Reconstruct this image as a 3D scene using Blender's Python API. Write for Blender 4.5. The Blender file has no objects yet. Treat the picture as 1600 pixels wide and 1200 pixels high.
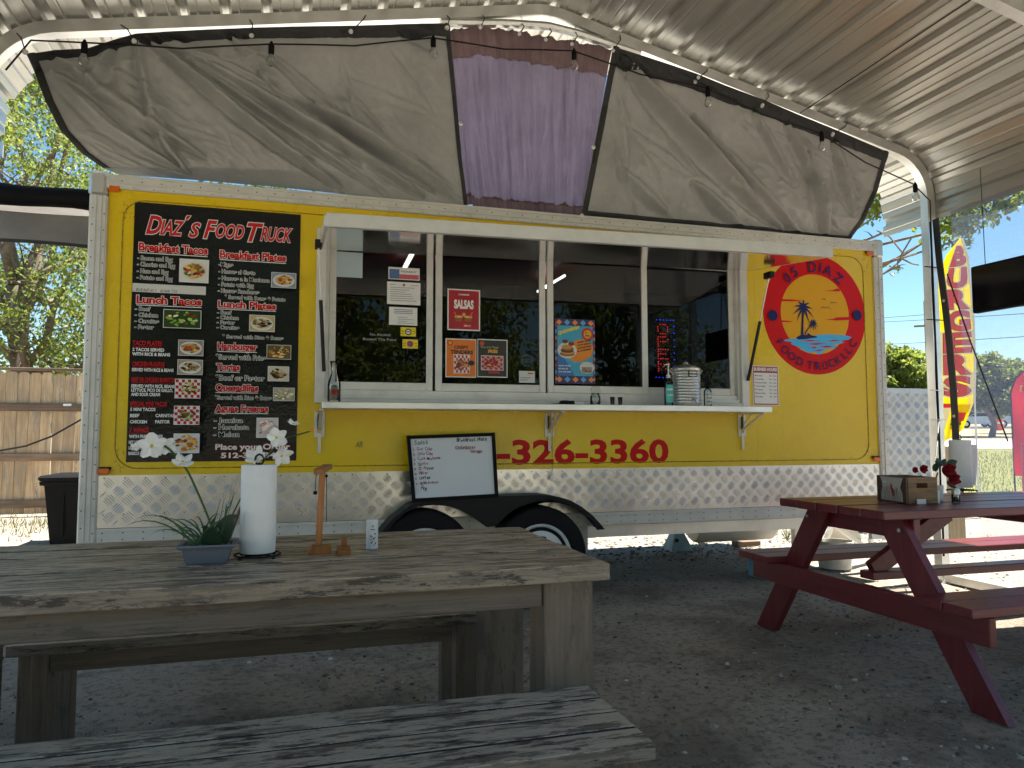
import bpy, bmesh, math, random
import numpy as np
from mathutils import Vector, Matrix, noise
random.seed(7); rng = np.random.default_rng(7)
S = bpy.context.scene
COL = S.collection
# ------------------------------------------------------------------ camera
cam = bpy.data.objects.new('camera', bpy.data.cameras.new('camera')); COL.objects.link(cam)
CAM = Vector((1.1412, -4.6643, 1.0923))
YAW, PITCH, ROLL = -0.28463, 0.06863, -0.00126
fwd = Vector((-math.sin(YAW)*math.cos(PITCH), math.cos(YAW)*math.cos(PITCH), math.sin(PITCH)))
rt = Vector((math.cos(YAW), math.sin(YAW), 0)); up = rt.cross(fwd)
r2 = rt*math.cos(ROLL)+up*math.sin(ROLL); u2 = up*math.cos(ROLL)-rt*math.sin(ROLL)
cam.matrix_world = Matrix(((r2.x, u2.x, -fwd.x, CAM.x), (r2.y, u2.y, -fwd.y, CAM.y), (r2.z, u2.z, -fwd.z, CAM.z), (0, 0, 0, 1)))
cam.data.sensor_width = 36; cam.data.lens = 1158.3/1600*36
cam.data.clip_start = 0.05; cam.data.clip_end = 900
S.camera = cam
# ------------------------------------------------------------------ sky, sun, exposure
SUN_EL, SUN_AZ = math.radians(71), math.radians(84)     # azimuth clockwise from +Y
w = bpy.data.worlds.new('World'); S.world = w; w.use_nodes = True
nt = w.node_tree; nt.nodes.clear()
sk = nt.nodes.new('ShaderNodeTexSky'); sk.sky_type = 'NISHITA'; sk.sun_disc = False
sk.sun_elevation = SUN_EL; sk.sun_rotation = SUN_AZ; sk.air_density = 1.0; sk.dust_density = 0.0; sk.ozone_density = 2.0
bg = nt.nodes.new('ShaderNodeBackground'); bg.inputs['Strength'].default_value = 0.06
wo = nt.nodes.new('ShaderNodeOutputWorld')
hs_ = nt.nodes.new('ShaderNodeHueSaturation'); hs_.inputs['Saturation'].default_value = 1.15; hs_.inputs['Hue'].default_value = .487; hs_.inputs['Value'].default_value = .78
nt.links.new(sk.outputs[0], hs_.inputs['Color']); nt.links.new(hs_.outputs[0], bg.inputs[0]); nt.links.new(bg.outputs[0], wo.inputs[0])
sd = bpy.data.lights.new('sun', 'SUN'); sd.energy = 5.0; sd.angle = math.radians(0.5); sd.color = (1, 0.91, 0.78)
sun = bpy.data.objects.new('sun', sd); COL.objects.link(sun)
sdir = Vector((math.sin(SUN_AZ)*math.cos(SUN_EL), math.cos(SUN_AZ)*math.cos(SUN_EL), math.sin(SUN_EL)))
sun.rotation_euler = sdir.to_track_quat('Z', 'Y').to_euler(); sun.location = (12, -4, 20)
S.view_settings.view_transform = 'Standard'; S.view_settings.look = 'None'
S.view_settings.exposure = 2.05; S.view_settings.gamma = 1.0; S.view_settings.use_curve_mapping = False
S.render.engine = 'CYCLES'
S.cycles.max_bounces = 10; S.cycles.diffuse_bounces = 6; S.cycles.transparent_max_bounces = 16

# ------------------------------------------------------------------ materials
def rgb(h):
    h = h.lstrip('#'); c = [int(h[i:i+2], 16)/255 for i in (0, 2, 4)]
    return tuple(x/12.92 if x < .04045 else ((x+.055)/1.055)**2.4 for x in c)
class NT:
    def __init__(s, name):
        s.m = bpy.data.materials.new(name); s.m.use_nodes = True; s.t = s.m.node_tree
        s.b = s.t.nodes['Principled BSDF']; s.out = s.t.nodes['Material Output']
    def n(s, ty, **k):
        a = s.t.nodes.new(ty)
        for q, v in k.items(): setattr(a, q, v)
        return a
    def l(s, a, b): s.t.links.new(a, b)
    def coord(s, scale=(1, 1, 1), kind='Object', rnd=0.0):
        tc = s.n('ShaderNodeTexCoord'); mp = s.n('ShaderNodeMapping'); mp.inputs['Scale'].default_value = scale
        if rnd:
            oi = s.n('ShaderNodeObjectInfo'); ml = s.n('ShaderNodeMath', operation='MULTIPLY'); ml.inputs[1].default_value = rnd
            s.l(oi.outputs['Random'], ml.inputs[0]); s.l(ml.outputs[0], mp.inputs['Location'])
        s.l(tc.outputs[kind], mp.inputs[0]); return mp.outputs[0]
    def noise(s, co, scale, detail=4, rough=.6, dist=0):
        a = s.n('ShaderNodeTexNoise'); a.inputs['Scale'].default_value = scale; a.inputs['Detail'].default_value = detail
        a.inputs['Roughness'].default_value = rough; a.inputs['Distortion'].default_value = dist
        if co is not None: s.l(co, a.inputs['Vector'])
        return a.outputs['Fac']
    def ramp(s, f, stops):
        a = s.n('ShaderNodeValToRGB'); e = a.color_ramp.elements
        while len(e) < len(stops): e.new(.5)
        for i, (p, c) in enumerate(stops): e[i].position = p; e[i].color = (*c, 1) if len(c) == 3 else c
        s.l(f, a.inputs[0]); return a.outputs['Color']
    def mix(s, f, a, b, mode='MIX'):
        x = s.n('ShaderNodeMix', data_type='RGBA', blend_type=mode)
        for i, v in ((0, f), (6, a), (7, b)):
            if hasattr(v, 'is_output'): s.l(v, x.inputs[i])
            elif isinstance(v, (int, float)): x.inputs[i].default_value = v
            else: x.inputs[i].default_value = (*v, 1)
        return x.outputs[2]
    def bump(s, h, st=.3, d=.01):
        a = s.n('ShaderNodeBump'); a.inputs['Strength'].default_value = st; a.inputs['Distance'].default_value = d
        s.l(h, a.inputs['Height']); s.l(a.outputs[0], s.b.inputs['Normal'])
    def set(s, **k):
        for q, v in k.items():
            i = s.b.inputs[{'col': 'Base Color', 'rough': 'Roughness', 'metal': 'Metallic', 'spec': 'Specular IOR Level', 'trans': 'Transmission Weight', 'alpha': 'Alpha', 'coat': 'Coat Weight', 'ior': 'IOR', 'emis': 'Emission Color', 'emis_s': 'Emission Strength'}[q]]
            if hasattr(v, 'is_output'): s.l(v, i)
            elif isinstance(v, tuple): i.default_value = (*v, 1)
            else: i.default_value = v
        return s
def simple(name, col, rough=.5, metal=0, var=.12, nscale=8, bump=0.0, **k):
    t = NT(name); co = t.coord(rnd=7)
    f = t.noise(co, nscale)
    c0 = tuple(x*(1-var) for x in col); c1 = tuple(min(1, x*(1+var)) for x in col)
    t.set(col=t.ramp(f, [(.3, c0), (.7, c1)]), rough=rough, metal=metal, **k)
    if bump: t.bump(t.noise(co, nscale*6), .4, bump)
    return t.m
def wood(name, cols, axis=0, scale=1, rough=.6, bump=.002, wear=None, spec=.5):
    t = NT(name); sc = [14*scale]*3; sc[axis] = .9*scale
    co = t.coord(tuple(sc), rnd=31)
    g = t.noise(co, 1.6, 6, .65, .6)
    col = t.ramp(g, [(.28, cols[0]), (.5, cols[1]), (.72, cols[2])])
    co2 = t.coord((1, 1, 1), rnd=13)
    big = t.noise(co2, 2.2, 3)
    col = t.mix(t.ramp(big, [(.35, (0, 0, 0)), (.75, (.5, .5, .5))]), col, tuple(x*.6 for x in cols[0]))
    oi = t.n('ShaderNodeObjectInfo'); v = t.n('ShaderNodeMapRange'); v.inputs['To Min'].default_value = .78; v.inputs['To Max'].default_value = 1.15
    t.l(oi.outputs['Random'], v.inputs[0])
    h = t.n('ShaderNodeHueSaturation'); t.l(v.outputs[0], h.inputs['Value']); t.l(col, h.inputs['Color']); col = h.outputs[0]
    if wear:
        s3 = [9*scale]*3; s3[axis] = 1.6*scale
        wn = t.noise(t.coord(tuple(s3), rnd=19), 1.5, 8, .72, .8)
        col = t.mix(t.ramp(wn, [(wear[1], (0, 0, 0)), (wear[1]+.05, (1, 1, 1))]), col, wear[0])
    t.set(col=col, rough=rough, spec=spec); t.bump(g, .5, bump)
    return t.m
M = {}
def yellow_paint():
    t = NT('yellow_paint'); co = t.coord()
    big = t.noise(co, 1.1, 4); col = t.ramp(big, [(.3, rgb('#dcb902')), (.7, rgb('#e4c306'))])
    st = t.noise(t.coord((9, 9, 1.2)), 2, 6, .7)
    col = t.mix(t.ramp(st, [(.6, (0, 0, 0)), (.82, (.5, .5, .5))]), col, rgb('#94730f'))
    sp = t.noise(co, 60, 2); col = t.mix(t.ramp(sp, [(.74, (0, 0, 0)), (.78, (.6, .6, .6))]), col, rgb('#5d4a10'))
    t.set(col=col, rough=t.ramp(t.noise(co, 2.3, 6, .7), [(.3, (.2, .2, .2)), (.75, (.42, .42, .42))]), spec=.5); t.bump(t.noise(t.coord((1, 1, .6)), 2.2, 2), .5, .02); return t.m
M['yellow'] = yellow_paint()
def alu(name, c, rough, metal=1.0, sc=(1, 1, 1), dirt=.35):
    t = NT(name); co = t.coord(sc)
    f = t.noise(co, 5, 5, .7)
    t.set(col=t.mix(t.ramp(f, [(.45, (0, 0, 0)), (.8, (dirt,)*3)]), c, tuple(x*.55 for x in c)), metal=metal)
    r = t.n('ShaderNodeMapRange'); r.inputs['To Min'].default_value = rough-.08; r.inputs['To Max'].default_value = rough+.15
    t.l(f, r.inputs[0]); t.l(r.outputs[0], t.b.inputs['Roughness']); t.bump(t.noise(co, 30), .15, .001); return t.m
M['alu'] = alu('brushed_aluminium', (.78, .78, .76), .38, .85)
M['white_alu'] = alu('white_painted_aluminium', (.66, .65, .61), .40, .2, dirt=.5)
M['tread'] = alu('tread_plate', (.62, .615, .60), .27, 1.0, dirt=.45)
M['mirror_alu'] = alu('polished_aluminium', (.8, .8, .78), .09, 1.0, dirt=.15)
M['galv'] = alu('galvanised_steel', (.66, .66, .64), .34, .85, dirt=.45)
M['roofm'] = None
def roofmat():
    t = NT('roof_sheet'); co = t.coord((3, .35, 3)); f = t.noise(co, 4, 6, .7)
    col = t.ramp(f, [(.3, (.42, .41, .375)), (.55, (.49, .48, .44)), (.8, (.56, .55, .505))])
    sp = t.noise(t.coord((1, 1, 1)), 38, 3); col = t.mix(t.ramp(sp, [(.68, (0, 0, 0)), (.74, (.5, .5, .5))]), col, (.3, .27, .2))
    r = t.n('ShaderNodeMapRange'); r.inputs['To Min'].default_value = .22; r.inputs['To Max'].default_value = .42
    t.l(f, r.inputs[0]); t.l(r.outputs[0], t.b.inputs['Roughness'])
    t.set(col=col, metal=.6, spec=.5); t.bump(t.noise(t.coord((1.5, .15, 1.5)), 4, 3), .2, .004); return t.m
M['roofm'] = roofmat()
M['gravel'] = None
M['black_metal'] = simple('black_metal', (.01, .01, .011), .5, spec=.3)
M['black_plastic'] = simple('black_plastic', (.006, .0065, .008), .6, nscale=3, spec=.12)
M['rubber'] = simple('tyre_rubber', (.012, .012, .013), .85, bump=.002, spec=.2)
M['fender'] = simple('fender_plastic', (.008, .008, .009), .5, spec=.25)
M['rim'] = simple('rim_paint', (.68, .72, .74), .35, var=.05)
M['amber'] = simple('amber_lens', rgb('#d9660c'), .2, var=.05)
M['rust'] = simple('rusty_steel', rgb('#5a3a24'), .8, nscale=30, bump=.002)
M['white_plastic'] = simple('white_plastic', (.72, .72, .7), .45, var=.05)
M['orange_plastic'] = simple('orange_plastic', rgb('#e0570f'), .4)
M['yellow_chock'] = simple('yellow_plastic', rgb('#e39a08'), .5)
M['jack_blue'] = simple('blue_grey_paint', rgb('#6f97ab'), .5, var=.25)
M['blue_box'] = simple('pale_blue_card', rgb('#5d9fc4'), .6)
M['wood_dark'] = simple('dark_timber', rgb('#6a5a48'), .8, nscale=20)
M['tarp'] = None
def fabric(name, c, tr=.25, rough=.6, weave=300, sheen=False, cols=None):
    t = NT(name); co = t.coord()
    f = t.noise(co, 3.0, 6, .7)
    col = t.ramp(f, [(.3, tuple(x*.82 for x in c)), (.7, tuple(min(1, x*1.15) for x in c))])
    t.set(col=col, rough=rough, spec=.6)
    wv = t.noise(t.coord((1, 1, 1)), 7, 9, .72, 2.5); wv = t.ramp(wv, [(.35, (0, 0, 0)), (.5, (.8, .8, .8)), (.56, (.3, .3, .3)), (.8, (1, 1, 1))]); t.bump(wv, .35, .012)
    tb = t.n('ShaderNodeBsdfTranslucent'); t.l(col, tb.inputs[0])
    mx = t.n('ShaderNodeMixShader'); mx.inputs[0].default_value = tr
    t.l(t.b.outputs[0], mx.inputs[1]); t.l(tb.outputs[0], mx.inputs[2]); t.l(mx.outputs[0], t.out.inputs[0]); return t.m
M['tarp'] = fabric('silver_tarp', (.34, .335, .315), .04, .30)
M['tarp_black'] = fabric('black_tarp_hem', (.012, .012, .013), .0, .5)
M['shade_grey'] = fabric('grey_awning_fabric', (.27, .26, .25), .25, .7)
M['lavender'] = fabric('lavender_cloth', (.25, .205, .285), .4, .85)
M['brown_cloth'] = fabric('brown_cloth', (.16, .10, .10), .4, .85)
M['blue_cloth'] = fabric('blue_cloth', (.02, .05, .28), .3, .7)
def grey_wood(name, axis, front=False, warm=0, wear=.5, calm=0):
    t = NT(name); sc = [34]*3; sc[axis] = 1.3
    g = t.noise(t.coord(tuple(sc), rnd=31), 1.6, 9, .75, .5)
    W_ = (1.04+.10*warm, .98, .93-.12*warm)
    K_ = lambda c: tuple(x*y for x, y in zip(c, W_))
    base = t.ramp(g, [(.25, K_((.030, .027, .025))), (.45, K_((.12, .108, .095))), (.6, K_((.20, .182, .16))), (.8, K_((.29, .265, .23)))])
    s2 = [44]*3; s2[axis] = 8
    w1 = t.noise(t.coord(tuple(s2), rnd=11), 1.0, 12, .78, .25)
    ge = t.n('ShaderNodeNewGeometry'); sx = t.n('ShaderNodeSeparateXYZ'); t.l(ge.outputs['True Normal'], sx.inputs[0])
    up_ = t.n('ShaderNodeMapRange'); up_.inputs['From Min'].default_value = .2; up_.inputs['From Max'].default_value = .8; up_.inputs['To Min'].default_value = .25; t.l(sx.outputs[2], up_.inputs[0])
    wf = t.ramp(w1, [(wear, (0, 0, 0)), (wear+.02, (.92, .92, .92))]); mf = t.n('ShaderNodeMath', operation='MULTIPLY'); t.l(wf, mf.inputs[0]); t.l(up_.outputs[0], mf.inputs[1])
    col = t.mix(mf.outputs[0], base, K_((.50, .45, .37)))
    w2 = t.noise(t.coord(tuple(s2), rnd=23), .8, 12, .78, .25)
    col = t.mix(t.ramp(w2, [(.545, (0, 0, 0)), (.575, (.95, .95, .95))]), col, K_((.03, .027, .026)))
    s3 = [120]*3; s3[axis] = 3.0
    fi = t.noise(t.coord(tuple(s3), rnd=5), 1.5, 4, .7)
    col = t.mix(t.ramp(fi, [(.55, (0, 0, 0)), (.68, (.35, .35, .35))]), col, K_((.055, .048, .042)))
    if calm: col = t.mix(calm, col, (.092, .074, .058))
    oi = t.n('ShaderNodeObjectInfo'); v = t.n('ShaderNodeMapRange'); v.inputs['To Min'].default_value = .85; v.inputs['To Max'].default_value = 1.15
    t.l(oi.outputs['Random'], v.inputs[0]); h = t.n('ShaderNodeHueSaturation'); t.l(v.outputs[0], h.inputs['Value']); t.l(col, h.inputs['Color'])
    r = t.n('ShaderNodeMapRange'); r.inputs['To Min'].default_value = .26; r.inputs['To Max'].default_value = .5; t.l(w1, r.inputs[0]); t.l(r.outputs[0], t.b.inputs['Roughness'])
    t.set(col=h.outputs[0], spec=.55); t.bump(g, .9, .004); return t.m
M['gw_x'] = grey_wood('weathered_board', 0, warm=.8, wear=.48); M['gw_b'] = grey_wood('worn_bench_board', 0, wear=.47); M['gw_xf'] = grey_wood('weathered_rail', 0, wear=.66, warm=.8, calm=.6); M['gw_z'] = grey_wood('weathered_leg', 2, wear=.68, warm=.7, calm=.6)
def red_wood(name, axis):
    t = NT(name); sc = [22]*3; sc[axis] = 1.2
    g = t.noise(t.coord(tuple(sc), rnd=31), 1.5, 7, .7, .5)
    col = t.ramp(g, [(.3, (.10, .013, .018)), (.55, (.16, .021, .027)), (.75, (.21, .036, .04))])
    wn = t.noise(t.coord((6, 6, 6), rnd=9), 3, 8, .8); col = t.mix(t.ramp(wn, [(.62, (0, 0, 0)), (.66, (.75, .75, .75))]), col, (.20, .11, .085))
    t.set(col=col, rough=.33, spec=.55); t.bump(g, .5, .0025); return t.m
M['rw_x'] = red_wood('red_board_long', 0); M['rw_y'] = red_wood('red_board_cross', 1); M['rw_z'] = red_wood('red_leg', 2)
M['fence'] = wood('cedar_board', [rgb('#a08260'), rgb('#c6aa86'), rgb('#dcc6a4')], 2, 1, .8, .003, wear=(rgb('#8e8578'), .56))
M['fence_rail'] = wood('cedar_rail', [rgb('#5d4a3a'), rgb('#7d6753'), rgb('#93806c')], 0, 1, .8, .003)
M['cedar_small'] = wood('varnished_pine', [rgb('#8a4f22'), rgb('#a8662f'), rgb('#bd7c42')], 2, 3, .4, .0005)
M['crate_wood'] = wood('crate_timber', [rgb('#6b5138'), rgb('#87694a'), rgb('#9a7d5a')], 0, 2, .6, .001)
M['paper'] = simple('paper_towel', (.78, .77, .75), .95, var=.04, nscale=22, bump=.004)
M['pot'] = simple('grey_pot', rgb('#6b6f76'), .55, var=.06)
M['soil'] = simple('dark_soil_and_seams', (.022, .018, .014), .95, nscale=60, bump=.01)
def leafmat(name, cols, tr=.35, rough=.5):
    t = NT(name); ge = t.n('ShaderNodeNewGeometry')
    col = t.ramp(ge.outputs['Random Per Island'], [(i/(len(cols)-1), c) for i, c in enumerate(cols)])
    t.set(col=col, rough=rough, spec=.4)
    tb = t.n('ShaderNodeBsdfTranslucent'); hs = t.n('ShaderNodeHueSaturation'); hs.inputs['Value'].default_value = 1.9; hs.inputs['Saturation'].default_value = 1.1
    t.l(col, hs.inputs['Color']); t.l(hs.outputs[0], tb.inputs[0])
    mx = t.n('ShaderNodeMixShader'); mx.inputs[0].default_value = tr
    t.l(t.b.outputs[0], mx.inputs[1]); t.l(tb.outputs[0], mx.inputs[2]); t.l(mx.outputs[0], t.out.inputs[0]); return t.m
M['leaf_g'] = leafmat('oak_leaves', [(.04, .07, .02), (.07, .11, .035), (.10, .15, .05), (.055, .09, .03)])
M['leaf_y'] = leafmat('yellow_green_leaves', [(.08, .12, .03), (.13, .17, .04), (.19, .21, .05), (.10, .13, .05)], .5)
M['grass_m'] = leafmat('grass_blades', [(.09, .11, .03), (.14, .15, .05), (.2, .17, .08), (.12, .13, .04)], .3, .8)
M['blade'] = leafmat('plant_blades', [(.02, .06, .02), (.04, .10, .03), (.03, .08, .03)], .2, .4)
M['dark_leaf'] = leafmat('fabric_leaves', [(.012, .035, .018), (.02, .05, .026)], .05, .5)
M['petal'] = leafmat('white_petals', [(.74, .73, .7), (.8, .79, .76), (.7, .7, .66)], .3, .7)
M['petal_red'] = leafmat('red_petals', [(.2, .008, .014), (.27, .012, .02), (.15, .006, .01)], .1, .8)
M['bark'] = simple('bark', rgb('#6d6255'), .9, nscale=14, var=.35, bump=.02)
def glassm(name, tint, refl=1.0, rough=0.0, ior=1.5):
    t = NT(name); tr = t.n('ShaderNodeBsdfTransparent'); tr.inputs[0].default_value = (*tint, 1)
    gl = t.n('ShaderNodeBsdfGlossy'); gl.inputs['Roughness'].default_value = rough
    fr = t.n('ShaderNodeFresnel'); fr.inputs['IOR'].default_value = ior
    mx = t.n('ShaderNodeMixShader'); t.l(fr.outputs[0], mx.inputs[0]); t.l(tr.outputs[0], mx.inputs[1]); t.l(gl.outputs[0], mx.inputs[2])
    t.l(mx.outputs[0], t.out.inputs[0]); return t.m
M['window'] = glassm('tinted_window_glass', (.36, .38, .38), ior=1.36)
M['clear'] = glassm('clear_glass', (.9, .92, .9), ior=1.5)
M['clear_blue'] = glassm('clear_plastic', (.75, .9, .93), ior=1.45)
def meshnet():
    t = NT('shade_netting'); tr = t.n('ShaderNodeBsdfTransparent')
    df = t.n('ShaderNodeBsdfDiffuse'); df.inputs[0].default_value = (.16, .2, .34, 1)
    tl = t.n('ShaderNodeBsdfTranslucent'); tl.inputs[0].default_value = (.16, .2, .34, 1)
    ad = t.n('ShaderNodeMixShader'); ad.inputs[0].default_value = .5; t.l(df.outputs[0], ad.inputs[1]); t.l(tl.outputs[0], ad.inputs[2])
    co = t.coord(); wv = t.noise(t.coord((1, 1, 40)), 6, 3); wh = t.noise(t.coord((1, 40, 1)), 6, 3)
    a = t.n('ShaderNodeMath', operation='ADD'); t.l(wv, a.inputs[0]); t.l(wh, a.inputs[1])
    mr = t.n('ShaderNodeMapRange'); mr.inputs['From Min'].default_value = .6; mr.inputs['From Max'].default_value = 1.4; mr.inputs['To Min'].default_value = .2; mr.inputs['To Max'].default_value = .4
    t.l(a.outputs[0], mr.inputs[0]); mx = t.n('ShaderNodeMixShader'); t.l(mr.outputs[0], mx.inputs[0]); t.l(tr.outputs[0], mx.inputs[1]); t.l(ad.outputs[0], mx.inputs[2])
    t.l(mx.outputs[0], t.out.inputs[0]); return t.m
M['net'] = meshnet()
def printm(name, rough, bump=0, spec=.5, tr=0):
    t = NT(name); a = t.n('ShaderNodeVertexColor'); a.layer_name = 'ink'
    t.set(col=a.outputs[0], rough=rough, spec=spec)
    if bump: t.bump(t.noise(t.coord(), 55, 2, .5), .35, bump)
    if tr:
        tb = t.n('ShaderNodeBsdfTranslucent'); t.l(a.outputs[0], tb.inputs[0]); mx = t.n('ShaderNodeMixShader'); mx.inputs[0].default_value = tr
        t.l(t.b.outputs[0], mx.inputs[1]); t.l(tb.outputs[0], mx.inputs[2]); t.l(mx.outputs[0], t.out.inputs[0])
    return t.m
M['print_gloss'] = printm('glossy_vinyl_print', .14, .004, .28); M['print'] = printm('printed_paper', .45); M['print_vinyl'] = printm('vinyl_lettering', .4, 0, .2)
M['print_cloth'] = printm('printed_flag_cloth', .8, 0, .3, .5)
def emit(name, c, s):
    t = NT(name); e = t.n('ShaderNodeEmission'); e.inputs[0].default_value = (*c, 1); e.inputs[1].default_value = s; t.l(e.outputs[0], t.out.inputs[0]); return t.m
M['tube_light'] = emit('lit_fluorescent_tube', (1, .93, .85), 3.0); M['led_red'] = emit('lit_red_led', (1, .01, .02), 3.0); M['led_blue'] = emit('lit_blue_led', (.03, .05, 1), 3.5)

# ------------------------------------------------------------------ mesh builder
class MB:
    def __init__(s): s.v = []; s.f = []; s.c = []
    def add(s, vs, fs, col=None):
        o = len(s.v); s.v += [tuple(p) for p in vs]; s.f += [tuple(i+o for i in q) for q in fs]
        s.c += [col]*len(fs); return s
    def box(s, x0, x1, y0, y1, z0, z1, b=0):
        if x1 < x0: x0, x1 = x1, x0
        if y1 < y0: y0, y1 = y1, y0
        if z1 < z0: z0, z1 = z1, z0
        if b:
            bm = bmesh.new(); bmesh.ops.create_cube(bm, size=1)
            for q in bm.verts: q.co = Vector(((x0+x1)/2+q.co.x*(x1-x0), (y0+y1)/2+q.co.y*(y1-y0), (z0+z1)/2+q.co.z*(z1-z0)))
            bmesh.ops.bevel(bm, geom=bm.edges[:], offset=b, segments=1, affect='EDGES')
            bm.verts.index_update(); s.add([q.co[:] for q in bm.verts], [[q.index for q in f.verts] for f in bm.faces]); bm.free(); return s
        return s.add([(x0, y0, z0), (x1, y0, z0), (x1, y1, z0), (x0, y1, z0), (x0, y0, z1), (x1, y0, z1), (x1, y1, z1), (x0, y1, z1)],
                     [(0, 3, 2, 1), (4, 5, 6, 7), (0, 1, 5, 4), (1, 2, 6, 5), (2, 3, 7, 6), (3, 0, 4, 7)])
    def beam(s, p, q, w_, h, upv=(0, 0, 1), b=0):
        p, q = Vector(p), Vector(q); d = (q-p); L = d.length; d.normalize(); u = Vector(upv); x = d.cross(u)
        if x.length < 1e-4: x = d.cross(Vector((0, 1, 0)))
        x.normalize(); z = x.cross(d)
        t = MB().box(-w_/2, w_/2, 0, L, -h/2, h/2, b)
        return s.add([p+x*a[0]+d*a[1]+z*a[2] for a in t.v], t.f)
    def tube(s, pts, r, n=8, cap=True, rs=None):
        pts = [Vector(p) for p in pts]; vs = []; fs = []; prev = None
        for i, p in enumerate(pts):
            d = (pts[min(i+1, len(pts)-1)]-pts[max(i-1, 0)]).normalized()
            if prev is None: a = d.orthogonal().normalized()
            else: a = (prev-d*prev.dot(d)).normalized()
            prev = a; b = d.cross(a); rr = rs[i] if rs else r
            for k in range(n):
                t = 2*math.pi*k/n; vs.append(p+a*math.cos(t)*rr+b*math.sin(t)*rr)
        for i in range(len(pts)-1):
            for k in range(n): fs.append((i*n+k, i*n+(k+1) % n, (i+1)*n+(k+1) % n, (i+1)*n+k))
        if cap: fs.append(tuple(range(n))[::-1]); fs.append(tuple((len(pts)-1)*n+k for k in range(n)))
        return s.add(vs, fs)
    def lathe(s, c, prof, n=20, axis=2, sx=1, sy=1):
        vs = []; fs = []
        for r, h in prof:
            for k in range(n):
                t = 2*math.pi*k/n; a, b = r*math.cos(t)*sx, r*math.sin(t)*sy
                o = {2: (a, b, h), 1: (a, h, b), 0: (h, a, b)}[axis]; vs.append((c[0]+o[0], c[1]+o[1], c[2]+o[2]))
        for i in range(len(prof)-1):
            for k in range(n): fs.append((i*n+k, i*n+(k+1) % n, (i+1)*n+(k+1) % n, (i+1)*n+k))
        fs.append(tuple(range(n))[::-1]); fs.append(tuple((len(prof)-1)*n+k for k in range(n)))
        return s.add(vs, fs)
    def sphere(s, c, r, n=10, m=6, sc=(1, 1, 1)):
        return s.lathe(c, [(max(1e-4, r*math.sin(math.pi*i/m)), -r*math.cos(math.pi*i/m)*sc[2]) for i in range(m+1)], n, 2, sc[0], sc[1])
    def grid(s, fn, nu, nv):
        vs = [fn(i/nu, j/nv) for j in range(nv+1) for i in range(nu+1)]
        return s.add(vs, [(j*(nu+1)+i, j*(nu+1)+i+1, (j+1)*(nu+1)+i+1, (j+1)*(nu+1)+i) for j in range(nv) for i in range(nu)])
    def prism(s, poly, fn0, fn1):
        n = len(poly); return s.add([fn0(p) for p in poly]+[fn1(p) for p in poly],
            [tuple(range(n)), tuple(range(2*n-1, n-1, -1))]+[(i, n+i, n+(i+1) % n, (i+1) % n) for i in range(n)])
    def prism_y(s, poly, y0, y1): return s.prism(poly, lambda p: (p[0], y0, p[1]), lambda p: (p[0], y1, p[1]))
    def mesh(s, name, mat, org=(0, 0, 0), smooth=False):
        me = bpy.data.meshes.new(name); o = Vector(org)
        me.from_pydata([(p[0]-o.x, p[1]-o.y, p[2]-o.z) for p in s.v], [], s.f)
        for m in (mat if isinstance(mat, (list, tuple)) else [mat]): me.materials.append(m)
        if any(c is not None for c in s.c):
            at = me.color_attributes.new('ink', 'FLOAT_COLOR', 'CORNER'); arr = []
            for f, c in zip(s.f, s.c): arr += ([*(c or (1, 1, 1)), 1.0])*len(f)
            at.data.foreach_set('color', arr)
        if smooth: me.shade_smooth() if smooth is True else me.set_sharp_from_angle(angle=math.radians(smooth))
        me.update(); return me
def thing(name, label, cat, loc, group=None):
    o = bpy.data.objects.new(name, None); o.empty_display_size = .1; COL.objects.link(o); o.location = loc
    o['label'] = label; o['category'] = cat
    if group: o['group'] = group
    return o
def root_of(o):
    v = Vector(o.location)
    while o.parent: o = o.parent; v += o.location
    return v
def part(parent, name, mb, mat, smooth=False, label=None, kind=None):
    o = bpy.data.objects.new(name, mb.mesh(name, mat, root_of(parent), smooth)); COL.objects.link(o); o.parent = parent
    if label: o['label'] = label
    if kind: o['kind'] = kind
    return o
def single(name, mb, mat, label, cat, loc, group=None, smooth=False):
    o = bpy.data.objects.new(name, mb.mesh(name, mat, loc, smooth)); COL.objects.link(o); o.location = loc
    o['label'] = label; o['category'] = cat
    if group: o['group'] = group
    return o
def struct(name, mb, mat, kind='structure', smooth=False):
    o = bpy.data.objects.new(name, mb.mesh(name, mat, (0, 0, 0), smooth)); COL.objects.link(o); o['kind'] = kind; return o
def dup(root, loc, label=None, group=None):
    r = root.copy(); COL.objects.link(r); r.location = loc
    if label: r['label'] = label
    if group: r['group'] = group
    for ch in list(root.children):
        c = ch.copy(); COL.objects.link(c); c.parent = r
        for g in list(ch.children):
            d = g.copy(); COL.objects.link(d); d.parent = c
    return r

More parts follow.
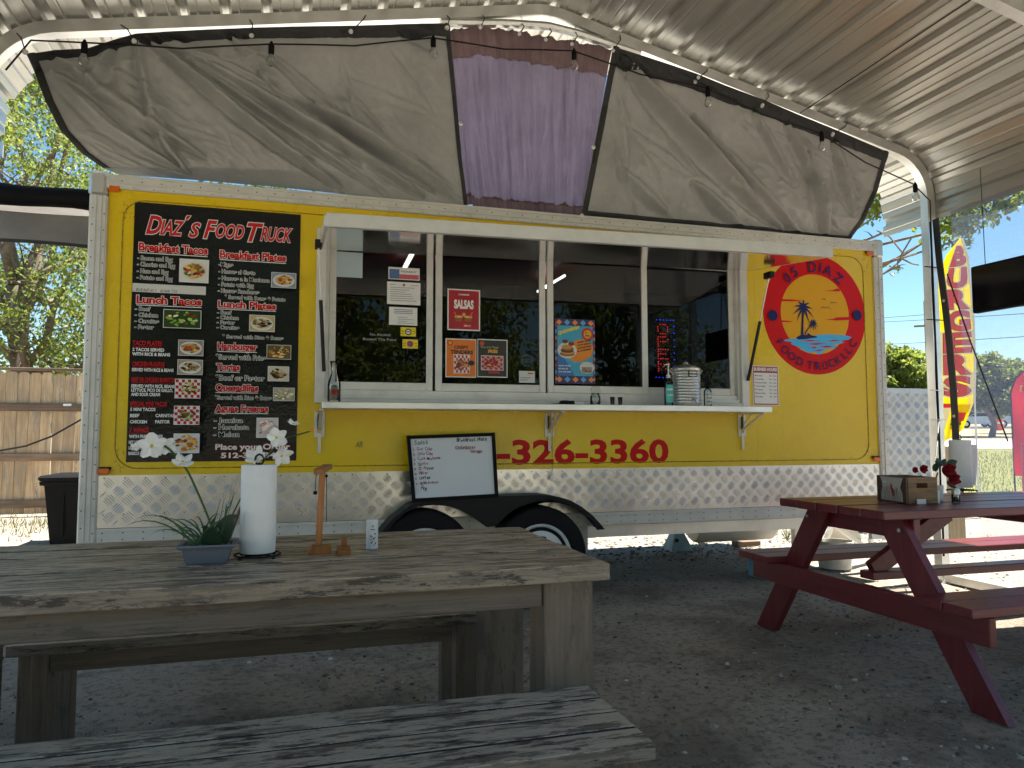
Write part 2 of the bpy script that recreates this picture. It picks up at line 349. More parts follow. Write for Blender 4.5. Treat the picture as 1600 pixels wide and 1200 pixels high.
# ------------------------------------------------------------------ flat print: coloured shapes and lettering
_tc = {}
def glyphs(s, bold=0.0, shear=0.0):
    k = (s, bold, shear)
    if k not in _tc:
        cu = bpy.data.curves.new('t', 'FONT'); cu.body = s; cu.offset = bold; cu.shear = shear; cu.resolution_u = 3
        o = bpy.data.objects.new('t', cu); me = bpy.data.meshes.new_from_object(o)
        vs = [(v.co.x, v.co.y) for v in me.vertices]; fs = [tuple(p.vertices) for p in me.polygons]
        bpy.data.objects.remove(o); bpy.data.meshes.remove(me); bpy.data.curves.remove(cu); _tc[k] = (vs, fs)
    return _tc[k]
CAPH = .73
class Canvas(MB):
    """flat artwork: fn(u, v, layer) -> 3D point"""
    def __init__(s, fn): super().__init__(); s.fn = fn; s.lay = 0
    def poly(s, pts, col, lay=None):
        s.lay += 1 if lay is None else 0; L_ = s.lay if lay is None else lay
        s.add([s.fn(p[0], p[1], L_) for p in pts], [tuple(range(len(pts)))], col); return s
    def rect(s, x0, z0, x1, z1, col, lay=None): return s.poly([(x0, z0), (x1, z0), (x1, z1), (x0, z1)], col, lay)
    def ell(s, cx, cz, rx, rz, col, n=20, lay=None, rot=0):
        return s.poly([(cx+rx*math.cos(t)*math.cos(rot)-rz*math.sin(t)*math.sin(rot), cz+rx*math.cos(t)*math.sin(rot)+rz*math.sin(t)*math.cos(rot)) for t in (2*math.pi*k/n for k in range(n))], col, lay)
    def ring(s, cx, cz, r0, r1, col, n=48):
        s.lay += 1
        for k in range(n):
            a, b = 2*math.pi*k/n, 2*math.pi*(k+1)/n
            s.poly([(cx+r0*math.cos(a), cz+r0*math.sin(a)), (cx+r1*math.cos(a), cz+r1*math.sin(a)), (cx+r1*math.cos(b), cz+r1*math.sin(b)), (cx+r0*math.cos(b), cz+r0*math.sin(b))], col, s.lay)
        return s
    def text(s, st, x0, x1, z, h, col, bold=.02, outline=None, shear=0, ow=.035, under=None, warp=None):
        vs, fs = glyphs(st, bold, shear)
        xs = [v[0] for v in vs]; a, b = min(xs), max(xs); kz = h/CAPH
        if x1 is None: kx = kz; 
        else: kx = (x1-x0)/(b-a)
        W = warp or (lambda p: p)
        if outline:
            vo, fo = glyphs(st, bold+ow, shear); s.lay += 1
            s.add([s.fn(*W((x0+(v[0]-a)*kx, z+v[1]*kz)), s.lay) for v in vo], fo, outline)
        s.lay += 1
        s.add([s.fn(*W((x0+(v[0]-a)*kx, z+v[1]*kz)), s.lay) for v in vs], fs, col)
        if under: s.lay += 1; s.rect(x0, z-h*.32, x1, z-h*.22, under, s.lay)
        return s
    def arc(s, st, cx, cz, r, a0, a1, h, col, bold=.02, inward=False):
        """characters spread along a circle from angle a0 to a1 (degrees)"""
        s.lay += 1; n = len(st)
        for i, ch in enumerate(st):
            if ch == ' ': continue
            t = math.radians(a0[i] if a1 is None else a0+(a1-a0)*i/(n-1)); vs, fs = glyphs(ch, bold); xs = [v[0] for v in vs]; m = (min(xs)+max(xs))/2; k = h/CAPH
            rot = t-math.pi/2 if not inward else t+math.pi/2
            rr = r-h if not inward else r+h
            ox, oz = cx+rr*math.cos(t), cz+rr*math.sin(t)
            s.add([s.fn(ox+((v[0]-m)*k)*math.cos(rot)-v[1]*k*math.sin(rot), oz+((v[0]-m)*k)*math.sin(rot)+v[1]*k*math.cos(rot), s.lay) for v in vs], fs, col)
    def hand(s, st, x, z, h, col, jit=.12, bold=.0, sp=.62):
        """marker handwriting: every letter wobbles"""
        s.lay += 1
        for ch in st:
            if ch != ' ':
                vs, fs = glyphs(ch, bold, .15); k = h/CAPH*random.uniform(1-jit, 1+jit); rot = random.uniform(-jit, jit); dz = random.uniform(-jit, jit)*h
                s.add([s.fn(x+(v[0]*math.cos(rot)-v[1]*math.sin(rot))*k*.85, z+dz+(v[0]*math.sin(rot)+v[1]*math.cos(rot))*k, s.lay) for v in vs], fs, col)
            x += h*sp*(1.25 if ch in 'mwMWCDO' else .7 if ch in 'il \'' else 1)
    def food(s, x0, z0, x1, z1, pal, plate=(.75, .74, .7), bgc=(.3, .25, .2), check=None, n=46, full=False):
        W, H = x1-x0, z1-z0
        e = .035*min(W, H); s.rect(x0-e, z0-e, x1+e, z1+e, (.72, .72, .7)); s.rect(x0, z0, x1, z1, bgc)
        if check:
            s.lay += 1
            for i in range(8):
                for j in range(6):
                    if (i+j) % 2: s.rect(x0+W*i/8, z0+H*j/6, x0+W*(i+1)/8, z0+H*(j+1)/6, check, s.lay)
        if plate: s.ell((x0+x1)/2, (z0+z1)/2-.02*H, W*.46, H*.44, plate, 18); s.ell((x0+x1)/2, (z0+z1)/2, W*.38, H*.35, tuple(c*.8 for c in plate), 18)
        for k in range(n):
            a = random.uniform(0, 2*math.pi); r = math.sqrt(random.random())*(.34 if not full else .46)
            u, v = (x0+x1)/2+W*r*math.cos(a), (z0+z1)/2+H*r*.9*math.sin(a)
            q = random.uniform(.025, .085)*min(W, H)*1.4
            u = min(max(u, x0+q*2), x1-q*2); v = min(max(v, z0+q), z1-q)
            c = random.choice(pal); f = random.uniform(.7, 1.25); s.ell(u, v, q*random.uniform(1, 1.9), q*random.uniform(.5, 1), tuple(min(1, x*f) for x in c), 6, rot=random.uniform(-.6, .6))
def wallfn(y, d=.00022): return lambda u, v, L_: (u, y-d*L_, v)
BLK, WHT, RED, NAVY = (.008, .008, .009), (.78, .78, .76), rgb('#c4000c'), rgb('#1c2458')
# ================================================================== GROUND
def terr(x, y):
    d = math.hypot(x-1.1, y+4.7); t = max(0.0, min(d, 110)-16)
    g = max(0.0, min(1.0, (x-4)/14)) if y > -30 else 0
    return 0.025*t*g
def groundz(x, y):
    z = terr(x, y)
    if -6 < x < 12 and -8 < y < 9:
        z += .012*noise.noise(Vector((x*1.7, y*1.7, 0)))+.006*noise.noise(Vector((x*6, y*6, 3)))+.003*noise.noise(Vector((x*19, y*19, 5)))
    return z-.004
def ground_mat():
    t = NT('packed_gravel'); co = t.coord()
    a = t.noise(co, .9, 5, .6); b = t.noise(co, 26, 6, .75); c = t.noise(co, 120, 3, .7)
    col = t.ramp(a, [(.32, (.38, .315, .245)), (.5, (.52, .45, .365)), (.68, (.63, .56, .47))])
    # light put into the colour: separate ground tones in and outside the canopy's shade
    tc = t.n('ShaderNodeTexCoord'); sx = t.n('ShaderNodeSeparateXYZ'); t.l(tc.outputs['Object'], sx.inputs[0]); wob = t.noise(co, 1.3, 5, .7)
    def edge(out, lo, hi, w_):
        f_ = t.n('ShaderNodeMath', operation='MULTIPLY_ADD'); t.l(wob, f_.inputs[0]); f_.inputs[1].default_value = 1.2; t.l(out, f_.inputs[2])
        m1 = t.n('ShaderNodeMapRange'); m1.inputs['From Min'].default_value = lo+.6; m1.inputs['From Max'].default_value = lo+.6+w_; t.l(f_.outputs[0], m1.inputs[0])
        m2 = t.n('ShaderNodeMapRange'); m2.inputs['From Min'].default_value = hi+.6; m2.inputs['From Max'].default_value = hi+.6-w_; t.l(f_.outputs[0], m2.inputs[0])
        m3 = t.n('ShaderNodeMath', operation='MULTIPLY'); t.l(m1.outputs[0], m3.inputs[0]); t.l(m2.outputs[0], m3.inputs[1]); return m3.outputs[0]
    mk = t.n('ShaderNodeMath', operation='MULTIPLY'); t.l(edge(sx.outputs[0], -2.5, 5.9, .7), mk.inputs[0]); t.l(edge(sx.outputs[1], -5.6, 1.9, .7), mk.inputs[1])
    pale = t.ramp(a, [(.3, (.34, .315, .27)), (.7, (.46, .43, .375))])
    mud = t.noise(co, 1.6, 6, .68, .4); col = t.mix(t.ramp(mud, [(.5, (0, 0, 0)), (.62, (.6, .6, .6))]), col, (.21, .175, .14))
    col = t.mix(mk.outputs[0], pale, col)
    col = t.mix(t.ramp(b, [(.40, (.6, .6, .6)), (.5, (0, 0, 0))]), col, (.13, .117, .10))
    col = t.mix(t.ramp(c, [(.62, (0, 0, 0)), (.72, (.7, .7, .7))]), col, (.46, .44, .4))
    t.set(col=col, rough=.92, spec=.25)
    ad = t.n('ShaderNodeMath', operation='ADD'); t.l(b, ad.inputs[0]); t.l(c, ad.inputs[1]); t.bump(ad.outputs[0], 1.0, .022); return t.m
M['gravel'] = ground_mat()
def axis_pts(lo, a, b, hi, fine, grow=1.22):
    p = list(np.arange(a, b, fine)); s = fine; q = b
    while q < hi: p.append(q); s *= grow; q += s
    p.append(hi); s = fine; q = a-fine; l = []
    while q > lo: l.append(q); s *= grow; q -= s
    l.append(lo); return l[::-1]+p
gx = axis_pts(-300, -2.5, 8.5, 400, .055); gy = axis_pts(-300, -3.6, 5, 400, .055)
g = MB(); nx = len(gx)
g.v = [(x, y, groundz(x, y)) for y in gy for x in gx]
g.f = [(j*nx+i, j*nx+i+1, (j+1)*nx+i+1, (j+1)*nx+i) for j in range(len(gy)-1) for i in range(nx-1)]; g.c = [None]*len(g.f)
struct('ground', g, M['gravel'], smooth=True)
# grass field, road and verge further out on the right: sheets that follow the ground
def field(name, poly, dz, mat, nu=30, nv=24):
    (a, b, c, d) = poly
    def fn(u, v):
        x = (a[0]*(1-u)+b[0]*u)*(1-v)+(d[0]*(1-u)+c[0]*u)*v; y = (a[1]*(1-u)+b[1]*u)*(1-v)+(d[1]*(1-u)+c[1]*u)*v
        return (x, y, terr(x, y)+dz)
    return struct(name, MB().grid(fn, nu, nv), mat, smooth=True)
def grassm(name, c0, c1, c2):
    t = NT(name); co = t.coord(); f = t.noise(co, .35, 6, .7); b = t.noise(co, 9, 5, .7)
    col = t.mix(t.ramp(b, [(.35, (0, 0, 0)), (.7, (1, 1, 1))]), t.ramp(f, [(.35, c0), (.65, c1)]), c2); t.set(col=col, rough=.95, spec=.1); t.bump(b, .8, .05); return t.m
M['lawn'] = grassm('lawn', (.11, .15, .04), (.17, .19, .065), (.2, .195, .09))
M['verge'] = grassm('dry_verge', (.2, .18, .1), (.28, .24, .15), (.3, .27, .2))
M['roadm'] = simple('pale_road', (.5, .48, .45), .9, nscale=2)
M['asph'] = simple('asphalt', (.12, .12, .12), .9, nscale=2)
A = math.radians(48)
def pol(d, s):  # d metres along the view to the right-hand field, s sideways
    return (1.1+d*math.sin(A)+s*math.cos(A), -4.7+d*math.cos(A)-s*math.sin(A))
field('lawn', (pol(13, -5.2), pol(15, 60), pol(36, 90), pol(36, -14)), .012, M['lawn'], 60, 30)
field('gravel_road', (pol(35.6, -30), pol(35.6, 120), pol(48, 130), pol(48, -36)), .03, M['roadm'])
field('verge', (pol(47.8, -60), pol(47.8, 150), pol(78, 170), pol(78, -80)), .05, M['verge'])
field('highway', (pol(77.5, -120), pol(77.5, 190), pol(90, 200), pol(90, -140)), .07, M['asph'])
field('far_field', (pol(89.5, -200), pol(89.5, 230), pol(300, 300), pol(300, -260)), .09, M['verge'])
# loose stones
gs = MB()
def stone(mb, x, y, r):
    z = groundz(x, y); h = r*random.uniform(.3, .7); k = 6; a0 = random.random()*6.3; e = random.uniform(.6, 1)
    vs = [(x+r*math.cos(a0+i*1.047)*random.uniform(.7, 1.1), y+r*e*math.sin(a0+i*1.047)*random.uniform(.7, 1.1), z-.002) for i in range(k)]
    vs += [(x+(p[0]-x)*.6, y+(p[1]-y)*.6, z+h*random.uniform(.7, 1)) for p in vs]
    mb.add(vs, [(i, (i+1) % k, k+(i+1) % k, k+i) for i in range(k)]+[tuple(range(k, 2*k))])
for _ in range(26000):
    x = random.uniform(-2.6, 8.5); y = random.uniform(-3.6, 6) if random.random() < .6 else random.uniform(-3, 2.2)
    if noise.noise(Vector((x*1.1, y*1.1, 7))) < random.uniform(-.35, .3): continue
    stone(gs, x, y, random.choice([.004, .005, .006, .008, .011, .015])*(1.3 if y > 1.6 else 1))
for _ in range(160): stone(gs, random.uniform(-2, 8), random.uniform(-3.6, 5), random.uniform(.015, .03))
for _ in range(1500): stone(gs, random.uniform(2, 8), random.uniform(1.2, 2.6), random.uniform(.01, .028))
stm = NT('loose_stone'); ge = stm.n('ShaderNodeNewGeometry')
stm.set(col=stm.ramp(ge.outputs['Random Per Island'], [(0, (.06, .055, .05)), (.4, (.17, .16, .14)), (.9, (.32, .30, .265)), (1, (.55, .52, .47))]), rough=.9)
struct('gravel', gs, stm.m, kind='stuff')
# fallen leaves and twigs, thicker by the fence and round the table legs
lv = MB()
for _ in range(700):
    if random.random() < .45: x, y = random.uniform(-4, 1), random.gauss(5.6, 1.0)
    else:
        c_ = random.choice([(1.0, -1.2), (2.4, -1.6), (3.8, -1.0), (3.8, -2.4), (2.6, -.2), (4.8, .8), (.8, -2.4)]); x, y = random.gauss(c_[0], .7), random.gauss(c_[1], .55)
    z = groundz(x, y)+random.uniform(.002, .008); a = random.uniform(0, 6.3); l_ = random.uniform(.008, .022); w_ = l_*random.uniform(.25, .5); ca, sa = math.cos(a), math.sin(a)
    lv.add([(x-ca*l_, y-sa*l_, z), (x-sa*w_, y+ca*w_, z+.004), (x+ca*l_, y+sa*l_, z+random.uniform(0, .008)), (x+sa*w_, y-ca*w_, z+.003)], [(0, 1, 2, 3)])
lm = NT('dry_leaf'); ge2 = lm.n('ShaderNodeNewGeometry'); lm.set(col=lm.ramp(ge2.outputs['Random Per Island'], [(0, (.05, .03, .018)), (.5, (.13, .08, .04)), (1, (.24, .17, .09))]), rough=.8)
struct('leaf_litter', lv, lm.m, kind='stuff')
# grass blades on the near lawn
gb = MB()
for _ in range(26000):
    d = 13.2+20*random.random()**1.4; s = random.uniform(-4.6, 14); x, y = pol(d, s); z = terr(x, y); h = random.uniform(.04, .12); a = random.random()*6.3; wd = random.uniform(.006, .014)
    gb.add([(x-wd*math.cos(a), y-wd*math.sin(a), z), (x+wd*math.cos(a), y+wd*math.sin(a), z), (x+random.uniform(-.05, .05), y+random.uniform(-.05, .05), z+h)], [(0, 1, 2)])
for _ in range(1200):
    x = random.uniform(-4, -1.4); y = random.gauss(5.8, .7); z = 0; h = random.uniform(.03, .1); a = random.random()*6.3; wd = .006
    gb.add([(x-wd*math.cos(a), y-wd*math.sin(a), z), (x+wd*math.cos(a), y+wd*math.sin(a), z), (x+random.uniform(-.04, .04), y, z+h)], [(0, 1, 2)])
struct('grass', gb, M['grass_m'], kind='stuff')

# ================================================================== FOOD TRAILER
TR = thing('food_trailer', "long yellow concession trailer with black menu board, serving window and tread plate skirt", 'food trailer', (2.75, 1.0, 0))
TL, TH, TZ0, TW = 5.50, 2.58, .48, 2.05
OX0, OX1, OZ0, OZ1 = 1.30, 4.235, 1.30, 2.33      # serving opening
sp_ = MB()
sp_.box(.09, OX0, 0, .04, .86, 2.52).box(OX1, 5.42, 0, .04, .86, 2.52).box(OX0, OX1, 0, .04, .86, OZ0).box(OX0, OX1, 0, .04, OZ1, 2.52)
part(TR, 'side_panel', sp_, M['yellow'])
for xs_, za_, zb_ in ((1.22, .87, 2.5), (4.36, .87, 1.24), (4.36, 1.31, 2.5)): part(TR, 'panel_seam', MB().box(xs_, xs_+.0022, -.0009, .001, za_, zb_), M['yellow'])
b = MB().box(0.01, 5.49, .045, .07, TZ0, .86); b.box(0.01, .05, .05, TW, TZ0, 2.54).box(5.45, 5.49, .05, TW, TZ0, 2.54)
b.box(0.01, 5.49, TW-.04, TW, TZ0, 2.54)
part(TR, 'body_wall', b, M['white_alu'])
part(TR, 'roof', MB().box(0.01, 5.49, .04, TW, 2.542, 2.575, .01), M['white_alu'])
part(TR, 'floor', MB().box(0.06, 5.44, .075, TW-.05, .52, .58), M['black_metal'])
# interior
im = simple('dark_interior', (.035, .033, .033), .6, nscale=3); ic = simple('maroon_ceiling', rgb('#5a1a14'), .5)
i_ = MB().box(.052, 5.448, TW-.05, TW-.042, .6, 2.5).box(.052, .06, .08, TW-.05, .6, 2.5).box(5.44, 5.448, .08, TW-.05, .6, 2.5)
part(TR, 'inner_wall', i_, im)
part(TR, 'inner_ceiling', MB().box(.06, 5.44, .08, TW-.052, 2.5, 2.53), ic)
part(TR, 'counter', MB().box(.4, 5.2, 1.5, 1.98, 1.35, 1.42).box(.4, 5.2, 1.55, 1.98, .6, 1.35), simple('stainless_counter', (.3, .3, .3), .4, .8))
part(TR, 'cabinet', MB().box(.1, 1.55, 1.2, 1.95, 1.45, 2.2), simple('cabinet_wood', rgb('#4a1f16'), .5))
part(TR, 'fluorescent_tube', MB().tube([(1.93, .55, 2.40), (1.95, 1.25, 2.40)], .018, 8), M['tube_light'])
part(TR, 'fluorescent_tube', MB().tube([(3.25, 1.0, 2.40), (3.25, 1.7, 2.40)], .012, 8), M['tube_light'])
# trim
rail = MB().box(0.02, 5.48, -.022, .002, 2.508, 2.592, .006).box(0.02, 5.48, -.03, -.0225, 2.572, 2.586).box(0.02, 5.48, -.029, -.0225, 2.535, 2.541)
part(TR, 'top_rail', rail, M['white_alu'])
cl = MB().box(-.005, .09, -.024, .06, TZ0-.01, 2.47, .01).box(.028, .034, -.03, -.0245, .5, 2.46).box(.058, .062, -.03, -.0245, .5, 2.46)
part(TR, 'corner_post', cl, M['white_alu'])
cr = MB().box(5.42, 5.505, -.024, .06, TZ0-.01, 2.47, .01).box(5.455, 5.461, -.03, -.0245, .5, 2.46)
part(TR, 'corner_post', cr, M['white_alu'])
for x0, x1 in ((-.012, .088), (5.424, 5.512)):
    part(TR, 'corner_cap', MB().box(x0, x1, -.034, .07, 2.455, 2.605, .02), M['galv'])
# tread plate: real raised bars
def tread(mb, x0, x1, z0, z1, fn, pitch=.0485):
    nx_, nz_ = int((x1-x0)/pitch), int((z1-z0)/pitch)+1
    for j in range(nz_+1):
        for i in range(nx_+1):
            if (i+j) % 2: continue
            cx, cz = x0+i*pitch, z0+j*pitch
            sgn = 1 if j % 2 == 0 else -1
            for k in range(-2, 3):
                ln = .0305 if abs(k) < 2 else .023
                ax, az = math.cos(math.radians(45))*sgn, math.sin(math.radians(45)); px, pz = -az, ax
                ox, oz = cx+px*k*.0118, cz+pz*k*.0118
                e = [(ox-ax*ln, oz-az*ln), (ox-px*.0040, oz-pz*.0040), (ox+ax*ln, oz+az*ln), (ox+px*.0040, oz+pz*.0040)]
                if any(p[0] < x0 or p[0] > x1 or p[1] < z0 or p[1] > z1 for p in e): continue
                t = [(ox-ax*ln*.6, oz-az*ln*.6), (ox+ax*ln*.6, oz+az*ln*.6)]
                mb.add([fn(*e[0], 0), fn(*e[1], 0), fn(*e[2], 0), fn(*e[3], 0), fn(*t[0], .0032), fn(*t[1], .0032)], [(0, 1, 5, 4), (1, 2, 5), (2, 3, 4, 5), (3, 0, 4)])
tp = MB().box(.09, 5.42, -.006, .04, .575, .868)
part(TR, 'tread_plate', tp, M['tread'])
tb_ = MB(); tread(tb_, .1, 5.41, .585, .858, lambda x, z, h: (x, -.0062-h, z))
part(TR, 'tread_bars', tb_, M['tread'], kind='stuff')
part(TR, 'skirt_rail', MB().box(.09, 5.42, -.012, .04, .485, .573, .003).box(.09, 5.42, -.02, -.0125, .492, .498).box(.09, 5.42, -.02, -.0125, .555, .562), M['white_alu'])
part(TR, 'frame_beam', MB().box(.05, 5.45, .05, .12, .40, .48).box(.05, 5.45, 1.85, 1.92, .40, .48), M['galv'])
rv = MB()
def rivet(x, y, z, r=.004): rv.lathe((x, y, z), [(r, 0), (r*.6, -r*.7)], 6, 1)
x = .12
while x < 5.4:
    rivet(x, -.0065, .852); rivet(x, -.0065, .65, .0035); rivet(x, -.013, .51); rivet(x, -.013, .548); rivet(x+.04, -.0225, 2.556); rivet(x, -.0225, 2.52, .003); x += .105
z = .55
while z < 2.45: rivet(.075, -.0245, z); rivet(.015, -.0245, z+.03); rivet(5.44, -.0245, z); rivet(5.48, -.0245, z+.03); z += .095
part(TR, 'rivets', rv, M['black_metal'], kind='stuff')
# bead line running round the side panel (rounded corners)
def rrect(x0, x1, z0, z1, r, n=7):
    p = []
    for cx, cz, a in ((x1-r, z1-r, 0), (x0+r, z1-r, 90), (x0+r, z0+r, 180), (x1-r, z0+r, 270)):
        for k in range(n+1): t = math.radians(a+90*k/n); p.append((cx+r*math.cos(t), cz+r*math.sin(t)))
    return p+[p[0]]
part(TR, 'panel_bead', MB().tube([(p[0], -.002, p[1]) for p in rrect(.168, 5.33, .905, 2.455, .12)], .0035, 5), simple('yellow_bead', rgb('#a58a18'), .5, nscale=60, var=.5))
st_ = MB()
for _ in range(90):
    c = random.choice([(.18, 2.40), (.18, .96), (5.32, 2.40), (5.32, .96)]); a = random.uniform(0, 6.3); r = random.gauss(.1, .03)
    x, z = c[0]+abs(r)*.3*math.cos(a)+.02, c[1]+abs(r)*.5*math.sin(a); q = random.uniform(.0015, .004); st_.add([(x-q, -.0009, z), (x, -.0009, z-q), (x+q, -.0009, z), (x, -.0009, z+q)], [(0, 1, 2, 3)])
part(TR, 'rust_specks', st_, M['rust'], kind='stuff')
for c in ((.122, 2.508), (.118, .892), (5.385, 2.489), (5.385, .905)):
    ml = part(TR, 'marker_light', MB().box(c[0]-.036, c[0]+.036, -.012, 0, c[1]+.0084, c[1]+.024, .004), M['black_metal'])
    part(ml, 'lens', MB().box(c[0]-.029, c[0]+.029, -.026, -.0125, c[1]-.017, c[1]+.017, .005), M['amber'])
# serving window
jm = MB().box(1.252, OX0+.012, -.028, -.001, 1.288, 2.37, .004).box(OX1-.012, 4.283, -.028, -.001, 1.288, 2.37, .004).box(OX0+.012, OX1-.012, -.028, -.001, 2.318, 2.37, .004)
jm.box(OX0, OX0+.03, -.001, .08, 1.3, 2.33).box(OX1-.03, OX1, -.001, .08, 1.3, 2.33)
part(TR, 'window_jamb', jm, M['white_alu'])
part(TR, 'window_sill', MB().box(OX0+.012, OX1-.012, -.026, .09, 1.285, 1.318, .003).box(OX0+.03, OX1-.03, -.01, .085, 1.319, 1.338).box(OX0+.03, OX1-.03, .012, .085, 1.339, 1.372), M['white_alu'])
wins = [(1.332, 1.985, .03), (2.0, 2.745, .012), (2.76, 3.50, .012), (3.46, 4.205, .03)]
for i, (a, b_, y) in enumerate(wins):
    f = MB(); ww = .042
    f.box(a, a+ww, y, y+.028, 1.373, 2.317, .003).box(b_-ww, b_, y, y+.028, 1.373, 2.317, .003).box(a+ww, b_-ww, y+.001, y+.027, 1.373, 1.424, .003).box(a+ww, b_-ww, y+.001, y+.027, 2.285, 2.317, .003)
    wf = part(TR, 'sliding_window', f, M['white_alu'])
    part(wf, 'pane', MB().box(a+ww-.003, b_-ww+.003, y+.012, y+.016, 1.42, 2.29), M['window'])
# raised flap
def flapz(y, x=2.8): return 2.262+(y*.112)+(x-2.8)*.015
fl = MB(); X0, X1 = 1.285, 4.285
YE = -.885
fl.add([(X, Y_, flapz(Y_, X)+h) for h in (0, .012) for (X, Y_) in ((X0, 0), (X1, 0), (X1, YE), (X0, YE))], [(0, 1, 2, 3), (4, 7, 6, 5), (0, 4, 5, 1), (1, 5, 6, 2), (2, 6, 7, 3), (3, 7, 4, 0)])
FL = part(TR, 'window_flap', fl, M['mirror_alu'])
fr_ = MB().beam((X0-.01, -.90, flapz(-.9, X0)+.030), (X1+.01, -.90, flapz(-.9, X1)+.030), .03, .072, b=.003)
fr_.beam((X0-.005, -.884, flapz(-.88, X0)+.03), (X0-.005, -.01, flapz(0, X0)+.03), .03, .06, b=.003).beam((X1+.005, -.884, flapz(-.88, X1)+.03), (X1+.005, -.01, flapz(0, X1)+.03), .03, .06, b=.003)
part(FL, 'flap_frame', fr_, M['white_alu'])
hp = [(3.05-.06, -.90, flapz(-.9)+.062), (3.05-.06, -.91, flapz(-.9)+.082), (3.05+.06, -.91, flapz(-.9)+.082), (3.05+.06, -.90, flapz(-.9)+.062)]
part(FL, 'handle', MB().tube(hp, .004, 6), M['galv'])
for xx, s in ((4.315, 1), (1.255, -1)):
    k = MB().box(xx-.02, xx+.02, -.28, -.2, flapz(-.24)-.05, flapz(-.24)-.005, .004); bk = part(FL, 'strut_bracket', k, M['black_metal'])
    t0, t1 = Vector((xx, -.24, flapz(-.24)-.04)), Vector((xx-.05*s, -.035, 1.48)); m = t0.lerp(t1, .42)
    part(TR, 'gas_strut', MB().tube([m, t1], .011, 8), M['black_metal']); part(TR, 'strut_rod', MB().tube([t0, m], .0045, 6), M['galv'])
# shelf
sh = part(TR, 'serving_shelf', MB().box(1.288, 4.262, -.315, -.03, 1.245, 1.284, .003), M['alu'])
for xb in (1.285, 2.76, 4.225):
    k = MB().box(xb-.03, xb-.012, -.012, -.0015, 1.08, 1.235, .001).box(xb+.012, xb+.03, -.012, -.0015, 1.08, 1.235, .001).box(xb-.012, xb+.012, -.018, -.0015, 1.08, 1.105)
    k.beam((xb, -.02, 1.13), (xb, -.26, 1.238), .02, .008).beam((xb, -.02, 1.238), (xb, -.28, 1.24), .024, .008).beam((xb, -.016, 1.10), (xb, -.016, .985), .018, .006, upv=(0, 1, 0)).beam((xb, -.13, 1.238), (xb, -.03, 1.17), .006, .006)
    part(TR, 'shelf_bracket', k, M['white_alu'])
    part(TR, 'bracket_spring', MB().tube([(xb-.01+.004*(i % 2), -.02, 1.22-.008*i) for i in range(12)], .006, 5), M['black_metal'])
# fender, wheels
YF = -.19
outer = [(1.641,0.5178),(1.704,0.5907),(1.764,0.6341),(1.817,0.6743),(1.895,0.6952),(2.044,0.7067),(2.285,0.7125),(2.66,0.7154),(2.754,0.701),(2.832,0.6789),(2.91,0.6362),(2.985,0.5811),(3.042,0.5222),(3.073,0.4843)]
inner = [(3.024,0.4821),(2.98,0.5487),(2.91,0.6037),(2.823,0.6508),(2.711,0.6739),(2.6,0.6728),(2.491,0.644),(2.408,0.5912),(2.35,0.5303),(2.285,0.5248),(2.224,0.5736),(2.131,0.6308),(2.044,0.6604),(1.965,0.6703),(1.868,0.6653),(1.783,0.6297),(1.719,0.5751),(1.682,0.5163)]
fk = MB(); n = len(outer)
po = [Vector((p[0], p[1])) for p in outer]; pi = [Vector((p[0], p[1])) for p in inner[::-1]]
rs = lambda P, N: [P[min(int(i*(len(P)-1)/N), len(P)-2)].lerp(P[min(int(i*(len(P)-1)/N), len(P)-2)+1], i*(len(P)-1)/N-min(int(i*(len(P)-1)/N), len(P)-2)) for i in range(N+1)]
po, pi = rs(po, 40), rs(pi, 40)
for y0, y1, A_, B_ in ((YF, YF+.006, po, pi),):
    fk.add([(p.x, y0, p.y) for p in A_]+[(p.x, y0, p.y) for p in B_], [(i, i+1, 42+i, 41+i) for i in range(40)])
fk.add([(p.x, YF, p.y) for p in po]+[(p.x, 0, p.y) for p in po], [(i, 41+i, 42+i, i+1) for i in range(40)])
fk.add([(p.x, YF+.02, p.y-.006) for p in po]+[(p.x, 0, p.y-.006) for p in po], [(i, i+1, 42+i, 41+i) for i in range(40)])
fk.add([(p.x, YF, p.y) for p in pi]+[(p.x, YF+.02, p.y) for p in pi], [(i, i+1, 42+i, 41+i) for i in range(40)])
part(TR, 'fender', fk, M['fender'])
part(TR, 'wheel_well', MB().box(1.56, 3.04, .02, .03, .30, .574), alu('grey_liner', (.4, .4, .39), .5, .5))
part(TR, 'wheel_well', MB().box(1.5, 3.1, .03, .26, .40, .575), M['galv'])
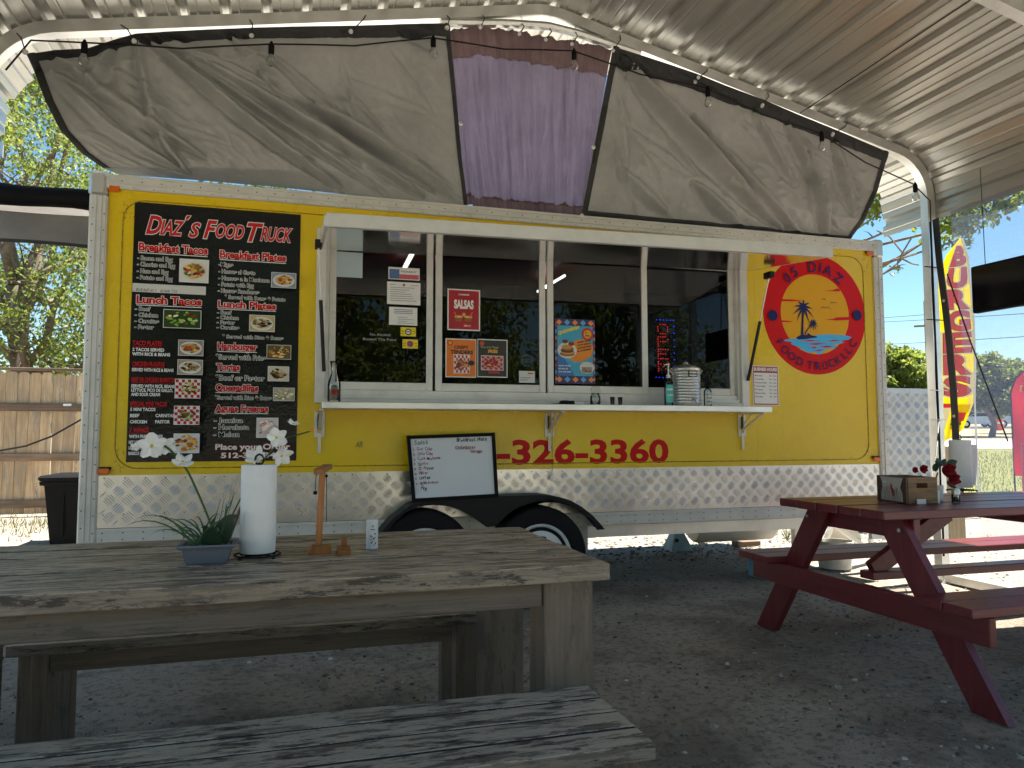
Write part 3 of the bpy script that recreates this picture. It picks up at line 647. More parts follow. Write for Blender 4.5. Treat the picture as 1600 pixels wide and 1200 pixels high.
def wheel(cx, cz=.325):
    W = part(TR, 'wheel', MB().lathe((cx, -.02, cz), [(.05, -.1), (.06, .05)], 12, 1), M['galv'])
    R_ = .315; pr = [(.20, -.16), (.225, -.172), (.27, -.176), (.298, -.17), (.311, -.155), (R_, -.13), (R_, -.02), (.311, 0), (.27, .02), (.2, .01)]
    part(W, 'tyre', MB().lathe((cx, 0, cz), pr, 40, 1), M['rubber'], smooth=30)
    rm = MB()
    pr2 = [(.206, -.168), (.20, -.178), (.192, -.174), (.184, -.158), (.172, -.152), (.160, -.162), (.128, -.166)]
    n = 40
    for (ra, ya), (rb, yb) in zip(pr2, pr2[1:]):
        vs = [(cx+r*math.cos(2*math.pi*k/n), y, cz+r*math.sin(2*math.pi*k/n)) for r, y in ((ra, ya), (rb, yb)) for k in range(n)]
        rm.add(vs, [(k, (k+1) % n, n+(k+1) % n, n+k) for k in range(n)])
    # disc with eight openings between spokes
    for k in range(8):
        a0, a1 = 2*math.pi*k/8, 2*math.pi*(k+.62)/8
        def P_(r, a, y): return (cx+r*math.cos(a), y, cz+r*math.sin(a))
        for q in range(4):
            u, v = a0+(a1-a0)*q/4, a0+(a1-a0)*(q+1)/4; rm.add([P_(.129, u, -.166), P_(.129, v, -.166), P_(.09, v, -.170), P_(.09, u, -.170)], [(0, 1, 2, 3)])
    for k in range(24):
        u, v = 2*math.pi*k/24, 2*math.pi*(k+1)/24; rm.add([P_(.091, u, -.170), P_(.091, v, -.170), P_(.04, v, -.168), P_(.04, u, -.168)], [(0, 1, 2, 3)])
    part(W, 'rim', rm, M['rim'], smooth=40)
    hb = part(W, 'hub', MB().lathe((cx, 0, cz), [(.05, -.14), (.045, -.185), (.03, -.195)], 20, 1), M['galv'], smooth=40)
wheel(1.905); wheel(2.645)
part(TR, 'reflector', MB().box(2.08, 2.13, -.03, -.02, .39, .43), M['amber'])
part(TR, 'axle_frame', MB().box(1.7, 3.02, .2, .26, .3, .4), M['black_metal'])
part(TR, 'spring_hanger', MB().box(2.985, 3.035, .10, .14, .28, .41), M['galv'])
# lettering and the menu board
wl = Canvas(wallfn(-.0006))
wl.text('-326-3360', (2.401,0.917)[0], (3.641,0.9028)[0], .905, .158, RED, .032); 
pw = ((3.641,0.9028)[0]-(2.401,0.917)[0])
wl.text('512', 1.98, 2.38, .905, .158, RED, .032)
part(TR, 'phone_number', wl, M['print_vinyl'])
MX0, MX1, MZ0, MZ1 = .227, 1.153, .941, 2.445
mb_ = Canvas(lambda u, v, L_: (u, -.0035-.00022*L_, v))
bd = part(TR, 'menu_board', MB().box(MX0, MX1, -.0034, -.0004, MZ0, MZ1), M['black_plastic'])
mb_.rect(MX0, MZ0, MX1, MZ1, BLK)
K = .000835
def hdr(a, h, s): mb_.text(s, a[0], a[1], a[2], h*K, RED, .036, WHT, under=WHT, ow=.045)
def itm(a, h, s, c=WHT): mb_.text(s, a[0], a[1], a[2], h*K, (.01, .01, .01), .006, WHT, ow=.055)
def wht(a, h, s): mb_.text(s, a[0], a[1], a[2], h*K, (.85, .85, .83), .036)
# brush-lettered title, caps bigger than the rest
tx0 = (0.2918,2.239)[0]; tz = (0.2918,2.239)[1]+.026
def title(s, xa, xb, dz, h): mb_.text(s, xa, xb, tz+dz, h, rgb('#c4232b'), .03, WHT, shear=.32, ow=.03)
tt = [('D', 392, 500, 0, .11), ('IAZ', 485, 650, .0, .088), ("'", 655, 690, .06, .06), ('S', 680, 760, -.004, .088), ('F', 780, 875, -.004, .11), ('OOD', 865, 1065, .004, .085), ('T', 1085, 1200, -.006, .115), ('RUCK', 1180, 1410, .004, .085)]
for s, a, b_, dz, h in tt: title(s, MX0+(a-313)/1157*(MX1-MX0), MX0+(b_-313)/1157*(MX1-MX0), dz, h)
hdr((0.2569,0.6278,2.1600), 58, 'Breakfast Tacos'); hdr((0.6950,1.0719,2.1470), 55, 'Breakfast Plates')
itm((0.2525,0.4382,2.1048), 30, '- Bacon and Egg'); itm((0.2521,0.4523,2.0685), 30, '- Chorizo and Egg'); itm((0.2525,0.4171,2.0289), 30, '- Ham and Egg'); itm((0.2522,0.4413,1.9910), 30, '- Potato and Egg')
itm((0.6907,0.7701,2.0946), 30, '-Migas'); itm((0.6909,0.8955,2.0529), 30, '- Huevos al Gusto'); itm((0.6910,0.9787,2.0122), 30, '- Huevos a la Mexicana'); itm((0.6911,0.8890,1.9750), 30, '- Potato with Egg'); itm((0.6905,0.9209,1.9370), 30, '- Huevos Rancheros'); itm((0.7289,1.0724,1.9010), 28, '* Served with Beans & Potato')
mb_.rect(0.2311,1.9162,0.6235,1.9662, (.62, .61, .58)); mb_.hand('-BREAKFAST  BURRITO', (0.2377,1.921)[0], (0.2377,1.921)[1], .017, (.03, .03, .03), .1, .0, .72)
hdr((0.2549,0.6026,1.8526), 55, 'Lunch Tacos'); hdr((0.6926,1.0193,1.8483), 50, 'Lunch Plates')
for s, y, x1 in (('- Beef', 958, 418), ('- Chicken', 1000, 470), ('- Carnitas', 1042, 478), ('- Pastor', 1084, 445)):
    a = [0.2502,0.3242,1.8080]; zz = a[2]-(y-958)*K; itm((a[0], a[0]+(x1-320)*.00080, zz), 28, s)
for s, y, x1 in (('- Beef', 983, 985), ('- Chicken', 1018, 1035), ('- Pastor', 1052, 1010), ('- Carnitas', 1087, 1040)):
    a = [0.6896,0.7672,1.8068]; zz = a[2]-(y-983)*K*1.02; itm((a[0], a[0]+(x1-888)*.00081, zz), 27, s)
itm((0.7225,1.0645,1.6647), 26, '* Served with Rice & Beans')
def hd2(a, h, s): mb_.text(s, a[0], a[1], a[2], h*K, rgb('#c3202a'), .03, under=rgb('#c3202a'))
hd2((0.2436,0.3977,1.6072), 32, 'TACO PLATES'); wht((0.2439,0.4101,1.5740), 22, '2 TACOS SERVED'); wht((0.2432,0.4422,1.5483), 22, 'WITH RICE & BEANS')
hd2((0.2450,0.4148,1.4887), 30, 'CHICKEN FLAUTAS'); wht((0.2444,0.4632,1.4581), 22, 'SERVED WITH RICE & BEANS')
hd2((0.2455,0.4709,1.3995), 28, 'BEEF OR CHICKEN BURRITOS'); wht((0.2443,0.4758,1.3649), 22, 'SERVED WITH RICE, BEANS,'); wht((0.2450,0.4634,1.3418), 22, 'LETTUCE, PICO DE GALLO,'); wht((0.2450,0.3954,1.3171), 22, 'AND SOUR CREAM')
hd2((0.2437,0.4350,1.2620), 28, 'SPECIAL MINI TACOS'); wht((0.2439,0.3751,1.2316), 22, '5 MINI TACOS'); wht((0.2435,0.2912,1.1964), 22, 'BEEF'); wht((0.3754,0.4743,1.1971), 22, 'CARNITAS'); wht((0.2439,0.3320,1.1612), 22, 'CHICKEN'); wht((0.3749,0.4524,1.1616), 22, 'PASTOR')
hd2((0.2439,0.3447,1.1121), 30, '7 WINGS'); wht((0.2427,0.4167,1.0778), 22, 'WITH FRENCH FRIES'); wht((0.2423,0.3482,1.0452), 22, 'HOT, LEMON PEPPER'); wht((0.2425,0.3191,1.0142), 22, 'LIME PEPPER'); wht((0.2427,0.2977,0.9824), 22, 'BARBECUE')
hdr((0.6964,0.9176,1.5956), 52, 'Hamburger'); itm((0.6898,0.9654,1.5382), 36, '*Served with Fries'); hdr((0.6930,0.8230,1.4744), 48, 'Tortas'); itm((0.6912,0.9622,1.4148), 38, '*Beef or Pastor')
hdr((0.6920,0.9285,1.3528), 48, 'Quesadillas'); itm((0.6900,1.0080,1.3020), 30, '*Served with Rice & Beans'); hdr((0.6918,0.9882,1.2309), 48, 'Aguas Frescas')
itm((0.6894,0.8460,1.1668), 34, '- Jamica'); itm((0.6888,0.8815,1.1264), 34, '- Horchata'); itm((0.6883,0.8279,1.0843), 34, '- Melon')
mb_.text('Place your Order', *((0.6996,1.1161,1.0095)), 40*K, WHT, .03, RED, ow=.03); mb_.text('512-326-3490', *((0.7314,1.0988,0.9614)), 36*K, WHT, .03, RED, ow=.03)
TAN = [rgb('#c8913f'), rgb('#8c3b1d'), rgb('#e0b868'), rgb('#5c7a2a'), rgb('#b3441f'), rgb('#f0dfae')]
GRN = [rgb('#6f9a3a'), rgb('#3f6a22'), rgb('#e9dfae'), rgb('#9ac05a'), rgb('#7a3a1e'), rgb('#2d4a1c')]
BRN = [rgb('#6b3f20'), rgb('#3a2414'), rgb('#9c7a3a'), rgb('#c9a04c'), rgb('#4a5a20'), rgb('#d9c9a0')]
FRY = [rgb('#e0a94a'), rgb('#b56a20'), rgb('#8a3a14'), rgb('#f0cf7a')]
for spec in ((0.4832,1.9874,0.6344,2.1174, TAN, (.7, .68, .62), (.72, .7, .66)), (0.4065,1.7141,0.6026,1.8152, GRN, None, (.03, .06, .02)), (0.9929,1.9781,1.1302,2.0651, FRY, (.7, .7, .66), (.25, .3, .38)), (0.8750,1.7082,1.0124,1.8003, BRN, (.7, .7, .66), (.5, .4, .2)),
             (0.4946,1.5516,0.6232,1.6374, TAN, (.7, .7, .68), (.3, .25, .22)), (0.4947,1.4414,0.6236,1.5227, BRN, (.7, .7, .68), (.35, .3, .24)), (0.9770,1.5427,1.1095,1.6226, TAN, None, (.12, .1, .04)), (0.9862,1.4114,1.1003,1.4942, BRN, (.65, .6, .5), (.6, .55, .45)),
             (1.0183,1.2952,1.1341,1.3683, [rgb('#d9cfa5'), rgb('#b8a878'), rgb('#8a9a5a'), rgb('#e9e4cc')], None, (.4, .38, .3)), (0.4923,0.9958,0.6217,1.0996, FRY, None, (.7, .7, .7)), (0.9320,1.0819,1.0453,1.1899, [rgb('#c96a6a'), rgb('#d9b0a8'), rgb('#e9e0d8')], None, (.6, .6, .6))):
    mb_.food(*spec[:4], spec[4], plate=spec[5], bgc=spec[6], full=spec[5] is None)
for spec in ((0.4947,1.3037,0.6217,1.4068,), (0.4942,1.1548,0.6208,1.2545,)): mb_.food(*spec[:4] if len(spec) > 1 else spec[0], BRN+GRN, plate=None, bgc=(.7, .68, .66), check=rgb('#b3202c'), n=30)
part(bd, 'menu_print', mb_, M['print_gloss'])
# round logo
lg = Canvas(wallfn(-.0006)); CX, CZ, R0, R1 = 4.883, 1.995, .303, .455
YEL, LBL = rgb('#dba112'), rgb('#4db3e6')
lg.ell(CX, CZ, R1, R1, rgb('#cc0408'), 64); lg.ell(CX, CZ, R0, R0, YEL, 56)
lc = lambda pts: pts
for ptsx in ([(4.587,2.097),(4.675,2.097),(4.794,2.093),(4.674,2.082),(4.589,2.08)], [(4.968,2.178),(5.04,2.186),(5.093,2.204),(5.113,2.193),(5.107,2.18),(5.04,2.178)], [(4.963,1.958),(5.047,1.968),(5.069,1.979),(5.186,1.988),(5.185,1.964),(5.075,1.956)], [(4.582,1.937),(4.649,1.935),(4.69,1.931),(4.648,1.926),(4.587,1.923)]): lg.poly(ptsx, rgb('#cc0408'))
lg.poly([(4.473,2.412),(4.615,2.419),(4.651,2.349),(4.591,2.333),(4.495,2.322)], rgb('#cc0408')) if False else None
# water
lg.poly([(4.591,1.784),(4.63,1.798),(4.714,1.805),(4.785,1.817),(4.913,1.841),(4.999,1.847),(5.144,1.846),(5.205,1.833),(5.179,1.814),(5.099,1.802),(5.136,1.791),(5.083,1.774),(5.025,1.777),(5.065,1.762),(5.046,1.739),(4.995,1.738),(4.952,1.722),(4.929,1.699),(4.902,1.691),(4.873,1.71),(4.823,1.701),(4.781,1.716),(4.739,1.723),(4.761,1.736),(4.712,1.746),(4.657,1.765),(4.678,1.778)], LBL)
for ptsx in ([(4.728,1.786),(4.826,1.8),(4.912,1.798),(4.826,1.788)], [(4.783,1.767),(4.882,1.777),(4.982,1.776),(4.882,1.763)], [(4.91,1.752),(4.982,1.761),(5.039,1.756),(4.967,1.745)], [(4.969,1.797),(5.041,1.807),(5.113,1.807),(5.04,1.796)], [(4.824,1.744),(4.867,1.749),(4.895,1.744),(4.86,1.737)], [(4.852,1.721),(4.909,1.73),(4.952,1.728),(4.909,1.718)]): lg.poly(ptsx, rgb('#cc0408'))
lg.poly([(4.703,1.81),(4.743,1.831),(4.764,1.841),(4.792,1.832),(4.814,1.85),(4.842,1.834),(4.895,1.826),(4.884,1.819),(4.784,1.803),(4.728,1.798)], NAVY)
def palm(ox, oz, tx, tz, w0, w1, fr, k):
    lg.lay += 1; n = 6; P1 = [(ox+(tx-ox)*(i/n)**1.3, oz+(tz-oz)*i/n) for i in range(n+1)]
    for i in range(n): a = w0+(w1-w0)*i/n; b_ = w0+(w1-w0)*(i+1)/n; lg.poly([(P1[i][0]-a, P1[i][1]), (P1[i][0]+a, P1[i][1]), (P1[i+1][0]+b_, P1[i+1][1]), (P1[i+1][0]-b_, P1[i+1][1])], NAVY, lg.lay)
    for a in range(0, 360, 36):
        t = math.radians(a+14); q = [(0, 0)]; 
        for s_ in (.35, .7, 1.0): q.append((fr*s_*math.cos(t), fr*s_*math.sin(t)-fr*.42*s_*s_))
        lg.lay += 1
        for i in range(3):
            w_ = k*(1.0, .8, .45, .02)[i]; w2_ = k*(1.0, .8, .45, .02)[i+1]; nx_, nz_ = -math.sin(t), math.cos(t)
            lg.poly([(tx+q[i][0]-nx_*w_, tz+q[i][1]-nz_*w_), (tx+q[i+1][0]-nx_*w2_, tz+q[i+1][1]-nz_*w2_), (tx+q[i+1][0]+nx_*w2_, tz+q[i+1][1]+nz_*w2_), (tx+q[i][0]+nx_*w_, tz+q[i][1]+nz_*w_)], NAVY, lg.lay)
pa, pb_, pc_, pd_ = (4.76,1.832), (4.775,2.044), (4.782,1.837), (4.859,1.929)
palm(*pa, *pb_, .011, .006, .095, .011); palm(*pc_, *pd_, .006, .004, .045, .007)
for bx, s_ in (((4.972,2.043), 1.0), ((5.044,2.087), .65), ((4.957,2.11), .4)):
    for sg in (-1, 1):
        lg.lay += 1; pr = [(0, 0), (sg*.016, .010), (sg*.032, .006), (sg*.046, -.008)]
        for p, q in zip(pr, pr[1:]): lg.poly([(bx[0]+p[0]*s_, bx[1]+p[1]*s_-.0022), (bx[0]+q[0]*s_, bx[1]+q[1]*s_-.0012), (bx[0]+q[0]*s_, bx[1]+q[1]*s_+.0022), (bx[0]+p[0]*s_, bx[1]+p[1]*s_+.0022)], NAVY, lg.lay)
for ptn in ((265, 533), (793, 532)): pass
lg.ell((4.505,1.968)[0], (4.505,1.968)[1], .041, .041, NAVY, 20); lg.ell((5.257,2.002)[0], (5.257,2.002)[1], .041, .041, NAVY, 20)
lg.arc('05DIAZ', CX, CZ, .402, [133, 120, 93, 81.5, 70.5, 53], None, .082, NAVY, .008)
lg.arc('FOODTRUCKLLC', CX, CZ, .357, [214.5, 225.5, 236, 247.5, 261, 271, 280.5, 289.5, 299, 309, 317.5, 327], None, .062, NAVY, .008, inward=True)
part(TR, 'round_logo', lg, M['print_vinyl'])
sm = Canvas(wallfn(-.0006)); c_ = (1.22,1.443)
sm.text('AR', 1.50, 1.545, 1.02, .035, (.25, .2, .04), .03, shear=.3)
part(TR, 'faded_mark', sm, M['print_vinyl'])
# tongue box with tread plate
tg = MB().box(5.62, 6.30, .32, .36, .25, 1.475).box(5.51, 5.66, .30, .345, .30, 1.475, .002)
M['tread_shaded'] = alu('shaded_tread', (.42, .43, .45), .45, .8, dirt=.4)  # tread plate copy with the shade put into a darker colour
TG = part(TR, 'nose_shield', tg, M['tread_shaded']); t2 = MB(); tread(t2, 5.73, 6.29, .27, 1.465, lambda x, z, h: (x, .3198-h, z)); part(TG, 'tread_bars', t2, M['tread_shaded'], kind='stuff')
part(TG, 'yellow_strip', MB().box(5.665, 5.715, .312, .3195, .58, 1.474), M['yellow'])
part(TR, 'drawbar', MB().beam((4.9, .2, .42), (6.9, 1.0, .42), .06, .1).beam((4.9, 1.85, .42), (6.9, 1.05, .42), .06, .1), M['black_metal'])
part(TR, 'water_tank', MB().lathe((4.9, 1.2, .30), [(.13, -.4), (.15, -.37), (.15, .37), (.13, .4)], 18, 0), M['white_plastic'], smooth=40)
part(TR, 'landing_leg', MB().box(4.88, 4.93, .3, .35, .02, .42).box(4.86, 4.95, .28, .37, 0, .02), M['galv'])
part(TR, 'pivot_leg', MB().beam((4.55, 1.5, .42), (4.75, 1.45, .08), .05, .05), M['galv'])
# ================================================================== METAL CANOPY
CP = thing('metal_canopy', 'grey steel carport roof of ribbed sheets on galvanised tube arches over the tables', 'canopy', (2.7, -4, 0))
def fillet(p, q, r_, rad, n=8):
    p, q, r_ = Vector(p), Vector(q), Vector(r_); a = (p-q).normalized(); b = (r_-q).normalized(); ang = a.angle(b)/2; t = rad/math.tan(ang)
    A_, B_ = q+a*t, q+b*t; c = q+(a+b).normalized()*(rad/math.sin(ang)); va, vb = A_-c, B_-c; out = []
    tot = va.angle(vb)
    for i in range(n+1):
        s_ = i/n; out.append(c+(va*math.sin((1-s_)*tot)+vb*math.sin(s_*tot))/math.sin(tot))
    return out
PR, PL, PK = 5.775, -.50, (2.70, 3.885)
er, el = (5.775, 3.178), (-.50, 3.245)
def archpath(off=0, zlow=0.0, zl=None):
    R_, L_, Z = PR+off, PL-off, off*1.03
    P = [Vector((L_, zl if zl is not None else zlow))]
    P += fillet((L_, 0), (L_, el[1]+Z*.8), (PK[0], PK[1]+Z), .42+off)
    P += fillet((el[0], el[1]+Z), (PK[0], PK[1]+Z), (er[0], er[1]+Z), .5, 5)
    P += fillet((PK[0], PK[1]+Z), (R_, er[1]+Z*.8), (R_, 0), .36+off)
    P += [Vector((R_, zlow))]; return P
def sweep(mb, P, y, w_, h_):
    n = len(P); vs = []
    for i, p in enumerate(P):
        d = (P[min(i+1, n-1)]-P[max(i-1, 0)]).normalized(); nn = Vector((d.y, -d.x))
        for sx, sy in ((-1, -1), (1, -1), (1, 1), (-1, 1)): q = p+nn*sx*w_/2; vs.append((q.x, y+sy*h_/2, q.y))
    fs = [(i*4+k, i*4+(k+1) % 4, i*4+4+(k+1) % 4, i*4+4+k) for i in range(n-1) for k in range(4)]+[(3, 2, 1, 0), tuple(4*(n-1)+k for k in range(4))]
    return mb.add(vs, fs)
for y in (-.2, -1.72, -3.24, -4.76):
    AR = part(CP, 'arch_frame', sweep(MB(), archpath(), y, .07, .07), M['galv'], smooth=25)
    for xx in (PR, PL): part(AR, 'base_plate', MB().box(xx-.06, xx+.06, y-.08, y+.08, 0, .012), M['galv'])
# peak brace on the front arch
part(CP, 'peak_brace', MB().tube([(1.98, -.2, 3.695), (2.45, -.2, 3.762), (2.70, -.2, 3.785), (2.9, -.2, 3.768), (3.36, -.2, 3.69)], .028, 8), M['galv'])
for xx in (PR, PL): part(CP, 'base_rail', MB().box(xx-.035, xx+.035, -4.84, -.25, 0.013, .07), M['galv'])
# ribbed sheets
SP = archpath(.045, 2.73); 
cum = [0]
for a, b in zip(SP, SP[1:]): cum.append(cum[-1]+(b-a).length)
TOT = cum[-1]
def at_s(s):
    for i in range(len(SP)-1):
        if s <= cum[i+1] or i == len(SP)-2:
            f = (s-cum[i])/(cum[i+1]-cum[i]); return SP[i].lerp(SP[i+1], f), (SP[i+1]-SP[i]).normalized()
def smooth_n(s):
    a = at_s(max(0, s-.04))[1]; b = at_s(min(TOT, s+.04))[1]; d = (a+b).normalized(); return Vector((-d.y, d.x))
RIB = .2286; s0 = 0; npan = 0
YB, YFR = -5.15, .30
off0 = TOT-.13
while s0 < TOT-.05:
    s1 = min(TOT, s0+4*RIB); m = MB(); prof = []
    k = 0; s = s0
    # profile breakpoints measured along the arch, with raised ribs
    brk = []
    r = s0+RIB/2
    brk.append((s0, 0))
    while r < s1-.03:
        brk += [(r-.032, 0), (r-.018, .03), (r+.018, .03), (r+.032, 0), (r+RIB*.33-.008, 0), (r+RIB*.33, .004), (r+RIB*.33+.008, 0), (r+RIB*.66-.008, 0), (r+RIB*.66, .004), (r+RIB*.66+.008, 0)]
        r += RIB
    brk = [b for b in brk if b[0] <= s1]; brk.append((s1+.012 if s1 < TOT else s1, 0.0035 if s1 < TOT else 0))
    vs = []; ys = [YFR]+[YFR-(YFR-YB)*(i+1)/14 for i in range(14)]
    for yy in ys:
        for (s, h) in brk:
            p, _ = at_s(min(s, TOT)); nn = smooth_n(min(s, TOT)); sg = .0016*noise.noise(Vector((s*9, yy*2.1, 1)))
            q = p+nn*(h+sg); vs.append((q.x, yy, q.y))
    nb = len(brk); m.add(vs, [(j*nb+i, j*nb+i+1, (j+1)*nb+i+1, (j+1)*nb+i) for j in range(14) for i in range(nb-1)])
    part(CP, 'roof_panel', m, M['roofm']); s0 = s1; npan += 1
# screws through the ribs
scw = MB()
s = RIB/2
while s < TOT:
    p, d = at_s(s); nn = smooth_n(s)
    for yy in (-.2, -1.72, -3.24): q = p+nn*-.004; scw.lathe((q.x, yy+.045, q.y-.004), [(.006, -.006), (.006, .006)], 6, 2)
    s += RIB
part(CP, 'roof_screws', scw, M['galv'], kind='stuff')
part(CP, 'roof_cord', MB().tube([(4.62, -.22, 3.42), (4.62, -1.7, 3.445), (4.62, -3.2, 3.44)], .004, 5), M['black_metal'])

# ================================================================== TARPS
def poly_at(pts, u):
    pts = [Vector(p) for p in pts]; L_ = [0]
    for a, b in zip(pts, pts[1:]): L_.append(L_[-1]+(b-a).length)
    s = u*L_[-1]
    for i in range(len(pts)-1):
        if s <= L_[i+1] or i == len(pts)-2: return pts[i].lerp(pts[i+1], (s-L_[i])/(L_[i+1]-L_[i]))
def coons(top, bot, lef, rig):
    c00, c10, c01, c11 = Vector(bot[0]), Vector(bot[-1]), Vector(top[0]), Vector(top[-1])
    def fn(u, v):   # v=0 bottom
        return (poly_at(bot, u)*(1-v)+poly_at(top, u)*v)+(poly_at(lef, v)*(1-u)+poly_at(rig, v)*u)-(c00*(1-u)*(1-v)+c10*u*(1-v)+c01*(1-u)*v+c11*u*v)
    return fn
def folds(fn, lines, namp=.006, asp=3.0, seed=0):
    r_ = random.Random(seed); lines = list(lines)
    for _ in range(20):
        u0, v0 = r_.uniform(.02, .85), r_.uniform(.35, 1); L_ = r_.uniform(.12, .34); an = r_.gauss(-.9, .35); lines.append((u0, v0, min(.99, u0+L_*math.cos(an)*1.6/asp*1.6), max(.02, v0+L_*math.sin(an)*1.5), r_.uniform(.013, .026), r_.uniform(.006, .013)))
    def g_(u, v):
        p = fn(u, v); d = 0
        for (u0, v0, u1, v1, w_, a) in lines:
            dx, dy = (u1-u0)*asp, v1-v0; L2 = dx*dx+dy*dy; t = (((u-u0)*asp)*dx+(v-v0)*dy)/L2
            tt = max(0, min(1, t)); px, py = (u-u0)*asp-dx*tt, (v-v0)-dy*tt; q = math.hypot(px, py)
            sgn = (u-u0)*asp*dy-(v-v0)*dx; ww = w_*.62*(.35+.9*math.sin(math.pi*min(1, max(0, t*.9+.05))))
            d += a*math.exp(-(q/ww)**2)*(.4+.6*math.sin(math.pi*min(1, max(0, t))))-a*.5*math.exp(-((q-1.6*ww)/(ww))**2)*(1 if sgn > 0 else .4)
        e = min(1, 12*min(u, 1-u, v, 1-v)+.1)
        wr = noise.noise(Vector((u*asp*5, v*5, seed)))*namp*1.0+noise.noise(Vector((u*asp*16+v*5, v*14-u*8, seed+4)))*namp*.8
        rdg = (1-abs(noise.noise(Vector((u*asp*9+v*3, v*9, seed+9))))*2)**3*namp*.9
        return (p.x, p.y-(d*1.8+wr+rdg)*e, p.z)
    return g_
def strip(fnc, u0, v0, u1, v1, w_u, w_v, off):
    """hem band along an edge of the tarp"""
    mb = MB(); n = 140; vs = []; m_ = 5
    for i in range(n+1):
        t = i/n; u, v = u0+(u1-u0)*t, v0+(v1-v0)*t
        for k in range(m_+1):
            p = fnc(min(1, max(0, u+w_u*k/m_)), min(1, max(0, v+w_v*k/m_))); vs.append((p[0], p[1]-off-.004*math.sin(math.pi*k/m_), p[2]))
    mb.add(vs, [((m_+1)*i+k, (m_+1)*i+k+1, (m_+1)*(i+1)+k+1, (m_+1)*(i+1)+k) for i in range(n) for k in range(m_)]); return mb
YTOP = -.245
tl_top = [(-0.2738,-0.245,3.131),(-0.1451,-0.245,3.175),(0.0085,-0.245,3.206),(0.1325,-0.245,3.272),(0.2495,-0.245,3.33),(0.5385,-0.245,3.394),(0.8644,-0.245,3.461),(1.132,-0.245,3.511),(1.422,-0.245,3.561),(1.718,-0.245,3.617),(1.978,-0.245,3.666),(2.027,-0.245,3.666)]
tl_bot = [(0.1357,0.03,2.607),(0.5252,0.03,2.615),(0.9987,0.03,2.616),(1.502,0.03,2.606),(1.91,0.03,2.601),(2.212,0.03,2.602)]
tl_lef = [tl_bot[0]]+[(0.0748,-0.1,2.597),(-0.0304,-0.1,2.667),(-0.1392,-0.1,2.783),(-0.217,-0.1,2.938),(-0.2759,-0.1,3.095)]+[tl_top[0]]
tl_rig = [tl_bot[-1]]+[(2.139,-0.12,2.851),(2.1,-0.12,3.268)]+[tl_top[-1]]
FLF = [(.26, .97, .62, .0, .045, .05), (.27, .97, .74, .02, .035, .035), (.28, .97, .86, .04, .05, .045), (.3, .96, .98, .05, .035, .03), (.24, .95, .20, .1, .05, .03), (.05, .95, .28, .25, .05, .03), (.02, .9, .2, .1, .06, .03),
       (.62, .55, .98, .02, .05, .035), (.5, .75, .9, .1, .04, .028), (.98, .85, .86, .97, .05, -.02), (.1, .75, .18, .95, .06, .03), (.45, .95, .6, .6, .04, .02)]
f1 = folds(coons(tl_top, tl_bot, tl_lef, tl_rig), FLF, .008, 3.0, 1)
T1 = thing('grey_tarp', 'large silver grey tarp with black hem, left of the lavender cloth above the trailer', 'tarp', (1.0, 0, 2.6), 'tarps closing the canopy gable')
part(T1, 'sheet', MB().grid(f1, 250, 100), M['tarp'], smooth=True)
for a in ((0, .995, 1, .995, 0, -.065), (.0, 0, .0, 1, .018, 0), (.999, 0, .999, 1, -.012, 0)): part(T1, 'hem', strip(f1, *a, .007), M['tarp_black'])
tr_top = [(3.144,-0.245,3.693),(3.484,-0.245,3.64),(3.758,-0.245,3.593),(4.03,-0.245,3.529),(4.298,-0.245,3.476),(4.58,-0.245,3.402),(4.88,-0.245,3.333),(5.379,-0.245,3.205)]
tr_bot = [(3.009,0.03,2.599),(3.46,0.03,2.599),(3.971,0.03,2.603),(4.51,0.03,2.606),(4.906,0.03,2.597),(5.246,0.03,2.602)]
tr_lef = [tr_bot[0]]+[(3.026,-0.12,2.922),(3.11,-0.12,3.333)]+[tr_top[0]]
tr_rig = [tr_bot[-1]]+[(5.267,-0.1,2.714),(5.396,-0.1,2.949)]+[tr_top[-1]]
FRF = [(.03, .96, .72, .05, .055, .055), (.04, .97, .55, .3, .035, .03), (.3, .75, .8, .0, .05, .04), (.62, .9, .78, .5, .04, .03), (.72, .75, .9, .0, .05, .035), (.35, .3, .58, .0, .05, .035), (.1, .3, .3, .05, .05, .025), (.8, .9, .95, .3, .05, .03), (.5, .9, .7, .45, .04, .025), (.02, .9, .12, .3, .04, .02)]
f2 = folds(coons(tr_top, tr_bot, tr_lef, tr_rig), FRF, .008, 2.2, 5)
T2 = thing('grey_tarp', 'silver grey tarp with black hem, right of the lavender cloth above the trailer', 'tarp', (4.3, 0, 2.6), 'tarps closing the canopy gable')
part(T2, 'sheet', MB().grid(f2, 220, 110), M['tarp'], smooth=True)
for a in ((0, .995, 1, .995, 0, -.10), (.001, 0, .001, 1, .018, 0), (.999, 0, .999, 1, -.018, 0), (0, .005, 1, .005, 0, .03)): part(T2, 'hem', strip(f2, *a, .007), M['tarp_black'])
tc_top = [(2.028,-0.2,3.64),(2.119,-0.2,3.68),(2.228,-0.2,3.723),(2.364,-0.2,3.71),(2.494,-0.2,3.722),(2.581,-0.2,3.71),(2.67,-0.2,3.715),(2.768,-0.2,3.704),(2.863,-0.2,3.714),(2.964,-0.2,3.703),(3.056,-0.2,3.712),(3.15,-0.2,3.69)]
tc_bot = [(2.204,0.05,2.615),(2.477,0.05,2.604),(2.75,0.05,2.605),(3.041,0.05,2.607)]
fcc = coons(tc_top, tc_bot, [tc_bot[0], tc_top[0]], [tc_bot[-1], tc_top[-1]])
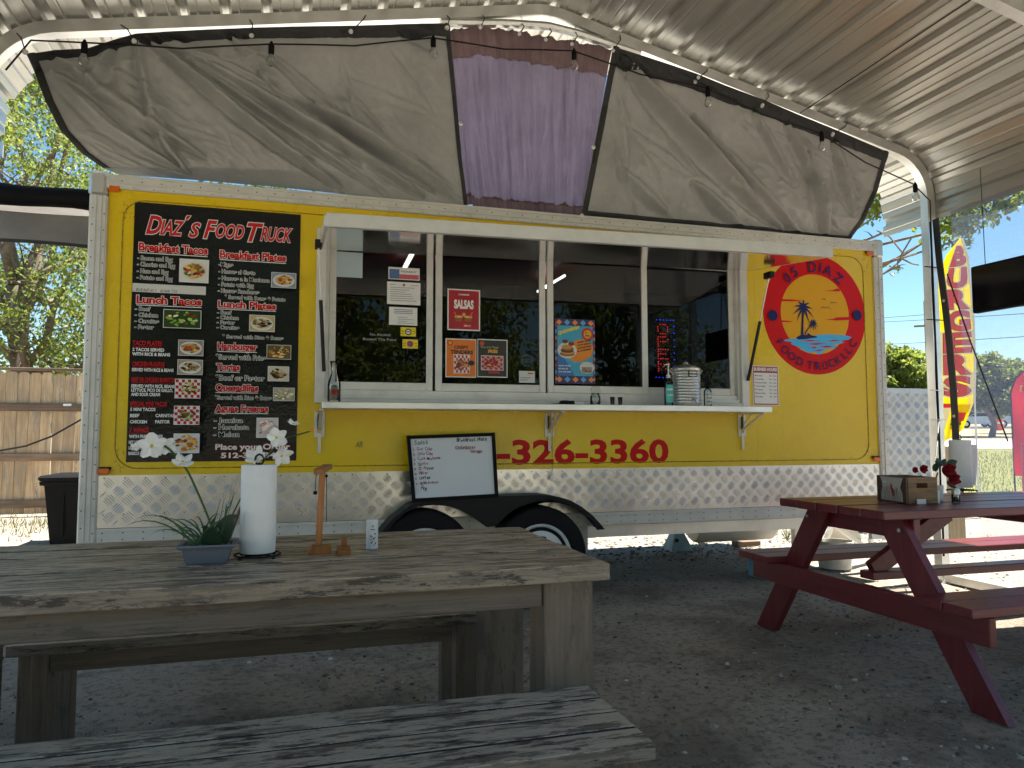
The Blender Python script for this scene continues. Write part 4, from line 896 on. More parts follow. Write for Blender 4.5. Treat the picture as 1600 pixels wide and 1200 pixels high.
def f3(u, v):
    p = fcc(u, v); a = 0
    for k, (fr, ph, am) in enumerate(((7, 0, .018), (13, 1.2, .014), (23, 2.2, .011), (37, .4, .008))):
        a += am*math.sin(fr*2*math.pi*(u+.06*(1-v)*math.sin(3+k)-.1*(1-v)*(u-.1))+ph)*(.5+.9*noise.noise(Vector((u*6, v*1.5, k))))
    a += .01*noise.noise(Vector((u*30-v*4, v*2, 8)))
    return (p.x, p.y-a, p.z)
T3 = thing('lavender_cloth', 'pleated lavender cloth with brown top band hanging between the two silver tarps', 'cloth', (2.6, 0, 2.6))
def sub(f, v0, v1, wob=0): return lambda u, v: f(u, (v0+(v1-v0)*v)+wob*math.sin(u*5)*(1-v))
part(T3, 'cloth_body', MB().grid(sub(f3, .05, .845), 150, 40), M['lavender'], smooth=True)
part(T3, 'top_band', MB().grid(sub(f3, .84, 1.0), 150, 14), M['brown_cloth'], smooth=True)
part(T3, 'bottom_band', MB().grid(lambda u, v: (lambda p: (p[0], p[1]-.004, p[2]))(f3(u, .06*v*(1+.35*noise.noise(Vector((u*14, 0, 0)))*v))), 150, 4), M['brown_cloth'], smooth=True)
part(T3, 'blue_edge', MB().grid(lambda u, v: (lambda p: (p[0], p[1]+.03, p[2]+.002+.05*v))(f3(u, .97)), 60, 2), M['blue_cloth'], smooth=True)
# grommets and ball ties
def grommet(par, p):
    part(par, 'grommet', MB().lathe((p[0], p[1], p[2]), [(.013, 0), (.015, -.004), (.009, -.006)], 10, 1), M['galv'])
for i, p in enumerate([(-0.2747,-0.262,3.133),(0.248,-0.262,3.273),(0.8595,-0.262,3.401),(1.421,-0.262,3.512),(2.007,-0.262,3.628)]): grommet(T1, p)
for p in [(2.113,-0.2,3.055)]: grommet(T1, p)
for p in [(3.747,-0.262,3.519),(4.274,-0.262,3.413),(4.864,-0.262,3.272)]: grommet(T2, p)
for p in [(3.017,-0.19,3.005)]+[(2.994,-0.03,2.585)]: grommet(T2, p)
tie_i = 0
TIE = ['at the far left end', 'above the left tarp near its left corner', 'at the middle of the left tarp', 'right of the middle of the left tarp', 'at the right corner of the left tarp', 'at the left corner of the lavender cloth', 'second on the lavender cloth', 'third on the lavender cloth', 'fourth on the lavender cloth', 'at the top left corner of the right tarp', 'first along the right tarp', 'second along the right tarp', 'third along the right tarp']
for (a, b, c) in zip([(-0.2689,-0.28,3.125),(0.2516,-0.28,3.264),(0.8607,-0.28,3.388),(1.42,-0.28,3.502),(2.004,-0.28,3.618),(2.217,-0.28,3.652),(2.474,-0.28,3.65),(2.651,-0.28,3.639),(2.832,-0.28,3.636),(3.123,-0.28,3.636),(3.757,-0.28,3.539),(4.262,-0.28,3.409),(4.849,-0.28,3.268)], [(-0.3598,-0.2,3.284),(0.1347,-0.2,3.407),(0.8282,-0.2,3.55),(1.527,-0.2,3.693),(2.006,-0.2,3.763),(2.244,-0.2,3.802),(2.511,-0.2,3.781),(2.706,-0.2,3.781),(2.887,-0.2,3.784),(3.212,-0.2,3.826),(3.882,-0.2,3.674),(4.365,-0.2,3.576),(5.063,-0.2,3.422)], TIE):
    t = thing('ball_tie', 'black elastic ball tie '+c, 'tie', a, 'elastic ties along the canopy arch')
    m_ = (Vector(a)+Vector(b))/2+Vector((.02, -.03, 0)); part(t, 'cord', MB().tube([a, m_, b, Vector(b)+Vector((.02, .03, .03))], .0035, 5), M['black_metal'])
    part(t, 'ball', MB().sphere((a[0], a[1]-.01, a[2]), .013, 8, 6), M['white_plastic'], smooth=True)
# string lights
BU = [(0.0128,-0.3,3.192),(0.9714,-0.3,3.329),(1.916,-0.3,3.512),(2.842,-0.3,3.567),(3.822,-0.3,3.448),(4.743,-0.3,3.238),(5.562,-0.3,2.939)]
CB = [Vector((-.36, -.27, 3.02)), Vector((-.25, -.27, 3.20))]
for i, p in enumerate(BU):
    if i:
        q = Vector(BU[i-1])
        for k in (1, 2, 3): f = k/4; CB.append(q.lerp(Vector(p), f)+Vector((0, .04, .05-.06*math.sin(math.pi*f)+.02)))
    CB.append(Vector(p)+Vector((0, .02, .03)))
CB += [Vector((5.735, -.262, 2.86)), Vector((5.735, -.262, 2.0)), Vector((5.735, -.262, .9))]
single('light_cable', MB().tube(CB, .005, 6), M['black_metal'], 'black string light cable running under the front arch and down the right post', 'cable', (0, 0, 0))
LB = ['first from the left', 'second from the left, on the left tarp', 'hanging just left of the lavender cloth', 'hanging before the lavender cloth', 'hanging on the left part of the right tarp', 'hanging on the right part of the right tarp', 'hanging by the bend of the right canopy post']
def bulb(p, lab):
    p = Vector(p); t = thing('string_light', 'clear string light bulb in black socket, '+lab, 'light bulb', p, 'string light bulbs under the arch')
    part(t, 'socket', MB().lathe((p.x, p.y, p.z), [(.006, .035), (.012, .02), (.017, .01), (.017, -.035), (.014, -.04)], 12), M['black_plastic'], smooth=40)
    part(t, 'bulb', MB().lathe((p.x, p.y, p.z), [(.013, -.04), (.016, -.05), (.026, -.072), (.028, -.088), (.022, -.105), (.008, -.114)], 14), M['clear'], smooth=True)
    part(t, 'filament', MB().tube([(p.x-.005, p.y, p.z-.05), (p.x-.007, p.y, p.z-.08), (p.x, p.y, p.z-.07), (p.x+.007, p.y, p.z-.08), (p.x+.005, p.y, p.z-.05)], .001, 4), M['galv'])
for p, l in zip(BU, LB): bulb(p, l)
pc = [(5.735, -.255, z) for z in np.linspace(2.7, .2, 12)]
single('power_cable', MB().tube([(x+.004*math.sin(i*2), y, z) for i, (x, y, z) in enumerate(pc)], .008, 6), M['black_plastic'], 'black power cable strapped down the right canopy post', 'cable', (5.735, -.25, 0))
for z in (2.35, 1.95, 1.42, 1.2):
    single('cable_tie', MB().beam((5.66, -.262, z), (5.83, -.262, z), .01, .006), M['white_plastic'] if z < 1.5 else M['black_plastic'], {2.35: 'black cable tie highest on the right canopy post', 1.95: 'second highest black cable tie on the right post', 1.42: 'upper white cable tie on the right canopy post', 1.2: 'lowest white cable tie on the right canopy post'}[z], 'cable tie', (5.73, -.26, z), 'cable ties on the right post')
single('stay_rope', MB().tube([(5.74, -.26, 1.2), (5.45, -.5, .95), (5.28, -.62, .80)], .004, 5), M['black_metal'], 'black cord running down from the right post to the wooden crate', 'cord', (5.74, -.26, 1.2))
# shade net on the right-hand side
NT_ = thing('shade_net', 'see-through bluish shade netting with black hem hanging on the right side of the canopy', 'netting', (5.8, -3, 1))
def netf(u, v):
    y = -.36-4.4*u; z = .35+(2.76-.35)*v+.0
    return (5.80+.02*math.sin(y*3+v*2)-.03*(1-v)*math.sin(y*1.3), y-.16*(1-v)*(1-u), z)
part(NT_, 'net', MB().grid(netf, 40, 14), M['net'], smooth=True)
hb = [(5.699,-0.34,2.696)]
hp_ = [(5.76, -0.2826, 2.717), (5.76, -0.3009, 2.38), (5.76, -0.332, 2.083), (5.76, -0.3571, 1.793), (5.76, -0.374, 1.46), (5.76, -0.3788, 1.226), (5.76, -0.3782, 0.9936)]
hm = MB(); vs = []
for p in hp_: vs += [(p[0]-.004, p[1]+.028, p[2]), (p[0]-.004, p[1]-.028, p[2]), (p[0]+.004, p[1]-.028, p[2]), (p[0]+.004, p[1]+.028, p[2])]
n = len(hp_); hm.add(vs, [(i*4+k, i*4+(k+1) % 4, i*4+4+(k+1) % 4, i*4+4+k) for i in range(n-1) for k in range(4)]+[(3, 2, 1, 0), tuple(4*(n-1)+k for k in range(4))])
part(NT_, 'hem', hm, M['tarp_black'])
for i in (2, 5): part(NT_, 'grommet', MB().lathe((hp_[i][0]-.006, hp_[i][1], hp_[i][2]), [(.012, .0), (.012, -.004)], 8, 0), M['galv'])
# television hanging under the eave
TVp = [(5.25, -1.032, 2.148), (5.25, -1.04, 1.852), (5.25, -1.376, 2.149)]
tv = thing('television', 'black flat television hanging under the right eave before the netting', 'television', (TVp[0][0], TVp[0][1]-.5, TVp[1][2]))
zt, zb, y0 = TVp[0][2], TVp[1][2], TVp[0][1]
part(tv, 'housing', MB().beam((5.25, y0, (zt+zb)/2), (5.30, y0-1.1, (zt+zb)/2), .05, (zt-zb), b=.008), M['black_plastic'])
part(tv, 'screen', MB().beam((5.222, y0-.015, (zt+zb)/2), (5.272, y0-1.085, (zt+zb)/2), .003, (zt-zb)-.03), simple('tv_screen', (.004, .004, .006), .12))
part(tv, 'hanging_strap', MB().beam((5.26, y0-.08, zt), (5.30, y0-.04, 2.78), .004, .008), M['black_metal']); part(tv, 'hanging_strap', MB().beam((5.28, y0-.8, zt), (5.32, y0-.8, 3.1), .004, .008), M['black_metal'])
single('hanging_wire', MB().tube([(5.5, -0.6063, 2.212), (5.5, -0.762, 1.733), (5.5, -0.8886, 1.38), (5.5, -1.008, 1.046)], .005, 5), M['black_metal'], 'thin dark rope slanting down behind the netting below the television', 'rope', (5.5, -.8, 1.5))

# ================================================================== SIDE AWNING on the left
LA = thing('side_awning', 'grey fabric side awning with rolled black top at the left end of the trailer', 'awning', (-1.5, 1.5, 2.2))
def lf(u, v):
    x = -3.2+3.2*u; z = 2.17+.20*v+.012*math.sin(u*9)*(1-v); return (x, .16-.05*(1-v)+.02*math.sin(x*5+v*3), z+.015*u)
part(LA, 'valance', MB().grid(lf, 60, 8), M['shade_grey'], smooth=True)
part(LA, 'valance_hem', MB().grid(lambda u, v: (lambda p: (p[0], p[1]-.004, p[2]-.012+.02*v))(lf(u, 0)), 60, 1), M['tarp_black'])
part(LA, 'awning_top', MB().grid(lambda u, v: (-3.2+3.2*u, .2+2.2*v, 2.49+.42*v+.03*math.sin(v*6)+.04*u), 10, 8), M['shade_grey'])
rl = MB()
for k in range(26):
    u = k/25; x = -3.2+3.2*u; c = (x, .12, 2.49+.03*u); rl.v += [(x, .12+.075*math.cos(t)*(1+.3*noise.noise(Vector((x*3, t, 0)))), 2.43+.035*u+.075*math.sin(t)*(.8+.5*noise.noise(Vector((x*2.5, t, 4))))) for t in (2*math.pi*j/12 for j in range(12))]
rl.f = [(i*12+j, i*12+(j+1) % 12, (i+1)*12+(j+1) % 12, (i+1)*12+j) for i in range(25) for j in range(12)]; rl.c = [None]*len(rl.f)
part(LA, 'rolled_cover', rl, M['black_plastic'], smooth=True)
part(LA, 'pole', MB().tube([(-3.1, .2, 0), (-3.1, .2, 2.5)], .02, 8).tube([(-3.1, 2.3, 0), (-3.1, 2.3, 2.6)], .02, 8), M['galv'])

# ================================================================== FENCE
FN = thing('wooden_fence', 'back of a cedar plank privacy fence with three brown rails left of the trailer', 'fence', (-3, 6.9, 0))
x = -7.5; i = 0
while x < 3.0:
    wd = .137; h = 1.96+random.uniform(-.012, .012)+.012*math.sin(x)
    dx, dy = random.uniform(-.002, .002), random.uniform(0, .006)
    part(FN, 'board', MB().prism_y([(x+dx, .03), (x+wd+dx, .03), (x+wd+dx, h-.03), (x+wd-.028+dx, h), (x+.028+dx, h), (x+dx, h-.03)], 6.93+dy, 6.946+dy), M['fence']); x += wd+random.uniform(.003, .009); i += 1
for z in (.17, .80, 1.48):
    for xa, xb in ((-7.5, -5.1), (-5.09, -2.7), (-2.69, -.3), (-.29, 2.1)):
        part(FN, 'rail', MB().box(xa, xb, 6.89, 6.929, z-.055, z+.05, .004), M['fence_rail'])
part(FN, 'top_cap', MB().box(-7.5, 3.0, 6.88, 6.99, 1.985, 2.02, .004), M['fence_rail'])
for xa in (-5.1, -.3): part(FN, 'post', MB().box(xa-.045, xa+.045, 6.80, 6.889, 0, 1.96, .004), M['fence_rail'])
single('sagging_cable', MB().tube([(-2.643, 6, 0.8852), (-2.371, 6, 0.9068), (-2.095, 6, 0.9609), (-1.816, 6, 1.08), (-1.441, 6, 1.325), (-1.174, 6, 1.509)], .012, 6), M['black_metal'], 'black cable sagging across the wooden fence', 'cable', (-2, 6, 1))
single('fence_bracket', MB().box(-1.93, -1.83, 6.875, 6.889, 1.50, 1.53), M['white_plastic'], 'small white bracket on the upper rail of the fence', 'bracket', (-1.9, 6.88, 1.5))
# wheeled bin
bn = thing('rubbish_bin', 'large black plastic wheeled bin standing before the fence behind the trailer corner', 'bin', (-.85, 3.95, 0))
def bx(z, w_, d_): return [(-.86-w_, 3.95-d_, z), (-.86+w_, 3.95-d_, z), (-.86+w_, 3.95+d_, z), (-.86-w_, 3.95+d_, z)]
bb = MB(); rings = [(0.02, .29, .26), (.5, .335, .3), (.60, .345, .31), (.605, .375, .34), (.64, .38, .345)]
vs = sum([bx(*r) for r in rings], []); bb.add(vs, [(i*4+k, i*4+(k+1) % 4, i*4+4+(k+1) % 4, i*4+4+k) for i in range(4) for k in range(4)]+[(3, 2, 1, 0), (16, 17, 18, 19)])
for k in (-.18, 0, .18): bb.box(-.86+k-.012, -.86+k+.012, 3.95-.31, 3.95-.29, .1, .5)
part(bn, 'tub', bb, M['black_plastic'])
part(bn, 'lid', MB().box(-1.25, -.47, 3.58, 4.32, .645, .70, .02), M['black_plastic'])
for s_ in (-1, 1): part(bn, 'wheel', MB().lathe((-.86+.3*s_, 4.25, .09), [(.09, -.03), (.09, .03)], 14, 0), M['rubber'])

# ================================================================== GREY TABLE AND BENCHES
GT = thing('weathered_table', 'big weathered grey wooden table holding the flower pot and paper roll', 'table', (1.2, -2.48, 0))
TX0, TX1, TY0, TY1 = .17, 1.925, -2.885, -2.075
nb = 6; wy = (TY1-TY0)/nb
for i in range(nb): part(GT, 'board', MB().box(TX0, TX1+random.uniform(-.0015, .0015), TY0+wy*i+.005, TY0+wy*(i+1)-.005, .72+random.uniform(-.001, .0005), .7605+random.uniform(-.0015, .0015), .0018), M['gw_x'])
for i in range(1, nb): part(GT, 'seam_strip', MB().box(TX0+.004, TX1-.004, TY0+wy*i-.0049, TY0+wy*i+.0049, .73, .7588), M['soil'])  # dark strip filling the gap between two boards
scw2 = MB()
for i in range(nb):
    for xx in (TX0+.09, .95, 1.83):
        for f in (.25, .75): scw2.lathe((xx+random.uniform(-.006, .006), TY0+wy*(i+f)+random.uniform(-.006, .006), .7608), [(.0042, 0), (.0036, .0008)], 8)
part(GT, 'screw_heads', scw2, M['rust'], kind='stuff')
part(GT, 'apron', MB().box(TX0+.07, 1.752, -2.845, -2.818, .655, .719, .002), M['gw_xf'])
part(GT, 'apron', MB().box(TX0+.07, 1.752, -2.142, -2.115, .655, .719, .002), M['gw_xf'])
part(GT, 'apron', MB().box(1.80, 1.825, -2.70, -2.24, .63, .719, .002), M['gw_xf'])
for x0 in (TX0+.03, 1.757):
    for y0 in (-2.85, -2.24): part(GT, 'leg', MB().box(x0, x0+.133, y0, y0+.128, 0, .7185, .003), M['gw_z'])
def bench(x0, x1, y0, y1, z, n, name, label):
    B = thing(name, label, 'bench', ((x0+x1)/2, (y0+y1)/2, 0), 'weathered benches of the grey table'); w_ = (y1-y0)/n
    for i in range(n): part(B, 'board', MB().box(x0, x1+random.uniform(-.001, .001), y0+w_*i+.004, y0+w_*(i+1)-.004, z-.036, z+random.uniform(-.0015, .0015), .0018), M['gw_b'])
    for i in range(1, n): part(B, 'seam_strip', MB().box(x0+.004, x1-.004, y0+w_*i-.0039, y0+w_*i+.0039, z-.03, z-.0016), M['soil'])  # dark strips between the bench boards
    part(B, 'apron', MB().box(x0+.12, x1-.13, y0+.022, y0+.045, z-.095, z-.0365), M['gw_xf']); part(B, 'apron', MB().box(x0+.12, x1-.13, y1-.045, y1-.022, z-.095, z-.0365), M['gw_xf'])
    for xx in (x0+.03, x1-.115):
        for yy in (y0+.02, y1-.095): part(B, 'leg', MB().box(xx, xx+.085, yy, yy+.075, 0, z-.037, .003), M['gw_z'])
bench(.38, 1.875, -3.222, -2.842, .452, 4, 'weathered_bench', 'weathered grey bench nearest the camera with worn pale boards')
bench(.30, 1.83, -2.0, -1.62, .447, 4, 'weathered_bench', 'dark weathered bench on the far side under the grey table')

# ================================================================== RED PICNIC TABLE
RT = thing('red_picnic_table', 'dark red painted picnic table with attached benches and crate on top', 'picnic table', (4.8, -1.65, 0))
RX0, RX1, RYC = 3.585, 6.02, -1.66
for i in range(5): part(RT, 'top_board', MB().box(RX0+random.uniform(-.006, .006), RX1, RYC-.3675+i*.147+.0045, RYC-.3675+(i+1)*.147-.0045, .722, .7605+random.uniform(-.0015, .0015), .004), M['rw_x'])
for i in range(1, 5): part(RT, 'seam_strip', MB().box(RX0+.01, RX1-.004, RYC-.3675+i*.147-.0044, RYC-.3675+i*.147+.0044, .73, .7588), M['soil'])  # dark strips set into the gaps of the top
for s_ in (-1, 1):
    for k in (0, 1):
        ya = RYC+s_*(.49+.14*k); yb = RYC+s_*(.49+.14*(k+1)); part(RT, 'bench_board', MB().box(RX0+.01, RX1, min(ya, yb)+.003, max(ya, yb)-.003, .397, .435, .004), M['rw_x'])
def leg(xc, s_):
    p0, p1 = Vector((RYC+s_*.71, .0)), Vector((RYC+s_*.225, .7215)); hw = .078
    pts = [(p0.x-hw, 0), (p0.x+hw, 0), (p1.x+hw, p1.y), (p1.x-hw, p1.y)]
    return MB().prism(pts, lambda p: (xc-.019, p[0], p[1]), lambda p: (xc+.019, p[0], p[1]))
for xc, o in ((3.74, -.0385), (5.86, .0385)):
    for s_ in (-1, 1): part(RT, 'leg', leg(xc, s_), M['rw_z'])
    part(RT, 'seat_brace', MB().box(xc+o-.018, xc+o+.018, RYC-.76, RYC+.76, .282, .3965, .004), M['rw_y'])
    part(RT, 'top_cleat', MB().box(xc-o-.018, xc-o+.018, RYC-.34, RYC+.34, .625, .7215, .003), M['rw_y'])
part(RT, 'top_cleat', MB().box(4.78, 4.818, RYC-.34, RYC+.34, .635, .7215, .003), M['rw_y'])
part(RT, 'centre_rail', MB().box(3.80, 5.80, RYC-.045, RYC+.045, .3975, .435, .003), M['rw_x'])
part(RT, 'diagonal_brace', MB().beam((3.83, RYC, .437), (4.30, RYC, .70), .04, .085, b=.003), M['rw_y'])
part(RT, 'diagonal_brace', MB().beam((5.78, RYC, .437), (5.35, RYC, .70), .04, .085, b=.003), M['rw_y'])
bl = MB()
for xb in (3.715,):
    for s_ in (-1, 1):
        for (yy, zz) in ((.33, .67), (.52, .35), (.58, .33)): bl.lathe((xb-.003, RYC+s_*yy*(.93 if zz > .5 else 1), zz), [(.009, 0), (.009, -.006)], 8, 0)
part(RT, 'bolts', bl, M['galv'], kind='stuff')
# ================================================================== THINGS ON THE GREY TABLE
TZ = .7605
# plant pot
px, py = .93, -2.56
PP = thing('orchid_pot', 'grey rectangular pot with artificial white orchids and grass blades', 'potted plant', (px, py, TZ))
def rect_rings(cx, cy, rings):
    vs = []; 
    for (a, b, z) in rings: vs += [(cx-a, cy-b, z), (cx+a, cy-b, z), (cx+a, cy+b, z), (cx-a, cy+b, z)]
    return vs, [(i*4+k, i*4+(k+1) % 4, i*4+4+(k+1) % 4, i*4+4+k) for i in range(len(rings)-1) for k in range(4)]
pv, pf = rect_rings(px, py, [(.047, .034, TZ+.001), (.05, .037, TZ+.006), (.058, .043, TZ+.040), (.068, .05, TZ+.043), (.071, .053, TZ+.048), (.069, .051, TZ+.052), (.060, .043, TZ+.051), (.058, .041, TZ+.038)])
pm = MB().add(pv, pf+[(3, 2, 1, 0)]); pot = part(PP, 'pot', pm, M['pot'])
part(pot, 'rim', MB().add(*[x for x in rect_rings(px, py, [(.064, .047, TZ+.0425), (.064, .047, TZ+.0405)])]), M['pot'])
part(PP, 'soil', MB().grid(lambda u, v: (px-.058+.116*u, py-.041+.082*v, TZ+.042+.006*noise.noise(Vector((u*9, v*7, 0)))), 16, 12), M['soil'])
pb = MB()
for _ in range(60): pb.sphere((px+random.uniform(-.053, .053), py+random.uniform(-.036, .036), TZ+.045), random.uniform(.003, .006), 6, 4)
part(PP, 'pebbles', pb, simple('pebble', rgb('#6d6257'), .8, nscale=30), kind='stuff')
def ribbon(pts, w0, w1, bend=0):
    mb = MB(); n = len(pts); vs = []
    for i, p in enumerate(pts):
        p = Vector(p); d = (Vector(pts[min(i+1, n-1)])-Vector(pts[max(i-1, 0)])).normalized(); sd = d.cross(Vector((0, -1, .25))).normalized()
        t = i/(n-1); ww = (w0*(1-t)+w1*t)*(math.sin(math.pi*min(1, t*1.0+.12))**.5 if w1 == 0 else 1); vs += [p-sd*ww, p+Vector((0, .15, 0))*ww, p+sd*ww]
    mb.add(vs, [(i*3+k, i*3+k+1, i*3+k+4, i*3+k+3) for i in range(n-1) for k in (0, 1)]); return mb
def arcpts(p, dx, dy, h, droop, n=9):
    return [(p[0]+dx*t, p[1]+dy*t, p[2]+h*math.sin(min(1.0, t*1.0)*math.pi*.62)/1.0-droop*t**2.6) for t in (i/(n-1) for i in range(n))]
for k in range(30):
    x0 = px-.015+random.uniform(-.02, .02); y0 = py+random.uniform(-.02, .02); far = k < 22
    if far: pts = arcpts((x0, y0, TZ+.045), random.uniform(-.2, .02) if k < 13 else random.uniform(0, .1), random.uniform(-.05, .05), random.uniform(.045, .11), random.uniform(.02, .07)); w0 = .0032
    else: pts = [(x0+.03+(.03+.06*(k-22)/12)*t, y0+.01*t, TZ+.045+random.uniform(.17, .25)*t-.01*t*t) for t in (i/7 for i in range(8))]; w0 = .0016
    part(PP, 'grass_blade', ribbon(pts, w0, 0), M['blade'])
for (a, b, c, d, e) in (((.01, -.01), (.06, -.02), .075, .034, 0), ((-.005, -.02), (.03, -.045), .045, .036, 1), ((0, 0), (-.03, -.03), .05, .02, 0), ((.01, 0), (.06, .0), .075, .02, 0)):
    P0_ = (px+.01+a[0], py+a[1], TZ+.046); pts = [(P0_[0]+b[0]*t, P0_[1]+b[1]*t, P0_[2]+c*math.sin(t*2.0)) for t in (i/8 for i in range(9))]
    part(PP, 'broad_leaf', ribbon(pts, d, 0), M['dark_leaf'], smooth=True)
def tokp(a): return Vector(a)
S1 = [Vector((px+.012, py, TZ+.045)), Vector((px+.005, py-.005, .86)), tokp((0.8866,-2.565,0.9763)), tokp((0.8592,-2.565,1.023)), tokp((0.8269,-2.57,1.06)), tokp((0.794,-2.575,1.077))]
S2 = [Vector((px+.03, py+.01, TZ+.045)), Vector((px+.055, py+.03, .88)), tokp((1.032,-2.48,0.9776)), tokp((1.07,-2.5,1.036)), tokp((1.107,-2.52,1.078)), tokp((1.144,-2.53,1.092)), tokp((1.181,-2.53,1.103))]
def smoothpts(P, n=24):
    out = []
    for i in range(len(P)-1):
        p0, p1, p2, p3 = P[max(i-1, 0)], P[i], P[i+1], P[min(i+2, len(P)-1)]
        for k in range(5): t = k/5; out.append(.5*((2*p1)+(-p0+p2)*t+(2*p0-5*p1+4*p2-p3)*t*t+(-p0+3*p1-3*p2+p3)*t**3))
    return out+[P[-1]]
part(PP, 'stem', MB().tube(smoothpts(S1), .003, 6), M['blade']); part(PP, 'stem', MB().tube(smoothpts(S2), .0022, 6), M['blade'])
part(PP, 'bud', MB().sphere((1.188,-2.53,1.105), .005, 8, 6, (1.3, 1, 1)), simple('orange_bud', rgb('#d98a1c'), .5))
part(PP, 'wood_stick', MB().beam((px+.045, py+.03, TZ+.045), (px+.075, py+.05, .90), .006, .006), M['wood_dark'])
def petal(c, dirv, L_, W_, cup=.3, nrm=Vector((0, -1, .15))):
    d = Vector(dirv).normalized(); sdv = d.cross(nrm).normalized(); nn = sdv.cross(d); m = MB(); vs = []; N = 6
    for i in range(N+1):
        t = i/N; wv = W_*math.sin(math.pi*(t*.86+.09))**.75
        for k in (-1, -.5, 0, .5, 1): vs.append(c+d*L_*t+sdv*wv*k+nn*(cup*L_*(t*t*.5)-abs(k)**2*W_*.35))
    m.add(vs, [(i*5+k, i*5+k+1, i*5+k+6, i*5+k+5) for i in range(N) for k in range(4)]); return m
def flower(c, r, tilt=0, nrm=(0, -1, .15)):
    c = Vector(c); F = part(PP, 'orchid_flower', MB().sphere(c, r*.13, 8, 6), simple_yel, smooth=True)
    nn = Vector(nrm).normalized(); ax = nn.orthogonal().normalized(); ay = nn.cross(ax)
    for k in range(5):
        a = math.radians(72*k+tilt); d = ax*math.cos(a)+ay*math.sin(a)-nn*.0+nn*.25
        part(F, 'petal', petal(c, d, r*random.uniform(.9, 1.1), r*(.46 if k % 2 else .36), .35, nn), M['petal'], smooth=True)
simple_yel = simple('orchid_centre', rgb('#c9b43a'), .6)
flower((0.7907,-2.58,1.065), .036, 10); flower((0.8199,-2.565,1.065), .026, 40, (.4, -1, .1)); flower((0.8643,-2.58,1.024), .03, 70, (.1, -.6, .8)); flower((0.7499,-2.56,1.063), .012, 0)
flower((1.094,-2.56,1.086), .030, 25, (.2, -1, .3)); flower((1.04,-2.5,1.033), .032, 55, (-.3, -.8, .7)); flower((1.107,-2.49,1.035), .032, 15, (.5, -.9, -.5)); flower((1.137,-2.53,1.124), .018, 5, (.2, -.4, .9))
# paper towel roll on wire stand
def towel(cx, cy, r, z0, h, label, loose=0, sheet=0):
    t = thing('paper_towel_roll', label, 'paper towels', (cx, cy, TZ), 'paper towel rolls on stands')
    part(t, 'roll', MB().lathe((cx, cy, 0), [(r*.3, z0), (r*.97, z0+.0005), (r, z0+.003), (r*1.012, z0+h*.3), (r, z0+h*.6), (r*1.006, z0+h-.003), (r*.97, z0+h), (.02, z0+h+.0005), (.0195, z0+h-.03)], 40), M['paper'], smooth=35)
    W = MB(); zr = TZ+.010
    for rr, zz in ((r*1.28, zr), (r*.75, zr+.002)): W.tube([(cx+rr*math.cos(2*math.pi*k/28), cy+rr*math.sin(2*math.pi*k/28), zz) for k in range(29)], .0026, 6)
    for k in range(4): a = math.pi/4+k*math.pi/2; W.tube([(cx, cy, zr), (cx+r*1.28*math.cos(a), cy+r*1.28*math.sin(a), zr)], .0022, 5); W.sphere((cx+r*1.28*math.cos(a), cy+r*1.28*math.sin(a), TZ+.0065), .006, 8, 6)
    W.tube([(cx, cy, zr), (cx, cy, z0+h+.006)], .003, 6)
    W.tube([(cx+.011*math.sin(q), cy, z0+h+.014-.014*math.cos(q)) for q in (2*math.pi*k/16*1.0+.0 for k in range(17))], .0028, 6)
    part(t, 'wire_stand', W, M['black_metal'])
    if sheet: part(t, 'loose_sheet', MB().grid(lambda u, v: (cx+r*.6+(.085-.025*(1-v)**2)*u, cy-r*.8+.05*u+.012*math.sin(u*5), z0+.012+(h*.90-.012)*v), 10, 10), M['paper'], smooth=True)
    return t
towel((1.05,-2.514,0.76)[0], (1.05,-2.514,0.76)[1], .0465, .776, .236, 'tall white paper towel roll on black wire stand beside the grey pot')
# wooden hook game
wx, wy_ = (1.215,-2.496,0.76)[0], (1.215,-2.496,0.76)[1]
HG = thing('wooden_hook_game', 'small varnished wooden hook game with upright post and hanging cord', 'table game', (wx, wy_, TZ))
part(HG, 'base', MB().prism_y([(wx-.033, TZ+.001), (wx+.03, TZ+.001), (wx+.03, TZ+.024), (wx-.022, TZ+.024), (wx-.033, TZ+.012)], wy_-.028, wy_+.03), M['cedar_small'])
part(HG, 'post', MB().beam((wx-.004, wy_+.004, TZ+.024), (wx+.004, wy_+.004, 1.004), .0165, .022, upv=(0, 1, 0), b=.001), M['cedar_small'])
part(HG, 'arm', MB().beam((wx-.010, wy_-.05, .992), (wx+.02, wy_+.05, 1.002), .026, .014, b=.001), M['cedar_small'])
part(HG, 'cord', MB().tube([(wx-.014, wy_-.012, .985), (wx-.016, wy_-.012, .94)], .0012, 5).tube([(wx+.014, wy_-.012, .985), (wx+.016, wy_-.014, .85)], .0011, 5), M['black_metal'])
part(HG, 'bead', MB().sphere((wx+.014, wy_-.012, .978), .0045, 8, 6).sphere((wx-.016, wy_-.012, .932), .006, 8, 6), M['black_plastic'], smooth=True)
part(HG, 'hook', MB().tube([(wx+.016+.007*math.cos(t), wy_-.014, .843+.007*math.sin(t)) for t in (1.6-k*.5 for k in range(9))], .0008, 4), M['galv'])
w2x, w2y = (1.277,-2.514,0.76)[0], (1.277,-2.514,0.76)[1]
WB = thing('wooden_peg_block', 'small wooden block with short peg beside the hook game', 'wood block', (w2x, w2y, TZ))
part(WB, 'base', MB().box(w2x-.017, w2x+.019, w2y-.026, w2y+.022, TZ+.001, TZ+.014, .001).box(w2x-.016, w2x+.018, w2y-.015, w2y+.021, TZ+.0145, TZ+.022), M['cedar_small'])
part(WB, 'peg', MB().box(w2x-.005, w2x+.010, w2y-.006, w2y+.01, TZ+.0225, TZ+.045, .001), M['cedar_small'])
